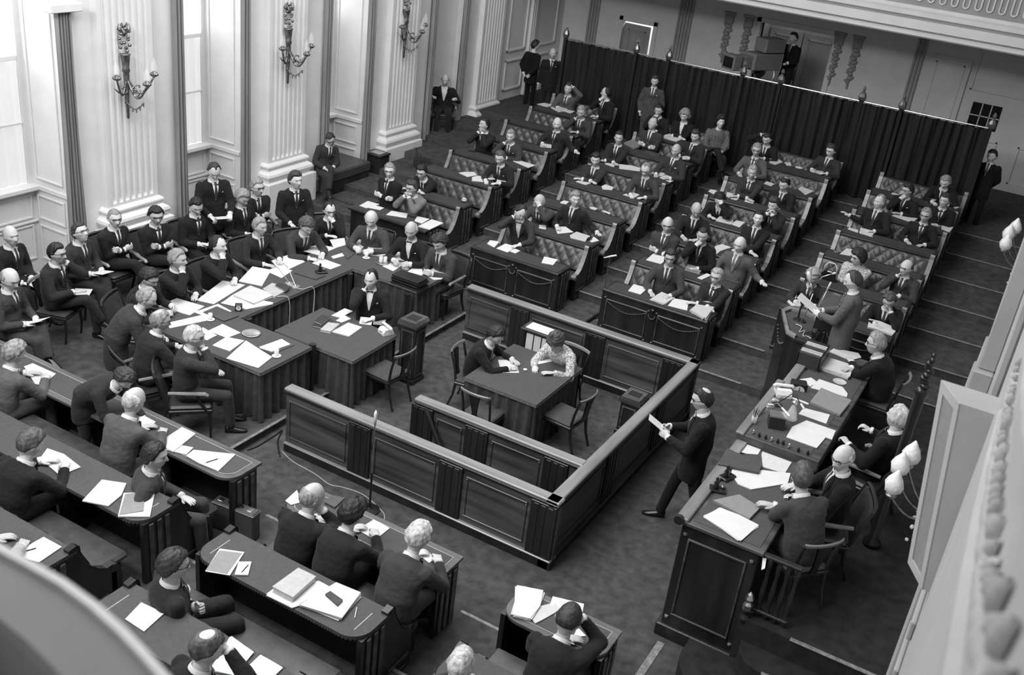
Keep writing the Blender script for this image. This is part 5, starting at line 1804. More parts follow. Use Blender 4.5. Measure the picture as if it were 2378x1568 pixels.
person('bald minister with bow tie reading at the far wing', 955, 535, -80, **G1, pose='readlow', lean=.12, yaw=-5, pitch=18, hair=('bald', 'white'), tie='bow', suit=.012, square=True, group=MG, chair='arm', who='the bald minister with the bow tie')
person('younger minister with wavy hair looking down at his hands at the far wing', 1022, 562, -95, **G1, pose='claspL', lean=.20, yaw=5, pitch=34, hair=('wavy', 'dark'), suit=.045, group=MG, chair='arm', who='the wavy-haired minister at the far wing')
person('clerk in evening dress with bow tie resting his cheek at the clerks table', 862, 648, -60, floor=0, pose='cheekR', lean=.05, yaw=15, pitch=8, hair=('reced', 'black'), tie='bow', suit=.012, square=True, zh=1.30, s=1.12, group='staff in the middle of the hall', chair='side', who='the clerk with the bow tie')
# enclosure
person('dark-haired man in dark suit writing at the enclosure table', 1150, 778, 10, floor=0, pose='write', lean=.26, yaw=5, pitch=38, hair=('side', 'black'), suit=.01, group='staff in the middle of the hall', s=1.06, zh=1.18, chair='side', who='the dark-haired man writing in the enclosure')
person('woman in a light cardigan writing with bowed head at the enclosure table', 1290, 792, -100, floor=0, pose='write', lean=.32, yaw=-5, pitch=48, hair=('bob', 'brown'), wear='cardigan', kind='print', suit=.42, trouser=.05, s=1.06, zh=1.14, group='staff in the middle of the hall', chair='side', who='the woman in the light cardigan')
# block by the window wall
far('grey-haired man with glasses and folded arms in the block by the window wall', 905, 396, 1, 'cross', lean=.02, yaw=-25, hair=('short', 'grey'), glasses=True, suit=.012)
far('man in light jacket with glasses pressing his hands to his mouth', 957, 436, 1, 'clasp', face=-95, lean=.20, yaw=10, pitch=8, hair=('side', 'dark'), glasses=True, suit=.15)
far('dark-suited man with glasses behind the man in the light jacket', 980, 400, 2, 'foldtable', lean=.3, yaw=-5, pitch=15, hair=('side', 'black'), glasses=True, suit=.012)
far('man with glasses writing on the long empty bench by the window wall', 1162, 366, 3, 'write', lean=.2, yaw=-5, pitch=20, hair=('short', 'brown'), glasses='thin', suit=.015, square=True)
far('dark-haired man with clasped hands under his chin looking aside', 1125, 290, 4, 'clasp', lean=.08, yaw=25, pitch=-8, hair=('short', 'black'), suit=.015)
far('man leaning his cheek on his hand with a white pocket square', 1186, 316, 4, 'cheekR', lean=.14, yaw=-15, pitch=10, hair=('short', 'grey'), suit=.04, square=True)
far('bald moustached man with open jacket lounging at his desk', 1294, 288, 5, 'benchL', lean=.0, yaw=-18, pitch=5, hair=('bald', 'black'), mous=True, suit=.02)
far('man holding his head in his hand behind the bald moustached man', 1350, 260, 6, 'cheekR', lean=.15, yaw=-8, pitch=18, hair=('short', 'grey'), suit=.04)
far('man in grey suit leaning his head on his raised arm near the curtain', 1320, 206, 7, 'topL', lean=.12, side=-.05, yaw=-12, pitch=4, roll=10, hair=('short', 'dark'), suit=.08)
far('balding man in dark suit in profile facing the man in grey', 1408, 216, 7, 'chinR', face=-115, lean=.05, yaw=50, pitch=0, hair=('reced', 'black'), suit=.01)
# middle-left block
far('dark-haired man holding his hand to his mouth in the rear row', 1530, 256, 7, 'chinR', lean=.12, yaw=0, pitch=14, hair=('short', 'black'), suit=.012)
far('balding man with folded arms looking up in the middle-left block', 1516, 287, 6, 'cross', lean=.0, yaw=5, pitch=-20, hair=('reced', 'dark'), suit=.04)
far('grey-haired woman with glasses in a dark suit in the rear row', 1590, 268, 7, 'foldtable', lean=.08, yaw=0, pitch=18, hair=('curly', 'grey'), glasses='thin', suit=.01, tie='none')
far('dark-haired man with crossed forearms at the left end of the fifth row', 1437, 320, 5, 'foldtable', lean=.05, yaw=-22, pitch=4, hair=('short', 'black'), suit=.02)
far('man with swept hair leaning back and gesturing at the end of the sixth row', 1615, 316, 6, 'readlow', face=-105, lean=.02, yaw=-15, pitch=14, hair=('side', 'dark'), suit=.02)
far('woman in a patterned dress seated sideways at the end of the rear bench', 1673, 283, 7, 'lap', face=-60, lean=.02, yaw=-5, pitch=0, hair=('bob', 'black'), wear='dress', kind='print', suit=.12, trouser=.015, legs='crossR')
far('bald man in waistcoat frowning at the end of the fifth row', 1570, 350, 5, 'desk', face=-100, lean=.02, yaw=-5, pitch=8, hair=('bald', 'grey'), suit=.03, vest=True, square=True)
far('dark-haired man resting his forearms on papers in the fourth row', 1383, 370, 4, 'foldtable', lean=.1, yaw=-22, pitch=14, hair=('side', 'black'), suit=.03)
far('balding man with glasses writing at the end of the fourth row', 1500, 394, 4, 'write', lean=.18, yaw=-2, pitch=24, hair=('reced', 'grey'), glasses=True, suit=.045, square=True)
far('bald man covering his face with his hand in the second row', 1253, 468, 2, 'browL', lean=.22, yaw=-10, pitch=26, hair=('bald', 'grey'), suit=.05)
far('tall grey-haired man in dark suit with his arm along the bench back', 1335, 462, 2, 'benchL', lean=.02, yaw=-45, pitch=2, hair=('side', 'grey'), suit=.014, zh=.28 + 1.30)
far('man in grey jacket stooping over a telephone in the front row', 1208, 492, 1, 'phoneR', face=-75, lean=.30, yaw=-45, pitch=38, roll=15, hair=('reced', 'black'), suit=.035, tie='bow')
# middle-right block
far('man with dark glasses in a grey tweed suit near the curtain', 1757, 348, 6, 'desk', lean=.02, yaw=-12, pitch=10, hair=('short', 'grey'), glasses=True, suit=.09, kind='tweed')
far('man holding both hands to his head at the rearmost row', 1782, 322, 7, 'topR', lean=.15, yaw=10, pitch=28, hair=('short', 'black'), suit=.012)
far('dark-haired man with glasses sitting back against the curtain', 1930, 350, 7, 'desk', face=-100, lean=-.03, yaw=12, pitch=12, hair=('side', 'dark'), glasses=True, suit=.03)
far('fair-haired man with folded forearms in the fifth row', 1747, 400, 5, 'foldtable', lean=.1, yaw=-15, pitch=10, hair=('short', 'light'), suit=.03)
far('balding man in dark suit looking down at his hands in the fifth row', 1822, 428, 5, 'claspL', lean=.08, yaw=15, pitch=22, hair=('crown', 'black'), suit=.014)
far('man hiding his face behind his raised hand over his papers', 1672, 462, 4, 'browL', lean=.34, yaw=-10, pitch=40, hair=('side', 'black'), suit=.012)
far('grey-haired man reading with lowered head at the left end of the third row', 1617, 487, 3, 'write', face=-80, lean=.15, yaw=-20, pitch=30, hair=('bald', 'grey'), suit=.014)
far('man with tousled hair pressing his folded hands to his mouth', 1797, 476, 4, 'clasp', lean=.14, yaw=15, pitch=10, hair=('wavy', 'dark'), suit=.02)
far('dark-haired man looking straight up at the gallery from the third row', 1761, 508, 3, 'foldtable', lean=.02, yaw=-10, pitch=-8, hair=('short', 'black'), suit=.014)
far('dark-suited young man with hand on chin in the second row', 1632, 546, 2, 'chinR', lean=.1, yaw=-10, pitch=14, hair=('crew', 'black'), suit=.008)
far('bald man with glasses and folded arms at the left end of the second row', 1550, 522, 2, 'cross', lean=.0, yaw=-18, pitch=10, hair=('bald', 'grey'), glasses=True, suit=.045)
far('bald man in a light suit with patterned tie, arm over the bench', 1718, 568, 2, 'benchL', face=-98, lean=.02, yaw=0, pitch=10, hair=('bald', 'grey'), tie='pattern', suit=.09, glasses='thin')
far('man with dark glasses in grey suit at the left of the front desk', 1556, 598, 1, 'desk', face=-80, lean=.08, yaw=-8, pitch=8, hair=('side', 'dark'), glasses=True, suit=.045)
far('man with heavy glasses leaning on newspapers at the right of the front desk', 1665, 642, 1, 'foldtable', face=-100, lean=.06, yaw=0, pitch=8, hair=('short', 'light'), glasses=True, suit=.02)
# block by the far right aisle
far('grey-haired man in dark suit bent over his desk in the rear row', 2196, 422, 7, 'write', lean=.2, yaw=15, pitch=32, hair=('short', 'grey'), suit=.01)
far('dark-haired man with glasses holding his hand to his chin by the aisle', 2108, 442, 6, 'chinR', face=-105, lean=.05, yaw=25, pitch=10, hair=('side', 'black'), glasses=True, suit=.01, square=True)
far('round-faced man with glasses clasping his hands at his chest', 2194, 466, 6, 'claspL', lean=.06, yaw=15, pitch=2, hair=('side', 'dark'), glasses='thin', suit=.01)
far('man in dark suit stretching his arm out over the aisle', 2043, 469, 5, ('benchR'), face=-100, lean=.0, yaw=25, pitch=2, hair=('reced', 'grey'), suit=.014)
far('grey-haired man with glasses leaning back at the far right benches', 2150, 500, 5, 'desk', lean=-.02, yaw=10, pitch=8, hair=('short', 'grey'), glasses=True, suit=.012)
far('dark-haired woman in a white blouse with butterfly glasses', 1993, 598, 3, 'foldtable', face=-105, lean=.14, yaw=30, pitch=10, hair=('curly', 'black'), glasses=True, wear='blouse', suit=.42, kind='print', trouser=.03)
far('bald man with glasses resting his cheek on his hand by the right aisle', 2105, 622, 3, 'cheekR', face=-100, lean=.10, yaw=20, pitch=8, hair=('bald', 'dark'), glasses=True, suit=.04)
far('fair-haired man with glasses writing beyond the lectern', 1888, 642, 2, 'write', lean=.15, yaw=-5, pitch=16, hair=('wavy', 'light'), glasses='thin', suit=.03)
far('man with hand at his face bent over papers behind the speaker', 2065, 697, 2, 'cheekL', lean=.18, yaw=-5, pitch=32, hair=('side', 'brown'), glasses='thin', suit=.01)
# rostrum
person('speaker standing at the lectern in a grey tweed jacket reading from a sheet', 1982, 652, 182, floor=.70, pose='readstand', stand=True, lean=.04, yaw=-8, pitch=24, hair=('reced', 'dark'), s=1.1, suit=.10, kind='tweed', trouser=.02, square=True, group=LG, sheet=('large white sheet held by the speaker at the lectern', .30, .46, 'read'))
RG = 'officers at the rostrum desk'
person('grey-haired officer with glasses and folded arms at the far end of the rostrum', 2035, 798, 178, floor=.75, desk=1.5, pose='foldtable', lean=.22, yaw=-5, pitch=10, hair=('short', 'grey'), glasses=True, suit=.006, group=RG, s=1.12, zh=1.95, chair='side', who='the grey-haired rostrum officer')
person('white-haired president leaning back in his chair at the middle of the rostrum', 2085, 970, 165, floor=.75, desk=1.58, pose='armsrest', lean=-.10, yaw=10, pitch=-6, hair=('short', 'white'), s=1.12, suit=.006, group=RG, chair='arm', who='the white-haired president')
person('bald officer with glasses turning round at the near part of the rostrum', 1958, 1064, 200, floor=.75, desk=1.5, pose='desk', lean=.02, yaw=-40, pitch=14, hair=('bald', 'white'), glasses=True, s=1.12, suit=.006, group=RG, chair='arm', who='the bald rostrum officer')
person('man in grey jacket seen from behind leaning on the rostrum desk', 1862, 1108, 140, floor=.75, desk=1.5, pose='foldtable', lean=.28, yaw=20, pitch=14, hair=('short', 'brown'), suit=.045, group=RG, s=1.14, zh=2.0, chair='side', who='the man in grey at the rostrum')
# standing and walking
person('man in black with dark-rimmed glasses walking across the floor with a paper', 1632, 928, 198, floor=0, pose='read', stand=True, lean=.05, yaw=0, pitch=16, hair=('crown', 'black'), glasses=True, s=1.13, suit=.008, group=LG, legs=((.24, 0), (-.30, .03)), sheet=('folded white paper held by the man walking across the floor', .15, .32, 'read'))
person('man in black with his back turned beside the last pilaster', 1243, 106, 75, floor=1.0, pose='back', stand=True, lean=.02, yaw=20, pitch=10, hair=('short', 'black'), suit=.006, group=LG, s=1.04)
person('man in dark suit standing in the shade at the end of the curtain', 1284, 124, -60, floor=1.12, pose='sides', stand=True, lean=.02, pitch=5, hair=('bald', 'black'), suit=.012, square=True, group=LG, skin=2)
person('man in grey suit with hands in pockets standing against the curtain', 1521, 188, -75, floor=1.12, pose='pocket', stand=True, lean=-.02, yaw=0, pitch=14, hair=('short', 'dark'), suit=.06, square=True, group=LG, zh=2.72)
person('dark-suited man standing at the right end of the curtain', 2304, 362, -95, floor=1.0, pose='back', stand=True, lean=-.02, yaw=15, pitch=10, hair=('short', 'black'), suit=.006, group=LG, trouser=.006)
person('camera operator in dark clothes behind the television camera', 1843, 88, -110, floor=2.15, pose='camera', stand=True, lean=.05, yaw=5, pitch=8, hair=('short', 'black'), suit=.006, skin=2, group=LG, zh=3.79)
# near benches
near('grey-haired man in light grey jacket writing at the left edge of the front row', 32, 820, 1, lean=.22, yaw=12, pitch=28, hair=('side', 'grey'), suit=.09)
person('man in dark suit bending low between the near benches', 288, 878, 15, floor=.14, pose='down', stand=True, hip=.88, lean=.52, yaw=5, pitch=50, hair=('wavy', 'dark'), suit=.022, group=LG)
near('bald man in grey suit bent over his writing in the near left block', 310, 932, 1, lean=.26, yaw=10, pitch=30, hair=('bald', 'white'), suit=.075)
near('dark-haired man in grey jacket sitting sideways with arm over the bench end', 358, 1058, 1, 'elbowR', face=40, lean=.06, yaw=0, pitch=10, hair=('short', 'black'), suit=.045)
near('man in dark suit writing hunched at the second near row', 70, 1030, 2, lean=.28, yaw=15, pitch=34, hair=('short', 'brown'), suit=.012)
near('man in pale sleeves at the left edge of the third near row', -62, 1165, 3, lean=.2, yaw=15, pitch=25, hair=('short', 'grey'), suit=.4)
near('man with glasses and grey-streaked hair sitting back with folded arms', 402, 1312, 2, 'cross', face=62, lean=.0, yaw=5, pitch=10, hair=('side', 'dark'), glasses=True, suit=.02, square=True)
near('grey-haired man resting his forehead on his hand over a notebook', 480, 1505, 3, 'browR', face=70, lean=.2, yaw=15, pitch=28, hair=('crown', 'brown'), suit=.012)
near('bald man in dark suit leaning on his hand in the near middle row', 724, 1155, 1, 'cheekR', lean=.26, yaw=22, pitch=24, hair=('bald', 'grey'), suit=.012)
near('person with dark wavy hair bent over papers in the near middle row', 817, 1192, 1, 'write', lean=.28, yaw=10, pitch=24, hair=('wavy', 'black'), suit=.016)
near('white-haired man in grey suit bent over his desk in the near middle row', 970, 1247, 1, 'write', lean=.32, yaw=-5, pitch=34, hair=('short', 'white'), suit=.04)
near('dark-haired man bent over papers in the near right row', 1320, 1440, 1, 'browR', lean=.28, yaw=0, pitch=34, hair=('crew', 'dark'), suit=.014)
near('white-haired man cut off by the bottom edge of the picture', 1070, 1545, 2, 'write', lean=.25, yaw=-10, pitch=24, hair=('crew', 'white'), suit=.03)
build_people()
# ------------------------------------------------------------------ papers, books and other things on the desks
def zoomed(ox, oy, sc):
    return lambda pts: [(ox + x / sc, oy + y / sc) for x, y in pts]
def sheet(label, quad, z, t=.003, m_=None, name='paper', cat='paper', group=None, curl=.006, edge=None):
    """a sheet or pile lying on the plane z, its outline given by points seen in the photograph"""
    zt = z + t
    P = [Vector(at(x, y, zt)) for x, y in quad]
    c = sum(P, Vector((0, 0, 0))) / len(P)
    c.z = z + .0008
    # orientation: counter-clockwise
    ar = sum(P[i].x * P[(i + 1) % len(P)].y - P[(i + 1) % len(P)].x * P[i].y for i in range(len(P)))
    if ar < 0:
        P = P[::-1]
    n = len(P)
    rg_ = random.Random(int(abs(quad[0][0] * 7 + quad[0][1])))
    cz = [rg_.uniform(0, curl) if t < .01 else 0 for _ in P]
    v = [(p.x - c.x, p.y - c.y, 0) for p in P] + [(p.x - c.x, p.y - c.y, t + q) for p, q in zip(P, cz)] + [(0, 0, t)]
    f = [tuple(range(n - 1, -1, -1))] + [(i, (i + 1) % n, n + (i + 1) % n, n + i) for i in range(n)] + [(n + i, n + (i + 1) % n, 2 * n) for i in range(n)]
    o = MB().add(v, f).build(name, m_ or PAPER)
    o.location = c
    tag(o, label, cat, group)
    return o
def pile(label, quad, z, t, m_=None, n=3, group=None):
    """a pile of loose sheets: sheets are parts, slightly turned"""
    base = [Vector(at(x, y, z + t)) for x, y in quad]
    c = sum(base, Vector((0, 0, 0))) / len(base)
    r = thing('paper_pile', label, 'papers', (c.x, c.y, z + .0008), 0, group)
    ar = sum(base[i].x * base[(i + 1) % len(base)].y - base[(i + 1) % len(base)].x * base[i].y for i in range(len(base)))
    if ar < 0:
        base = base[::-1]
    rg_ = random.Random(int(abs(quad[0][0] * 3 + quad[0][1])))
    for k in range(n):
        a = rg_.uniform(-.12, .12) if k < n - 1 else 0
        ca, sa = math.cos(a), math.sin(a)
        P = [((p.x - c.x) * ca - (p.y - c.y) * sa, (p.x - c.x) * sa + (p.y - c.y) * ca) for p in base]
        MB().prism(P, t * k / n, t * (k + 1) / n - .0006).build('sheet', (m_ or [PAPER, PAPER2, PAPER])[k % 3] if isinstance(m_, (list, type(None))) else m_, r)
    return r
def book(label, quad, z, t, m_, group=None):
    """three corners used: a, b, c of the top"""
    P = [Vector(at(x, y, z + t)) for x, y in quad]
    c = (P[0] + P[2]) / 2
    r = thing('book', label, 'book', (c.x, c.y, z + .0008), 0, group)
    q = [(p.x - c.x, p.y - c.y) for p in P]
    ar = sum(q[i][0] * q[(i + 1) % 4][1] - q[(i + 1) % 4][0] * q[i][1] for i in range(4))
    if ar < 0:
        q = q[::-1]
    MB().prism(q, 0, .004).prism(q, t - .004, t).build('cover', m_, r)
    MB().prism([(x * .95, y * .95) for x, y in q], .004, t - .004).build('pages', PAPER2, r)
    return r
def pen(label, a, b, z, m_=BLACK):
    p, q = Vector(at(*a, z + .006)), Vector(at(*b, z + .006))
    c = (p + q) / 2
    o = MB().tube([p - c, (p - c) * .5, (q - c) * .8, q - c], [.004, .0045, .0045, .0015], 6).build('pen', m_)
    o.location = c
    return tag(o, label, 'pen', 'pens')
def tumbler(label, px, py, z, saucer=False, h=.09):
    q = at(px, py, z + .03)
    r = thing('drinking_glass', label, 'glass', (q[0], q[1], z + .001), 0, 'drinking glasses')
    MB().lathe([(.026, 0), (.028, .01), (.033, h), (.031, h), (.026, .012), (.0, .012)], (0, 0, .006 if saucer else 0), 12).build('tumbler', GLASSM, r, True)
    MB().lathe([(.0, .0125), (.0258, .0125), (.0285, h * .55), (.0, h * .55)], (0, 0, .006 if saucer else 0), 12).build('water', glass_mat('water', .8, .02, .25), r, True)
    if saucer:
        MB().lathe([(0, 0), (.04, 0), (.062, .008), (.06, .01), (.04, .004), (0, .004)], (0, 0, 0), 14).build('saucer', WHITEP, r, True)
    return r
def dish(label, px, py, z, rad, m_=STEEL, name='ashtray', cat='ashtray'):
    q = at(px, py, z)
    o = MB().lathe([(0, 0), (rad * .8, 0), (rad, .012), (rad * .96, .016), (rad * .75, .005), (0, .004)], (0, 0, 0), 18).build(name, m_, None, True)
    o.location = (q[0], q[1], z + .001)
    return tag(o, label, cat, 'dishes and ashtrays')

TZ = MT + .001
A4 = zoomed(0, 500, 2.959)
MGp = 'papers on the ministers table'
sheet('open booklet before the minister reading at the near corner of the ministers table', A4([(1085, 625), (1215, 572), (1405, 625), (1305, 688)]), TZ, .008, PRINT, group=MGp)
sheet('loose white sheet beside the dark folder at the inner corner of the ministers table', A4([(1335, 668), (1500, 610), (1592, 660), (1420, 700)]), TZ, group=MGp)
sheet('dark closed folder at the inner near corner of the ministers table', A4([(1395, 665), (1490, 625), (1640, 690), (1540, 727)]), TZ + .004, .012, FOLDER_D, 'folder', 'folder')
sheet('white papers before the minister with glasses at the near wing', A4([(1150, 742), (1405, 682), (1472, 715), (1165, 778)]), TZ, group=MGp)
sheet('square white sheet in the middle of the near wing of the ministers table', A4([(1430, 795), (1530, 748), (1655, 808), (1560, 845)]), TZ, group=MGp)
pile('small bundle of papers under the white-haired ministers hand', A4([(1360, 800), (1395, 770), (1490, 825), (1415, 858)]), TZ, .012, group=MGp)
sheet('half-folded white document at the near wing, left of the large sheet', A4([(1460, 895), (1555, 838), (1680, 862), (1580, 935)]), TZ, .006, PAPER, group=MGp)
sheet('large white sheet at the front edge of the near wing', A4([(1555, 985), (1690, 862), (1870, 975), (1775, 1050)]), TZ + .002, group=MGp)
sheet('black folder under a white bundle at the outer end of the near wing', A4([(1785, 915), (1975, 868), (2025, 892), (1865, 955)]), TZ, .008, FOLDER_D, 'folder', 'folder')
pile('white bundle on a black folder at the outer end of the near wing', A4([(1780, 905), (1935, 850), (1995, 885), (1860, 935)]), TZ + .009, .01, group=MGp)
dish('round silver tray on the near wing of the ministers table', *A4([(1727, 815)])[0], TZ, .13, STEEL, 'tray', 'tray')
tumbler('glass of water on a saucer at the front corner of the near wing', *A4([(1900, 955)])[0], TZ, True)
tumbler('glass of water beside the dark folder of the near wing', *A4([(1445, 705)])[0], TZ, True)
sheet('long white sheet before the grey-haired minister on the long table', A4([(1350, 585), (1530, 450), (1685, 480), (1470, 612)]), TZ, group=MGp)
pile('thick grey-white dossier in the middle of the long table', A4([(1600, 545), (1720, 482), (1890, 545), (1740, 605)]), TZ, .03, [PAPER2, PAPER2, PAPER2], 5, MGp)
pile('untidy white papers under the thick dossier on the long table', A4([(1520, 605), (1600, 545), (1880, 600), (1700, 645)]), TZ, .008, None, 3, MGp)
sheet('tall white sheets before the dark-haired minister in profile', A4([(1640, 455), (1735, 352), (1865, 375), (1800, 488)]), TZ, .004, group=MGp)
sheet('white sheets before the upright minister', A4([(1865, 315), (2010, 262), (2095, 320), (1935, 395)]), TZ, group=MGp)
sheet('second white sheet beside the upright ministers papers', A4([(1830, 385), (1900, 355), (2010, 380), (1935, 432)]), TZ, group=MGp)
book('pale book with dark cover lying at the front edge of the long table', A4([(1805, 505), (1870, 465), (1995, 500), (1885, 562)]), TZ, .03, BOOK_L)
book('small dark book on the pale book at the front edge of the long table', A4([(1890, 480), (1920, 462), (1998, 492), (1965, 520)]), TZ + .032, .02, BOOK_D)
sheet('white papers before the young minister writing', A4([(2055, 240), (2190, 200), (2310, 225), (2190, 275)]), TZ, group=MGp)
sheet('white sheet near the far inner corner of the long table', A4([(2145, 330), (2200, 292), (2345, 345), (2270, 372)]), TZ, group=MGp)
sheet('small white note beside the ink stand on the long table', A4([(2275, 285), (2350, 260), (2367, 280), (2290, 300)]), TZ, group=MGp)
sheet('white folded sheet before the minister covering his mouth', A4([(2265, 170), (2367, 157), (2375, 205), (2295, 228)]), TZ, .004, group=MGp)
sheet('dark portfolio in front of the upright minister', A4([(2020, 395), (2050, 380), (2235, 415), (2170, 440)]), TZ, .014, FOLDER_D, 'portfolio', 'folder')
R2z = zoomed(800, 380, 5.9175)
sheet('dark folder at the far inner corner of the ministers table', R2z([(-60, 1190), (40, 1122), (190, 1195), (40, 1310)]), TZ, .012, FOLDER_D, 'folder', 'folder')
sheet('white page turned by the minister with the book', R2z([(75, 1050), (245, 1035), (312, 1105), (160, 1248)]), TZ, .006, PRINT, group=MGp)
pile('open book before the balding minister at the far wing', R2z([(318, 1115), (400, 1082), (582, 1130), (560, 1255), (330, 1245)]), TZ, .03, [PAPER2, PAPER, PAPER], 3, MGp)
sheet('white sheet held down by the bald minister with the bow tie', R2z([(590, 1300), (735, 1160), (915, 1200), (820, 1335)]), TZ, .004, group=MGp)
sheet('white sheet beside the glass tray at the far wing', R2z([(520, 1410), (650, 1330), (805, 1390), (670, 1480)]), TZ, group=MGp)
sheet('small white card at the far wing', R2z([(855, 1340), (950, 1335), (962, 1390), (872, 1392)]), TZ, .004, group=MGp)
sheet('white sheets before the wavy-haired minister', R2z([(870, 1485), (1000, 1385), (1215, 1400), (1060, 1540)]), TZ, group=MGp)
sheet('white papers at the outer end of the far wing', R2z([(1110, 1530), (1240, 1420), (1390, 1440), (1470, 1500), (1330, 1590), (1230, 1600)]), TZ, .006, group=MGp)
dish('round tray with glasses at the far wing of the ministers table', *R2z([(520, 1365)])[0], TZ, .12, STEEL, 'tray', 'tray')
tumbler('glass on the round tray at the far wing', *R2z([(500, 1330)])[0], TZ + .012)
tumbler('second glass on the round tray at the far wing', *R2z([(560, 1330)])[0], TZ + .012)
tumbler('glass before the open book at the far wing', *R2z([(300, 1275)])[0], TZ, True)
tumbler('glass before the wavy-haired minister', *R2z([(840, 1420)])[0], TZ, True)
r = thing('dispatch_cases', 'pile of black leather dispatch cases at the inner end of the far wing', 'case', (*at(952, 650, TZ + .08)[:2], TZ))
for i in range(6):
    MB().bev(-.27 + .012 * ((i * 2) % 3), .27 - .014 * (i % 3), -.15 + .01 * (i % 2), .15 - .012 * (i % 3), .024 * i, .024 * i + .021, .006).build('case', BLACK, r)
def clock(label, px, py, z, s, rz):
    q = at(px, py, z + s * .5)
    r = thing('desk_clock', label, 'clock', (q[0], q[1], z + .001), rz)
    MB().bev(-s * .5, s * .5, -s * .4, s * .4, 0, s, .008).build('case', BLACK, r)
    MB().prism_y([(s * .36 * math.cos(a), s * .52 + s * .36 * math.sin(a)) for a in [2 * PI * k / 16 for k in range(16)]], -s * .42, -s * .4).build('dial', PAPER, r)
    MB().box(-.004, .004, -s * .44, -s * .42, s * .5, s * .78).box(-.004, s * .2, -s * .44, -s * .42, s * .5, s * .52).build('hands', BLACK, r)
    return r
clock('black desk calendar standing at the front edge of the ministers table', *A4([(1640, 632)])[0], TZ, .10, math.radians(40))
def inkstand(label, px, py, z, rz=0):
    q = at(px, py, z)
    r = thing('ink_stand', label, 'ink stand', (q[0], q[1], z + .001), rz, 'ink stands')
    MB().bev(-.09, .09, -.06, .06, 0, .03, .01).build('base', BLACK, r)
    MB().lathe([(.03, .03), (.035, .05), (.02, .075), (.03, .09), (.012, .11), (.02, .14), (.0, .17)], (-.02, 0, 0), 10).build('pot', BLACK, r, True)
    MB().lathe([(.02, .03), (.024, .045), (.016, .06), (0, .062)], (.05, .02, 0), 8).build('inkwell', BRONZE, r, True)
    return r
inkstand('black ink stand on the long side of the ministers table', *A4([(2208, 395)])[0], TZ, 1)
def mic(label, base, z, tip, ztip, head=.13, cat='microphone', m_=STEEL, foot=True, bend=None, group='microphones'):
    """stand from base (px on plane z) to tip (px at height ztip)"""
    b = Vector(at(*base, z))
    t = Vector(at(*tip, ztip))
    r = thing('microphone', label, cat, b, 0, group)
    d = t - b
    mid = d * .6 + (Vector(bend) if bend else Vector((0, 0, .0)))
    pts = [Vector((0, 0, .01)), mid * .5, mid, mid * .35 + d * .65] if bend else [Vector((0, 0, .01)), d * .5, d]
    if bend:
        pts.append(d)
    MB().tube(pts, .006, 6).build('stem', m_, r)
    u = (d - pts[-2]).normalized()
    MB().tube([d, d + u * head * .8, d + u * head], [.011, .014, .008], 8).build('capsule', mat('pale_microphone', .7, .4, .1, 20), r)
    if foot:
        MB().lathe([(.0, 0), (.075, 0), (.07, .012), (.02, .02), (.012, .03)], (0, 0, .0005), 14).build('foot', m_, r)
    return r
mic('pale microphone on a thin stand beside the dossier on the long table', A4([(2030, 490)])[0], TZ, A4([(1945, 330)])[0], TZ + .22, bend=(0, 0, .08))
mic('second pale microphone pointing at the upright minister', A4([(1990, 470)])[0], TZ, A4([(1860, 345)])[0], TZ + .16, bend=(0, 0, .08))
def cable(label, pts, rad, m_, name='cable', group='cables'):
    c = Vector(pts[0])
    # smooth the run
    P = [Vector(p) - c for p in pts]
    Q = []
    for i in range(len(P) - 1):
        for k in range(5):
            u = k / 5
            p0, p1, p2, p3 = P[max(i - 1, 0)], P[i], P[i + 1], P[min(i + 2, len(P) - 1)]
            Q.append(.5 * ((2 * p1) + (p2 - p0) * u + (2 * p0 - 5 * p1 + 4 * p2 - p3) * u * u + (3 * p1 - p0 - 3 * p2 + p3) * u ** 3))
    Q.append(P[-1])
    o = MB().tube(Q, rad, 6).build(name, m_, None, True)
    o.location = c
    return tag(o, label, 'cable', group)
CORD = mat('pale_cord', .45, .6, .1, 20)
edge = lambda px, py, z: tuple(at(px, py, z))
cable('pale microphone cord hanging over the front of the long table', [edge(685, 668, TZ + .006), edge(703, 672, TZ + .006), (-9.15, 11.28, TZ - .01), (-9.12, 11.26, .55), (-9.05, 11.1, .16), (-8.95, 10.9, .135)], .006, CORD)
cable('second pale cord dropping from the long table beside the dossier', [edge(640, 690, TZ + .006), (-9.16, 10.72, TZ), (-9.13, 10.72, .5), (-9.1, 10.6, .14)], .006, CORD)
# clerks table
Z5 = zoomed(780, 500, 2.959)
CG = 'papers on the clerks table'
CZ = .751
sheet('white sheets at the back of the clerks table', Z5([(-30, 690), (60, 640), (117, 660), (30, 706)]), CZ, .004, group=CG)
sheet('white note at the middle of the clerks table', Z5([(0, 725), (60, 688), (105, 712), (40, 738)]), CZ, group=CG)
sheet('white card before the clerk with the bow tie', Z5([(160, 745), (170, 700), (255, 708), (243, 755)]), CZ, .004, group=CG)
sheet('grey card beside the white card before the clerk', Z5([(255, 750), (262, 712), (345, 720), (330, 757)]), CZ, .003, FOLDER, group=CG)
pile('white writing pad at the front of the clerks table', Z5([(-30, 800), (85, 737), (182, 768), (90, 832)]), CZ, .012, None, 2, CG)
for i, (q, t, m_, lb) in enumerate(((A4([(2145, 755), (2215, 695), (2290, 720), (2205, 770)]), .03, BOOK_D, 'dark book lowest in the pile on the clerks table'), (A4([(2160, 725), (2215, 682), (2270, 700), (2205, 745)]), .03, BOOK_D, 'dark book on top of the pile on the clerks table'), (A4([(2200, 785), (2255, 735), (2335, 745), (2270, 800)]), .035, BOOK_L, 'pale-edged book lying flat on the clerks table'))):
    book(lb, q, CZ + (.032 if i == 1 else 0), t, m_)
q = at(897, 768, CZ + .04)
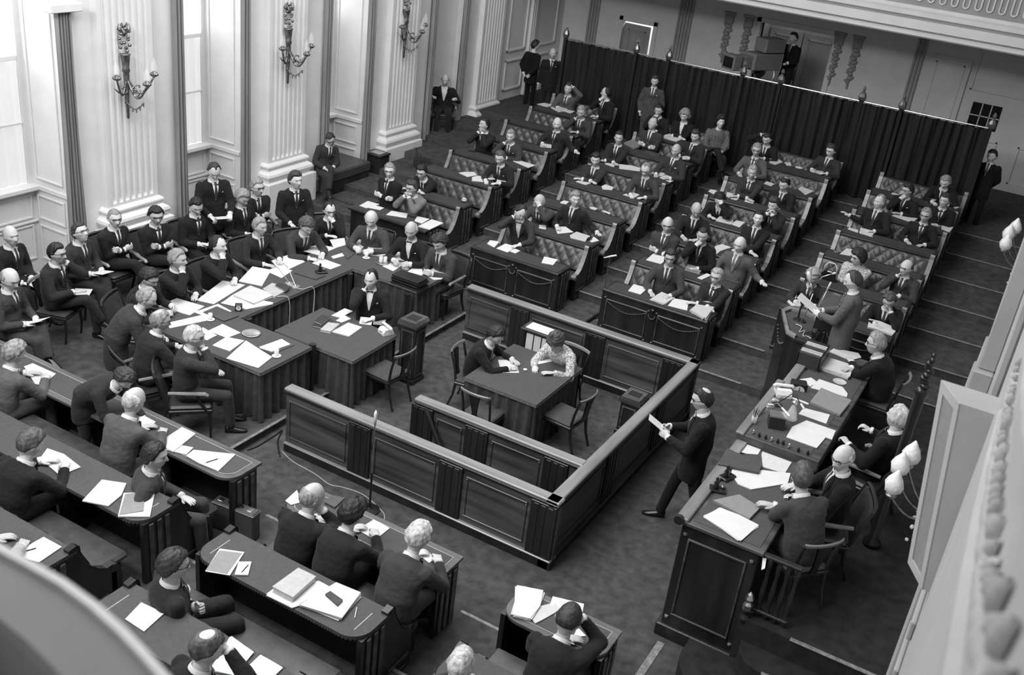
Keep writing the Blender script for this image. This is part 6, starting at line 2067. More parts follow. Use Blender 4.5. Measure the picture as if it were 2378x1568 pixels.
ph = thing('telephone', 'white telephone on the clerks table', 'telephone', (q[0], q[1], CZ + .001), -.4)
MB().prism_x([(-.09, 0), (.09, 0), (.08, .04), (.0, .085), (-.06, .085), (-.09, .04)], -.08, .08).build('body', WHITEP, ph)
MB().tube([(-.12, .01, .095), (-.10, .01, .12), (.10, .01, .12), (.12, .01, .095)], [.028, .02, .02, .028], 8).build('handset', WHITEP, ph, True)
MB().lathe([(0, 0), (.045, 0), (.045, .006), (0, .008)], (0, -.06, .045), 14).build('dial', FOLDER, ph)
sheet('white paper lying on the knee of the man resting his cheek', A4([(490, 548), (518, 503), (637, 510), (612, 553)]), .70, .004, PAPER, group='papers held in the hand')
# enclosure table
R5 = zoomed(1000, 640, 5.9175)
sheet('white sheet under the hand of the man writing in the enclosure', R5([(925, 1160), (1165, 1165), (1215, 1340), (975, 1335)]), .751, group='papers in the enclosure')
sheet('white sheet under the hands of the woman writing in the enclosure', R5([(1420, 1180), (1480, 1110), (1720, 1115), (1745, 1165), (1450, 1230)]), .751, group='papers in the enclosure')
dish('small round white dish on the enclosure table', *R5([(1298, 1302)])[0], .751, .028, WHITEP)
st = thing('paper_stand', 'narrow stand with a sloping top holding white paper at the back rail of the enclosure', 'stand', (*at(1262, 763, .90)[:2], 0), .0)
MB().bev(-.28, .28, -.13, .13, .0, .05, .01).bev(-.26, .26, -.10, .11, .05, .84, .01).build('cabinet', WOOD_D, st)
MB().bev(-.30, .30, -.15, .15, .84, .875, .008).build('top', WOOD_M, st)
MB().bev(-.24, .20, -.11, .12, .876, .884, .003).build('paper_block', PAPER, st)
for i in range(3):
    MB().box(-.20 + .13 * i, -.09 + .13 * i, -.118, -.101, .42, .80).build('hanging_sheet', PAPER, st)
# ---- rows of the far benches
def rowz(k): return k * RISE + .7505
FP = 'papers on the far desks'
def many(zf, z, items, group=FP):
    for it in items:
        lb, pts = it[0], it[1]
        t = it[2] if len(it) > 2 else .003
        m_ = it[3] if len(it) > 3 else PAPER
        sheet(lb, zf(pts), z, t, m_, group=group)
many(R2z, rowz(1), [('white papers at the left end of the plain front desk', [(205, 580), (320, 515), (480, 560), (300, 615)]), ('white sheet overlapping the papers at the left of the plain front desk', [(300, 605), (420, 575), (545, 610), (490, 640)]),
    ('white papers before the man pressing his hands to his mouth', [(570, 705), (650, 648), (870, 690), (850, 750)]), ('open white dossier at the right end of the plain front desk', [(1010, 860), (1200, 765), (1360, 815), (1170, 905)], .014), ('white sheet beside the open dossier on the plain front desk', [(960, 790), (1000, 725), (1170, 765), (1060, 825)])])
q = at(*R2z([(1645, 530)])[0], rowz(2))
o = MB().ball((0, 0, .035), (.05, .05, .035), 9, 7).build('crumpled_paper', PAPER, None, False)
for v_ in o.data.vertices:
    v_.co *= 1 + .25 * math.sin(v_.index * 12.9)
o.location = (q[0], q[1], rowz(2) + .008)
tag(o, 'crumpled white paper at the right end of the second desk by the window wall', 'paper', FP)
many(R2z, rowz(3), [('white papers left of the man writing on the long bench', [(1570, 130), (1640, 115), (1780, 115), (1820, 160), (1690, 185)]), ('second white bundle left of the man writing on the long bench', [(1755, 185), (1830, 165), (1920, 185), (1905, 250), (1750, 235)], .01),
    ('white sheet under the writing hand in the third row by the window wall', [(1920, 190), (2000, 160), (2075, 218), (1990, 222)]), ('square white sheet at the right end of the third desk by the window wall', [(2080, 265), (2100, 212), (2220, 230), (2215, 300)])])
R1z = zoomed(1000, 150, 5.9175)
many(R1z, rowz(4), [('white papers before the man leaning his cheek on his hand', [(1130, 1330), (1170, 1300), (1440, 1385), (1340, 1420)])])
sheet('small black case on the fourth desk by the window wall', R1z([(520, 1175), (540, 1140), (640, 1165), (615, 1195)]), rowz(4), .02, BLACK, 'spectacle_case', 'case')
many(R1z, rowz(5), [('white card before the bald moustached man', [(1500, 1090), (1520, 1080), (1660, 1105), (1660, 1145), (1510, 1130)], .006)])
many(R1z, rowz(6), [('white note before the man holding his head', [(2035, 950), (2060, 925), (2110, 940), (2060, 965)])])
many(R1z, rowz(7), [('white papers at the left end of the rear desk by the window wall', [(1460, 545), (1560, 525), (1690, 555), (1600, 585)]), ('pile of white papers before the man in grey near the curtain', [(1650, 590), (1720, 550), (1840, 570), (1890, 630), (1760, 650)], .012), ('white sheet slipping over the edge of the rear desk by the window wall', [(1820, 640), (1880, 622), (1985, 645), (1920, 672)]), ('white note before the man in profile near the curtain', [(2200, 715), (2240, 690), (2300, 735), (2250, 748)])])
R6 = zoomed(1040, 540, 5.9175)
many(R6, rowz(1), [('white papers under the fist of the man stooping over the telephone', [(540, 155), (580, 110), (700, 125), (690, 150), (640, 205)], .008), ('white sheets in the middle of the left festoon desk', [(665, 220), (790, 155), (945, 195), (820, 275)]), ('small white card in the middle of the left festoon desk', [(850, 260), (920, 220), (995, 255), (930, 290)]), ('white sheet at the right end of the left festoon desk', [(1285, 420), (1325, 333), (1510, 375), (1445, 448)])])
R3 = zoomed(1200, 380, 5.9175)
many(R3, rowz(2), [('white card beside the bald man covering his face', [(310, 845), (405, 850), (400, 905), (305, 890)]), ('white sheet before the tall grey-haired man', [(520, 870), (670, 870), (780, 945), (560, 965)]), ('white newspapers before the tall grey-haired man', [(730, 985), (820, 935), (1010, 995), (940, 1070), (740, 1020)], .01, PRINT2), ('white sheet at the right end of the second desk of the middle-left block', [(985, 1055), (1060, 1010), (1132, 1062), (1030, 1085)])])
sheet('small black case on the papers of the tall grey-haired man', R3([(960, 1035), (985, 1010), (1040, 1020), (1010, 1045)]), rowz(2) + .012, .02, BLACK, 'spectacle_case', 'case')
many(R3, rowz(3), [('small white note on the left of the third desk of the middle-left block', [(600, 530), (650, 510), (720, 525), (680, 560), (600, 545)]), ('white note in the middle of the third desk of the middle-left block', [(1000, 595), (1060, 598), (1115, 622), (1080, 640), (1010, 620)]), ('white strip of paper on the right of the third desk of the middle-left block', [(1165, 650), (1200, 645), (1295, 680), (1270, 695)])])
many(R3, rowz(4), [('white sheet with printing left of the dark-haired man in the fourth row', [(810, 250), (870, 215), (1000, 215), (1075, 250), (950, 295)], .004, PRINT), ('white sheet under the forearms of the dark-haired man in the fourth row', [(960, 210), (990, 175), (1135, 195), (1120, 245)]), ('crumpled white papers in the middle of the fourth desk', [(1165, 310), (1220, 285), (1335, 325), (1310, 360), (1180, 350)], .012), ('white sheet under the hand of the balding man with glasses writing', [(1460, 430), (1570, 390), (1690, 430), (1610, 475)])])
many(R3, rowz(5), [('long white papers in the middle of the fifth desk', [(1405, 10), (1580, 30), (1700, 60), (1690, 105), (1410, 70)], .006), ('printed white sheet at the right of the fifth desk', [(1850, 130), (1915, 95), (2060, 145), (1990, 180)], .003, PRINT), ('white sheets at the right end of the fifth desk before the bald man in waistcoat', [(1960, 195), (2070, 150), (2195, 215), (2110, 260)]), ('white papers before the man with crossed forearms', [(1210, 5), (1260, -22), (1380, 5), (1330, 48)], .006)])
R4 = zoomed(1400, 230, 5.9175)
sheet('grey document bag on the sixth desk before the man looking up', R4([(290, 600), (400, 555), (570, 625), (430, 680)]), rowz(6), .03, FOLDER, 'document_bag', 'bag')
sheet('dark folder standing over the edge of the sixth desk', R4([(545, 730), (590, 705), (800, 755), (770, 800)]), rowz(6), .02, FOLDER_D, 'folder', 'folder')
pile('thick white papers before the grey-haired woman', R4([(840, 500), (930, 470), (1115, 490), (1115, 540), (1030, 575), (850, 530)]), rowz(7), .03, None, 4, FP)
R66 = zoomed(1440, 480, 5.9175)
many(R66, rowz(1), [('white sheet at the left of the right festoon desk', [(110, 1160), (185, 1068), (385, 1120), (280, 1210)]), ('white sheets right of the newspapers reader on the right festoon desk', [(655, 1360), (740, 1265), (945, 1300), (920, 1430)], .004)])
pile('pile of papers in the middle of the right festoon desk', R66([(415, 1270), (570, 1170), (755, 1245), (610, 1335)]), rowz(1), .025, [PAPER2, PAPER, PAPER2], 4, FP)
pile('stack of newspapers at the right end of the right festoon desk', R66([(975, 1420), (1080, 1300), (1260, 1300), (1290, 1380), (1180, 1530)]), rowz(1), .05, [PRINT2, PRINT2, PRINT2], 5, FP)
many(R66, rowz(2), [('white sheet before the bald man with folded arms in the second row', [(355, 735), (460, 645), (610, 680), (600, 760), (560, 790)]), ('white sheet at the right of the second desk', [(1060, 980), (1190, 920), (1260, 945), (1120, 1005)])])
book('grey book before the young man with hand on chin', R66([(890, 850), (930, 790), (1135, 840), (1100, 908)]), rowz(2), .035, FOLDER)
many(R66, rowz(3), [('white papers before the man looking up at the gallery', [(1300, 550), (1395, 518), (1530, 560), (1380, 610), (1320, 660)]), ('small white card before the young man with hand on chin', [(935, 460), (960, 445), (1000, 455), (980, 466)], .012)])
many(R66, rowz(4), [('white papers at the left of the fourth desk of the middle-right block', [(1310, 185), (1380, 120), (1555, 145), (1555, 200), (1530, 235)], .02), ('white sheet beside the dark hat on the fourth desk of the middle-right block', [(1520, 240), (1600, 190), (1715, 215), (1640, 285)])])
q = at(1687, 503, rowz(4) + .06)
o = MB().lathe([(0, .0), (.075, .0), (.08, .03), (.06, .10), (.03, .13), (0, .13)], (0, 0, 0), 12).build('dark_hat', BLACK, None, True)
o.location = (q[0], q[1], rowz(4) + .024)
tag(o, 'dark hat lying on white papers on the fourth desk of the middle-right block', 'hat')
RR5 = zoomed(1600, 300, 5.9175)
many(RR5, rowz(5), [('white sheet at the left end of the fifth desk of the middle-right block', [(265, 855), (300, 828), (385, 845), (340, 895)]), ('white sheet left of the fair-haired man', [(510, 920), (525, 865), (610, 890), (560, 945)]), ('white sheet before the fair-haired man', [(570, 955), (605, 912), (705, 945), (650, 978)]), ('white sheet right of the fair-haired man', [(760, 995), (790, 955), (900, 985), (880, 1025)])])
many(RR5, rowz(6), [('white note on the sixth desk behind the fair-haired man', [(1030, 750), (1065, 718), (1175, 755), (1130, 785)]), ('printed paper on the sixth desk behind the balding man', [(1500, 820), (1540, 790), (1715, 855), (1600, 905)], .005, PRINT)])
many(RR5, rowz(7), [('white papers before the man holding his head', [(1105, 405), (1240, 415), (1290, 455), (1190, 490), (1105, 465)]), ('white note in the middle of the rearmost desk near the curtain', [(1310, 455), (1395, 460), (1405, 505), (1340, 500)]), ('white note left of the man sitting against the curtain', [(1660, 575), (1690, 540), (1750, 560), (1720, 595)]), ('printed sheet before the man sitting against the curtain', [(1730, 600), (1750, 565), (1850, 585), (1830, 625)], .003, PRINT)])
dish('round white dish on the rearmost desk near the curtain', *RR5([(1507, 535)])[0], rowz(7), .08, WHITEP)
R7 = zoomed(1860, 370, 5.9175)
many(R7, rowz(5), [('white papers at the left end of the desk before the man stretching out his arm', [(640, 960), (660, 940), (790, 975), (780, 1010)])])
pile('white dossier before the man stretching out his arm', R7([(800, 1000), (830, 940), (1020, 990), (970, 1060)]), rowz(5), .02, None, 3, FP)
many(R7, rowz(6), [('large white sheets before the man with hand at chin by the aisle', [(1250, 775), (1320, 735), (1605, 815), (1530, 870)], .006), ('white sheet at the right end before the man clasping his hands', [(1930, 960), (1930, 910), (2030, 940), (2095, 930), (2040, 1005)])])
many(R7, rowz(7), [('white notes at the left of the rear desk by the right aisle', [(1240, 478), (1262, 458), (1345, 480), (1330, 497)]), ('grey printed sheet on the rear desk by the right aisle', [(1345, 482), (1375, 420), (1480, 440), (1460, 482)], .004, PRINT), ('white sheet before the man bent over his desk in the rear row', [(1720, 580), (1800, 520), (1890, 550), (1790, 592)]), ('white sheet at the right end of the rear desk by the right aisle', [(2060, 605), (2110, 610), (2175, 665), (2120, 682)])])
many(R7, rowz(4), [('white sheets behind the woman in the white blouse', [(535, 1300), (630, 1225), (740, 1250), (720, 1335)], .006)])
dish('round metal ashtray on the desk behind the woman in the white blouse', *R7([(485, 1277)])[0], rowz(4), .06, STEEL)
R8 = zoomed(1740, 680, 5.9175)
pile('open book before the man bent over behind the speaker', R8([(1630, 470), (1645, 355), (1800, 390), (2040, 490), (1970, 575), (1760, 500)]), rowz(2), .03, [PAPER2, PAPER2, PAPER], 3, FP)
sheet('white papers before the fair-haired man beyond the lectern', R8([(520, 120), (580, 65), (700, 110), (705, 190), (580, 180)]), rowz(2), .006, PAPER, group=FP)
sheet('dark folder beside the lectern on the front desk by the right aisle', R8([(445, 190), (465, 150), (575, 185), (560, 215)]), rowz(2), .02, FOLDER_D, 'folder', 'folder')
# handbag with a loop handle
q = at(1925, 640, rowz(3) + .08)
hb = thing('handbag', 'black handbag with a pale loop handle beside the woman in the white blouse', 'handbag', (q[0], q[1], rowz(3)))
MB().prism_y([(-.14, 0), (.14, 0), (.12, .13), (.06, .16), (-.06, .16), (-.12, .13)], -.05, .05).build('bag', BLACK, hb)
MB().tube([(-.11, 0, .13), (-.10, 0, .24), (-.05, 0, .31), (.05, 0, .31), (.10, 0, .24), (.11, 0, .13)], .008, 6).build('handle', WHITEP, hb, True)
MB().bev(-.04, .04, -.055, .055, .15, .17, .005).build('clasp', STEEL, hb)
# ---- rostrum
RZ, RM = 1.473, 1.581
RGp = 'papers on the rostrum desk'
many(R8, RZ, [('white papers at the far end of the rostrum desk', [(1100, 810), (1165, 760), (1500, 830), (1540, 890), (1390, 930)], .008), ('white sheet left of the desk clock', [(690, 1190), (850, 1170), (935, 1230), (840, 1292)]), ('white sheets before the grey-haired rostrum officer', [(840, 1310), (960, 1190), (1280, 1300), (1350, 1390), (1340, 1435)], .004)], RGp)
pile('large open ledger before the grey-haired rostrum officer', R8([(970, 1020), (1060, 875), (1440, 1000), (1385, 1150)]), RZ, .05, [PAPER2, PAPER2, PRINT], 4, RGp)
q = at(*R8([(940, 800)])[0], RZ + .2)
bb_ = thing('book_rack', 'dark rack of books standing at the far end of the rostrum desk', 'book rack', (q[0] - .05, q[1] + .05, RZ + .001), .0)
MB().bev(-.15, .15, -.26, .26, 0, .012, .004).bev(-.16, -.148, -.26, .26, 0, .2, .004).bev(.148, .16, -.26, .26, 0, .2, .004).build('rack', WOOD_D, bb_)
for i, (w_, m_) in enumerate(((.05, BOOK_D), (.04, BOOK_L), (.03, BOOK_L), (.16, BOOK_D), (.04, BOOK_L), (.03, BOOK_L), (.06, BOOK_D), (.05, BLACK))):
    y0 = -.25 + sum((.05, .04, .03, .16, .04, .03, .06, .05)[:i]) * 1.06
    MB().bev(-.14, .14, y0, y0 + w_, .013, .20 + .012 * (i % 3), .004).build('book', m_, bb_)
clock('black cube clock with white dial on the rostrum desk', *R8([(670, 1320)])[0], RZ, .19, math.radians(22))
dish('glass ashtray before the grey-haired rostrum officer', *R8([(1240, 1232)])[0], RZ, .09, GLASSM)
Z6 = zoomed(1650, 860, 5.9175)
sheet('large grey folder between the president and the grey-haired officer', Z6([(1370, 430), (1520, 240), (1940, 410), (1780, 610)]), RM, .03, FOLDER, 'folder', 'folder')
many(Z6, RM, [('white sheets beside the large grey folder on the raised section', [(1210, 600), (1280, 520), (1640, 610), (1590, 735)]), ('white sheets at the front of the raised section', [(1040, 920), (1120, 780), (1320, 690), (1580, 930), (1460, 1070)], .006), ('long white sheets before the president', [(1290, 740), (1325, 690), (1720, 830), (1670, 950), (1470, 880)], .012)], RGp)
many(Z6, RZ, [('white papers at the step of the raised section on the near rostrum desk', [(345, 1110), (435, 1000), (690, 1090), (650, 1160), (500, 1150)]), ('typed white sheet with dark lines on the near rostrum desk', [(700, 1150), (715, 1120), (1115, 1270), (1020, 1420), (720, 1330)], .004, PRINT), ('large white sheets before the bald rostrum officer', [(280, 1420), (325, 1280), (560, 1360), (1100, 1420), (1060, 1560), (560, 1640), (380, 1568)], .008)], RGp)
sheet('dark closed folder at the front of the near rostrum desk', Z6([(100, 1290), (230, 1070), (710, 1290), (665, 1400)]), RZ + .001, .04, FOLDER_D, 'folder', 'folder')
inkstand('black ink stand at the front edge of the near rostrum desk', *Z6([(225, 1480)])[0], RZ, 1.2)
inkstand('small inkwell on the near rostrum desk beside the grey folder', *zoomed(1578, 1038, 2.959)([(258, 300)])[0], RZ, .3)
Z9 = zoomed(1480, 1160, 5.9175)
sheet('grey folder with dark edge before the man in grey at the rostrum', Z9([(1040, 10), (1400, -70), (1690, 110), (1545, 260)]), RZ, .03, FOLDER, 'folder', 'folder')
pile('white papers at the near end of the rostrum desk', Z9([(910, 240), (1130, 110), (1400, 210), (1670, 350), (1430, 565)]), RZ, .014, None, 4, RGp)
sheet('white scrap of paper pinned at the rostrum railing', [(1771, 1297), (1780, 1297), (1776, 1321), (1768, 1324)], 1.40, .004, PAPER)
# things crowding the front of the raised section
q = at(*Z6([(890, 760)])[0], RM)
bx_ = thing('signal_box', 'black box with a silver lid on the raised section of the rostrum', 'box', (q[0], q[1], RM + .001), .35)
MB().prism_x([(-.10, 0), (.10, 0), (.08, .13), (-.06, .13)], -.09, .09).build('case', BLACK, bx_)
MB().prism_x([(-.065, .131), (.085, .131), (.085, .15), (-.065, .15)], -.095, .095).build('lid', STEEL, bx_)
q = at(*Z6([(1100, 670)])[0], RM)
cf = thing('water_carafe', 'conical glass carafe on the raised section of the rostrum', 'carafe', (q[0], q[1], RM + .001))
MB().lathe([(.07, 0), (.075, .01), (.05, .10), (.022, .18), (.022, .22), (.03, .235)], (0, 0, 0), 14).build('flask', GLASSM, cf, True)
MB().lathe([(.03, .20), (.034, .23), (.0, .25)], (0, 0, 0), 12).build('stopper', STEEL, cf, True)
q = at(*Z6([(985, 335)])[0], RM)
gv = thing('desk_telephone', 'pale telephone among the microphones on the raised section of the rostrum', 'telephone', (q[0], q[1], RM + .001), .5)
MB().prism_x([(-.10, 0), (.10, 0), (.08, .05), (.0, .09), (-.07, .09), (-.1, .04)], -.09, .09).build('body', WHITEP, gv)
MB().tube([(-.12, .01, .10), (-.10, .01, .125), (.10, .01, .125), (.12, .01, .10)], [.028, .02, .02, .028], 8).build('handset', WHITEP, gv, True)
mic('pale tubular microphone lying across the raised section', Z6([(800, 480)])[0], RM, Z6([(985, 520)])[0], RM + .16, .22, bend=(0, 0, .05))
mic('second tubular microphone behind the conical carafe', Z6([(860, 420)])[0], RM, Z6([(1130, 385)])[0], RM + .16, .22, bend=(0, 0, .05))
mic('microphone on a bent stem before the president', Z6([(900, 470)])[0], RM, Z6([(1240, 460)])[0], RM + .22, .08, bend=(0, 0, .15), m_=BLACK)
q = at(*Z6([(590, 720)])[0], RM)
pg = thing('penholder', 'glass penholder at the front corner of the raised section', 'penholder', (q[0], q[1], RM + .001))
MB().lathe([(.03, 0), (.035, .09), (.032, .09), (.026, .01)], (0, 0, 0), 10).build('cup', GLASSM, pg, True)
for a in range(4):
    MB().tube([(0, 0, .01), (.03 * math.cos(a * 1.6), .03 * math.sin(a * 1.6), .18)], .004, 5).build('pencil', WOOD_D, pg)
for i, (x, y) in enumerate(((590, 850), (670, 890), (760, 920), (840, 950), (925, 975), (1000, 995), (1080, 1040), (1210, 1090), (1340, 1135))):
    q = at(*Z6([(x, y)])[0], RM + .02)
    o = MB().lathe([(.016, 0), (.018, .02), (.01, .03), (.014, .045), (.0, .05)], (0, 0, 0), 8).build('seal_stamp', BLACK if i % 3 else STEEL, None, True)
    o.location = (q[0], q[1], RM + .001)
    tag(o, 'small stamp in the row along the near edge of the raised section', 'stamp', 'row of stamps on the rostrum')
# lectern microphones
def mic_path(label, pts, Y, rs, mats, head):
    P = [Vector(atY(x, y, Y)) for x, y in pts]
    P[0].z = 1.486
    c = P[0].copy()
    r = thing('microphone', label, 'microphone', c, 0, 'microphones')
    MB().lathe([(.0, 0), (.07, 0), (.065, .012), (.02, .02), (.012, .03)], (0, 0, .0005), 14).build('foot', BLACK, r)
    k = len(P) // 2
    MB().tube([p - c for p in P[:k + 1]], rs[0], 7).build('lower_stem', mats[0], r, True)
    MB().tube([p - c for p in P[k:]], rs[1], 7).build('boom', mats[1], r, True)
    u = (P[-1] - P[-2]).normalized()
    MB().tube([P[-1] - c, P[-1] - c + u * head * .8, P[-1] - c + u * head], [rs[2], rs[2] * 1.15, rs[2] * .6], 10).build('capsule', MATS['pale_microphone'], r, True)
    return r
mic_path('boom microphone arching over the lectern towards the speaker', [(1850, 753), (1858, 720), (1871, 690), (1890, 665), (1910, 643), (1933, 636)], 14.22, (.013, .008, .014), (BLACK, STEEL), .05)
mic_path('stout tube microphone standing on the lectern', [(1858, 758), (1868, 735), (1888, 682), (1882, 655)], 14.2, (.008, .01, .026), (STEEL, STEEL), .16)
mic_path('slim microphone on a jointed stand at the front of the lectern', [(1881, 785), (1890, 750), (1898, 722), (1903, 709), (1920, 675)], 13.85, (.007, .006, .012), (STEEL, STEEL), .14)
cable('tangle of pale microphone leads on the lectern', [tuple(at(*p, 1.50)) for p in R8([(640, 430), (720, 470), (690, 540), (760, 520), (740, 590), (800, 600), (850, 630)])], .008, CORD)
# floor microphones and cables
def floor_mic(label, base, tip, ztip, head):
    b = Vector(at(*base, 0 if base[1] > 900 else RISE))
    t = Vector(at(*tip, ztip))
    r = thing('floor_microphone', label, 'microphone', b, 0, 'floor microphones')
    d = Vector((0, 0, t.z - b.z))
    MB().tube([(0, 0, .02), d * .45], .013, 8).build('lower_tube', BLACK, r)
    MB().tube([d * .45, d], .007, 8).build('upper_tube', STEEL, r)
    MB().lathe([(.0, 0), (.13, 0), (.12, .015), (.03, .03), (.014, .05)], (0, 0, 0), 16).build('foot', BLACK, r)
    if head == 'bar':
        MB().tube([d + Vector((-.10, -.02, -.03)), d + Vector((.02, 0, .03)), d + Vector((.10, .03, .06))], [.008, .016, .014], 8).build('capsule', MATS['pale_microphone'], r)
    else:
        MB().tube([d - Vector((0, 0, .01)), d + Vector((0, 0, .09)), d + Vector((0, 0, .15)), d + Vector((0, 0, .19))], [.012, .02, .02, .004], 10).build('capsule', MATS['pale_microphone'], r, True)
    return r
floor_mic('tall floor microphone with white tip before the enclosure', (858, 1185), (873, 975), 1.18, 'tip')
floor_mic('floor microphone with tilted head at the end of the right festoon desk', (1393, 738), (1413, 605), 1.25, 'bar')
cable('thick dark cable running up the steps between the two middle blocks', [tuple(at(1310, 737, .03)), tuple(at(1352, 690, .03)), (-6.0, 14.28, .05), (-6.02, 14.36, .17), (-6.0, 15.3, .17), (-5.98, 15.44, .2), (-5.95, 15.5, .31), (-5.93, 16.6, .33), (-5.9, 16.72, .45), (-5.88, 17.7, .46)], .02, BLACK)
cable('pale cord lying on the floor along the near side of the enclosure', [tuple(at(x, y, .006)) for x, y in ((655, 1048), (680, 1072), (730, 1100), (765, 1125), (800, 1133), (845, 1150), (885, 1185), (893, 1200), (890, 1215))], .005, CORD)
cable('dark cable loop on the floor at the left end of the enclosure', [tuple(at(x, y, .012)) for x, y in ((650, 1060), (645, 1025), (655, 1000), (640, 1010), (600, 1035), (575, 1045))], .010, BLACK)
# ---- near desks
NP = 'papers on the near desks'
Z7 = zoomed(0, 1038, 2.959)
Z8 = zoomed(780, 1038, 2.959)
many(A4, rowz(1), [('white sheet under the arm of the man writing at the left edge', [(165, 1040), (225, 1018), (385, 1090), (290, 1170), (240, 1160)]), ('white sheet before the bald man bent over his writing', [(930, 1400), (990, 1380), (1070, 1420), (1010, 1482)]), ('pile of typed papers right of the bald man bent over his writing', [(1080, 1568), (1250, 1455), (1345, 1500), (1190, 1625)], .014, PAPER2)], NP)
many(Z7, rowz(1), [('white papers near the end of the front desk of the near left block', [(1280, 60), (1330, 20), (1620, 50), (1500, 165), (1365, 110)], .01), ('printed paper behind the white papers on the front desk of the near left block', [(1140, 20), (1200, -20), (1330, 5), (1280, 55)], .004, PRINT)], NP)
pen('dark pen on the white papers at the end of the near left front desk', *Z7([(1415, 108), (1500, 80)]), rowz(1) + .012)
many(Z7, rowz(2), [('white sheets before the man writing hunched', [(275, 80), (325, 10), (440, 50), (555, 140), (410, 198)], .005), ('white bundle in the middle of the second near left desk', [(565, 370), (700, 225), (868, 250), (835, 330), (745, 405)], .012), ('white sheets under the grey folder at the end of the second near left desk', [(810, 480), (850, 320), (1065, 310), (1030, 480)], .008)], NP)
sheet('grey folder on white sheets at the end of the second near left desk', Z7([(818, 468), (860, 325), (995, 310), (985, 440)]), rowz(2) + .009, .008, FOLDER, 'folder', 'folder')
many(Z7, rowz(3), [('white sheet near the end of the third near left desk', [(175, 690), (300, 620), (425, 690), (270, 795), (155, 765)])], NP)
pen('dark pen case on the white sheet of the third near left desk', *Z7([(180, 715), (250, 695)]), rowz(3) + .006)
many(Z8, rowz(1), [('white sheets before the person with dark wavy hair', [(150, 570), (260, 500), (370, 560), (270, 640)], .005), ('white sheet before the white-haired man in grey', [(540, 720), (600, 700), (690, 765), (640, 797)])], NP)
many(Z7, rowz(1), [('white card left of the bald man leaning on his hand', [(1960, 370), (2040, 300), (2075, 380), (2000, 400)])], NP)
sheet('dark portfolio before the bald man leaning on his hand', Z7([(2230, 380), (2280, 330), (2370, 350), (2300, 415)]), rowz(1), .02, FOLDER_D, 'portfolio', 'folder')
sheet('white margin sheets under the grey folder of the near middle desk', Z7([(1410, 855), (1510, 702), (1680, 724), (1580, 884)]), rowz(2), .005, PAPER, group=NP)
sheet('grey folder at the left end of the second near middle desk', Z7([(1415, 845), (1508, 712), (1662, 730), (1560, 872)]), rowz(2) + .006, .004, FOLDER, 'folder', 'folder')
sheet('small white notepad beside the grey folder of the near middle desk', Z7([(1612, 880), (1640, 790), (1728, 790), (1705, 882)]), rowz(2), .008, PAPER, group=NP)
pen('dark pen on the small white notepad', *Z7([(1660, 862), (1708, 808)]), rowz(2) + .009)
pile('untidy white papers under the thick pale book', Z7([(1830, 1020), (1900, 960), (2190, 920), (2265, 960), (2150, 1060), (2010, 1105)]), rowz(2), .012, None, 3, NP)
book('thick pale book on white papers on the second near middle desk', Z7([(1870, 960), (2050, 830), (2172, 890), (2012, 1035)]), rowz(2) + .013, .06, BOOK_L)
pile('stack of folders and papers right of the thick pale book', Z7([(2060, 1085), (2310, 930), (2480, 1000), (2350, 1175)]), rowz(2), .035, [PAPER, PAPER2, FOLDER], 4, NP)
sheet('dark spectacle case on the stack of folders', Z7([(2235, 1010), (2270, 990), (2355, 1050), (2320, 1085)]), rowz(2) + .036, .022, BLACK, 'spectacle_case', 'case')
pen('white pencil at the right end of the second near middle desk', *Z8([(130, 1175), (145, 1100)]), rowz(2), PAPER)
many(Z7, rowz(3), [('white sheet at the left end of the third near middle desk', [(860, 1185), (970, 1070), (1130, 1145), (990, 1270)]), ('white sheets at the bottom edge of the third near middle desk', [(1640, 1570), (1790, 1430), (1945, 1520), (1860, 1600)], .006)], NP)
pile('open white notebook before the man resting his forehead', Z7([(1440, 1530), (1590, 1300), (1745, 1410), (1610, 1570)]), rowz(3), .014, None, 3, NP)
pile('upright white pile at the left of the near right desk', Z8([(1215, 1150), (1245, 950), (1425, 985), (1405, 1090), (1335, 1180)]), rowz(1), .03, None, 4, NP)
many(Z8, rowz(1), [('off-white sheet in the middle of the near right desk', [(1300, 1120), (1505, 1070), (1545, 1120), (1420, 1190), (1370, 1215)], .006, PAPER2), ('wide white sheet at the back of the near right desk', [(1470, 1090), (1490, 1030), (1705, 1080), (1690, 1160)]), ('white sheet under the arm of the man at the near right desk', [(1630, 1310), (1660, 1240), (1718, 1302)])], NP)
# briefcase
q = at(548, 1222, .22)
bc = thing('briefcase', 'dark briefcase with brass locks standing in the near aisle', 'briefcase', (q[0], q[1], RISE), .12)
MB().bev(-.27, .27, -.07, .07, 0, .36, .015).build('case', FOLDER_D, bc)
MB().bev(-.272, .272, -.072, .072, .33, .345, .004).build('rim', BRASS, bc)
MB().tube([(-.09, 0, .36), (-.08, 0, .395), (.08, 0, .395), (.09, 0, .36)], .012, 7).build('handle', BLACK, bc)
for x in (-.19, .19):
    MB().bev(x - .03, x + .03, -.03, .03, .358, .368, .004).build('lock', STEEL, bc)
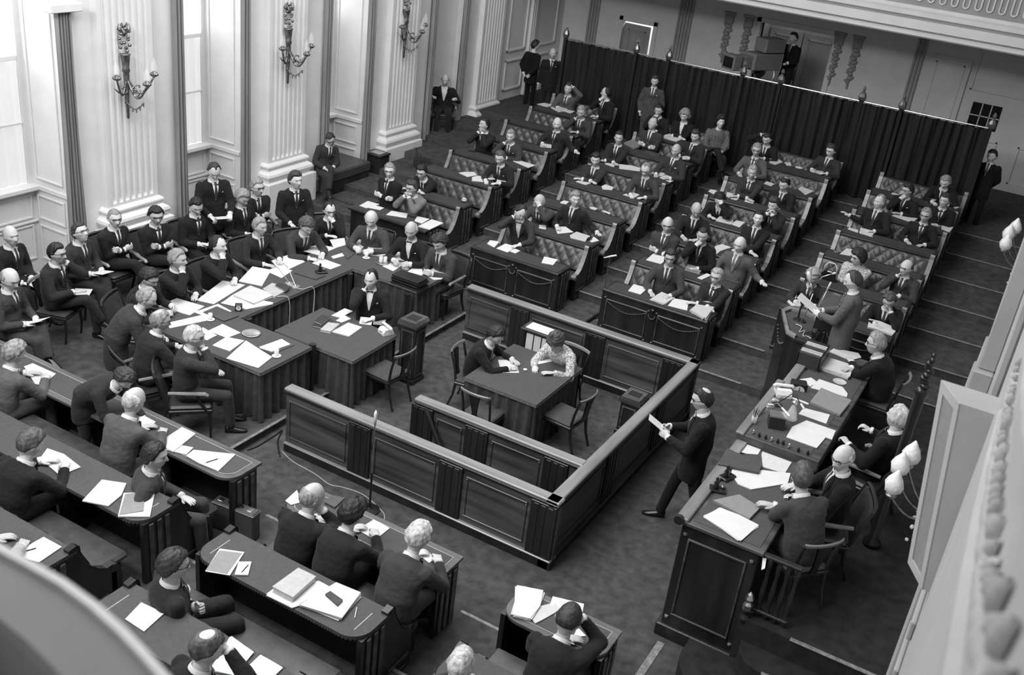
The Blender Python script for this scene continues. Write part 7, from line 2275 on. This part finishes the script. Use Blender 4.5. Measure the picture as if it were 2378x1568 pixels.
# waste box and bag by the third pilaster
q = at(872, 430, .1)
wb_ = thing('waste_box', 'black square box standing beside the third pilaster', 'box', (q[0], q[1], 0), 0)
MB().bev(-.24, .24, -.22, .22, 0, .12, .01).bev(-.20, .20, -.18, .18, .12, .80, .01).build('box', WOOD_D, wb_)
MB().bev(-.22, .22, -.20, .20, .80, .84, .006).build('lid', WOOD_D, wb_)
MB().bev(-.14, .14, -.12, .12, .841, .85, .003).build('ashtray_insert', STEEL, wb_)
q = at(985, 372, .75)
bg_ = thing('round_backed_chair', 'round-backed dark leather chair standing before the wall niche', 'chair', (q[0], q[1], .0), -.6)
b = MB()
b.grid([[(.24 * math.sin(a) * k, -.02 - .06 * math.cos(a) + z * -.12, z) for a in [-1.4 + 2.8 * i / 10 for i in range(11)]] for z, k in ((.5, .85), (.65, 1.0), (.82, 1.0), (.95, .85), (1.02, .5))])
b.grid([[(.24 * math.sin(a) * k, -.06 - .06 * math.cos(a) + z * -.12, z) for a in [1.4 - 2.8 * i / 10 for i in range(11)]] for z, k in ((.5, .85), (.65, 1.0), (.82, 1.0), (.95, .85), (1.02, .5))])
b.build('backrest', LEATHER, bg_, True)
MB().bev(-.24, .24, -.08, .36, .42, .50, .03).build('seat', LEATHER, bg_)
for sx in (-.2, .2):
    for sy in (-.04, .32):
        MB().tube([(sx, sy, 0), (sx, sy, .43)], .02, 6).build('leg', WOOD_D, bg_)
# bench in the window niche of the dozing man
nb = thing('niche_bench', 'low leather bench in the window niche under the dozing man', 'bench', (-13.05, 16.6, 0))
MB().bev(-.75, .35, -.40, .85, .55, .76, .03).build('cushion', LEATHER, nb)
MB().bev(-.73, .32, -.38, .83, 0, .55, .01).build('base', WOOD_D, nb)
struct('floor_ledge', MB().bev(-12.65, -11.8, 16.0, 17.7, .0, .32, .01), CARPET)
# television camera
q = atY(1760, 150, 24.6)
tv = thing('television_camera', 'large television camera with viewfinder on a pedestal behind the curtain', 'television camera', (q[0], 24.6, 2.15), math.radians(-28))
cz = q[2] - 2.15
TVG = mat('camera_casing', .16, .5, .15, 10)
MB().bev(-.22, .22, -.35, .55, cz - .10, cz + .28, .02).build('body', TVG, tv)
MB().bev(-.20, .20, -.05, .60, cz + .30, cz + .62, .02).build('viewfinder', TVG, tv)
MB().bev(-.15, .15, -.75, -.35, cz - .06, cz + .22, .015).build('lens_housing', TVG, tv)
MB().bev(-.20, .20, -.98, -.74, cz - .10, cz + .24, .012).build('lens_hood', TVG, tv)
MB().box(-.15, .15, -.99, -.975, cz - .05, cz + .19).build('lens', BLACK, tv)
MB().lathe([(.16, 0), (.16, .08), (.08, .12), (.07, cz - .3), (.15, cz - .2), (.15, cz - .1)], (0, .1, 0), 14).build('pedestal', BLACK, tv)
MB().tube([(.25 * math.cos(a), .35 + .05 * math.sin(a), .75 + .25 * math.sin(a)) for a in [2 * PI * k / 20 for k in range(21)]], .025, 8).build('steering_ring', STEEL, tv)
struct('floor_camera_stand', MB().bev(-9, -5.2, 23.9, 26.5, 1.12, 2.15, .01), WALL_D)
# loudspeaker on the right wall
ls = thing('loudspeaker', 'tall white loudspeaker cabinet with grey cloth leaning out from the right wall', 'loudspeaker', (0, 0, 0))
TL, TRr = Vector(at(2190, 883, 4.72)), Vector(at(2232, 938, 4.72))
BL, BRr = Vector(at(2112, 1307, 3.50)), Vector(at(2145, 1370, 3.50))
wx = XR
def quad_box(a, b_, c, d, name, m_, k0=0.0, lift=0):
    return MB().add([tuple(a), tuple(b_), tuple(c), tuple(d)], [(0, 1, 2, 3)]).build(name, m_, ls)
back = [Vector((wx, p.y, p.z)) for p in (TL, TRr, BRr, BL)]
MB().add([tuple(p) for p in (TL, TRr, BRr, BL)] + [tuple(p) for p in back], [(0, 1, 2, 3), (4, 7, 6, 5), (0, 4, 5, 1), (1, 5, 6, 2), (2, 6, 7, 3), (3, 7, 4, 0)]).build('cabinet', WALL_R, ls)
def lerp2(u, v):
    return (TL.lerp(TRr, u)).lerp(BL.lerp(BRr, u), v)
nrm = (TRr - TL).cross(BL - TL).normalized()
if nrm.x > 0: nrm = -nrm
MB().add([tuple(lerp2(u, v) + nrm * .004) for u, v in ((.2, .05), (.8, .05), (.8, .95), (.2, .95))], [(0, 1, 2, 3)]).build('grille_cloth', FOLDER, ls)
for (u0, u1, v0, v1) in ((0, .2, 0, 1), (.8, 1, 0, 1), (.2, .8, 0, .05), (.2, .8, .95, 1)):
    c4 = [lerp2(u0, v0), lerp2(u1, v0), lerp2(u1, v1), lerp2(u0, v1)]
    MB().add([tuple(p) for p in c4] + [tuple(p + nrm * .012) for p in c4], [(0, 1, 2, 3), (4, 5, 6, 7), (0, 1, 5, 4), (1, 2, 6, 5), (2, 3, 7, 6), (3, 0, 4, 7)]).build('frame', WALL_R, ls)
# carved staff behind the president and the sconces of the right wall
q = at(2085, 1060, 1.9)
cs = thing('carved_staff', 'tall dark carved staff with spiral top standing behind the president', 'staff', (q[0] + .02, q[1], .75))
MB().lathe([(.10, 0), (.10, .05), (.055, .1), (.050, 1.5), (.058, 1.9), (.07, 1.95), (.05, 2.0)], (0, 0, 0), 12).build('shaft', BLACK, cs, True)
b = MB()
for i in range(9):
    b.ball((.016 * math.cos(i * 1.7), .016 * math.sin(i * 1.7), 2.02 + i * .042), (.062 - .004 * i, .062 - .004 * i, .036), 8, 6)
b.build('spiral_top', BLACK, cs, True)
def branch(label, px, py, Y, sgn=-1):
    q = atY(px, py, Y)
    r = thing('wall_candelabrum', label, 'wall lamp', (XR - .02, Y, q[2] - .25), 0, 'candelabra on the right wall')
    dx = q[0] - XR
    MB().lathe([(0, -.4), (.02, -.35), (.04, 0), (.03, .15), (.05, .2)], (-.02, 0, 0), 8).build('torch', BRONZE, r, True)
    for (ox, oy, oz) in ((0, 0, 0), (.10, .14, .08), (.02, -.22, -.10)):
        e = (dx + ox * .6, oy, .12 + oz)
        pts = [(e[0] * u, e[1] * u, -.2 * math.sin(PI * u) + e[2] * u) for u in [k / 10 for k in range(11)]]
        a = MB().tube(pts, .012, 6).build('arm', BRONZE, r, True)
        MB().lathe([(.01, -.01), (.05, .0), (.055, .02), (.03, .04)], e, 8).build('candle_cup', BRONZE, a)
        b = MB()
        prof = [(.03, .03), (.075, .08), (.085, .14), (.06, .21), (.03, .26), (.008, .30)]
        n_ = 12
        vs, fs = [], []
        for pr, pz_ in prof:
            for k in range(n_):
                an = 2 * PI * k / n_ + pz_ * 2
                rr = pr * (1 + .16 * (k % 2))
                vs.append((e[0] + rr * math.cos(an), e[1] + rr * math.sin(an), e[2] + pz_))
        for i in range(len(prof) - 1):
            for k in range(n_):
                fs.append((i * n_ + k, i * n_ + (k + 1) % n_, (i + 1) * n_ + (k + 1) % n_, (i + 1) * n_ + k))
        fs.append(tuple(range((len(prof) - 1) * n_, len(prof) * n_)))
        b.add(vs, fs)
        b.build('glass_shade', FROST, a, True)
    b = MB()
    for i in range(14):
        b.ball((dx * .4 + .05 * math.sin(i * 1.3), .05 * math.cos(i * 2.1), -.10 - .03 * i), .02, 6, 4)
    b.tube([(dx * .4, 0, -.06), (dx * .4, 0, -.5)], .006, 5)
    b.build('crystal_drops', GLASSM, r, True)
    return r
branch('candelabrum with white flame shades on the right wall beside the president', 2095, 1085, 9.6)
branch('candelabrum with white flame shades at the far right edge of the hall', 2345, 545, 17.2)
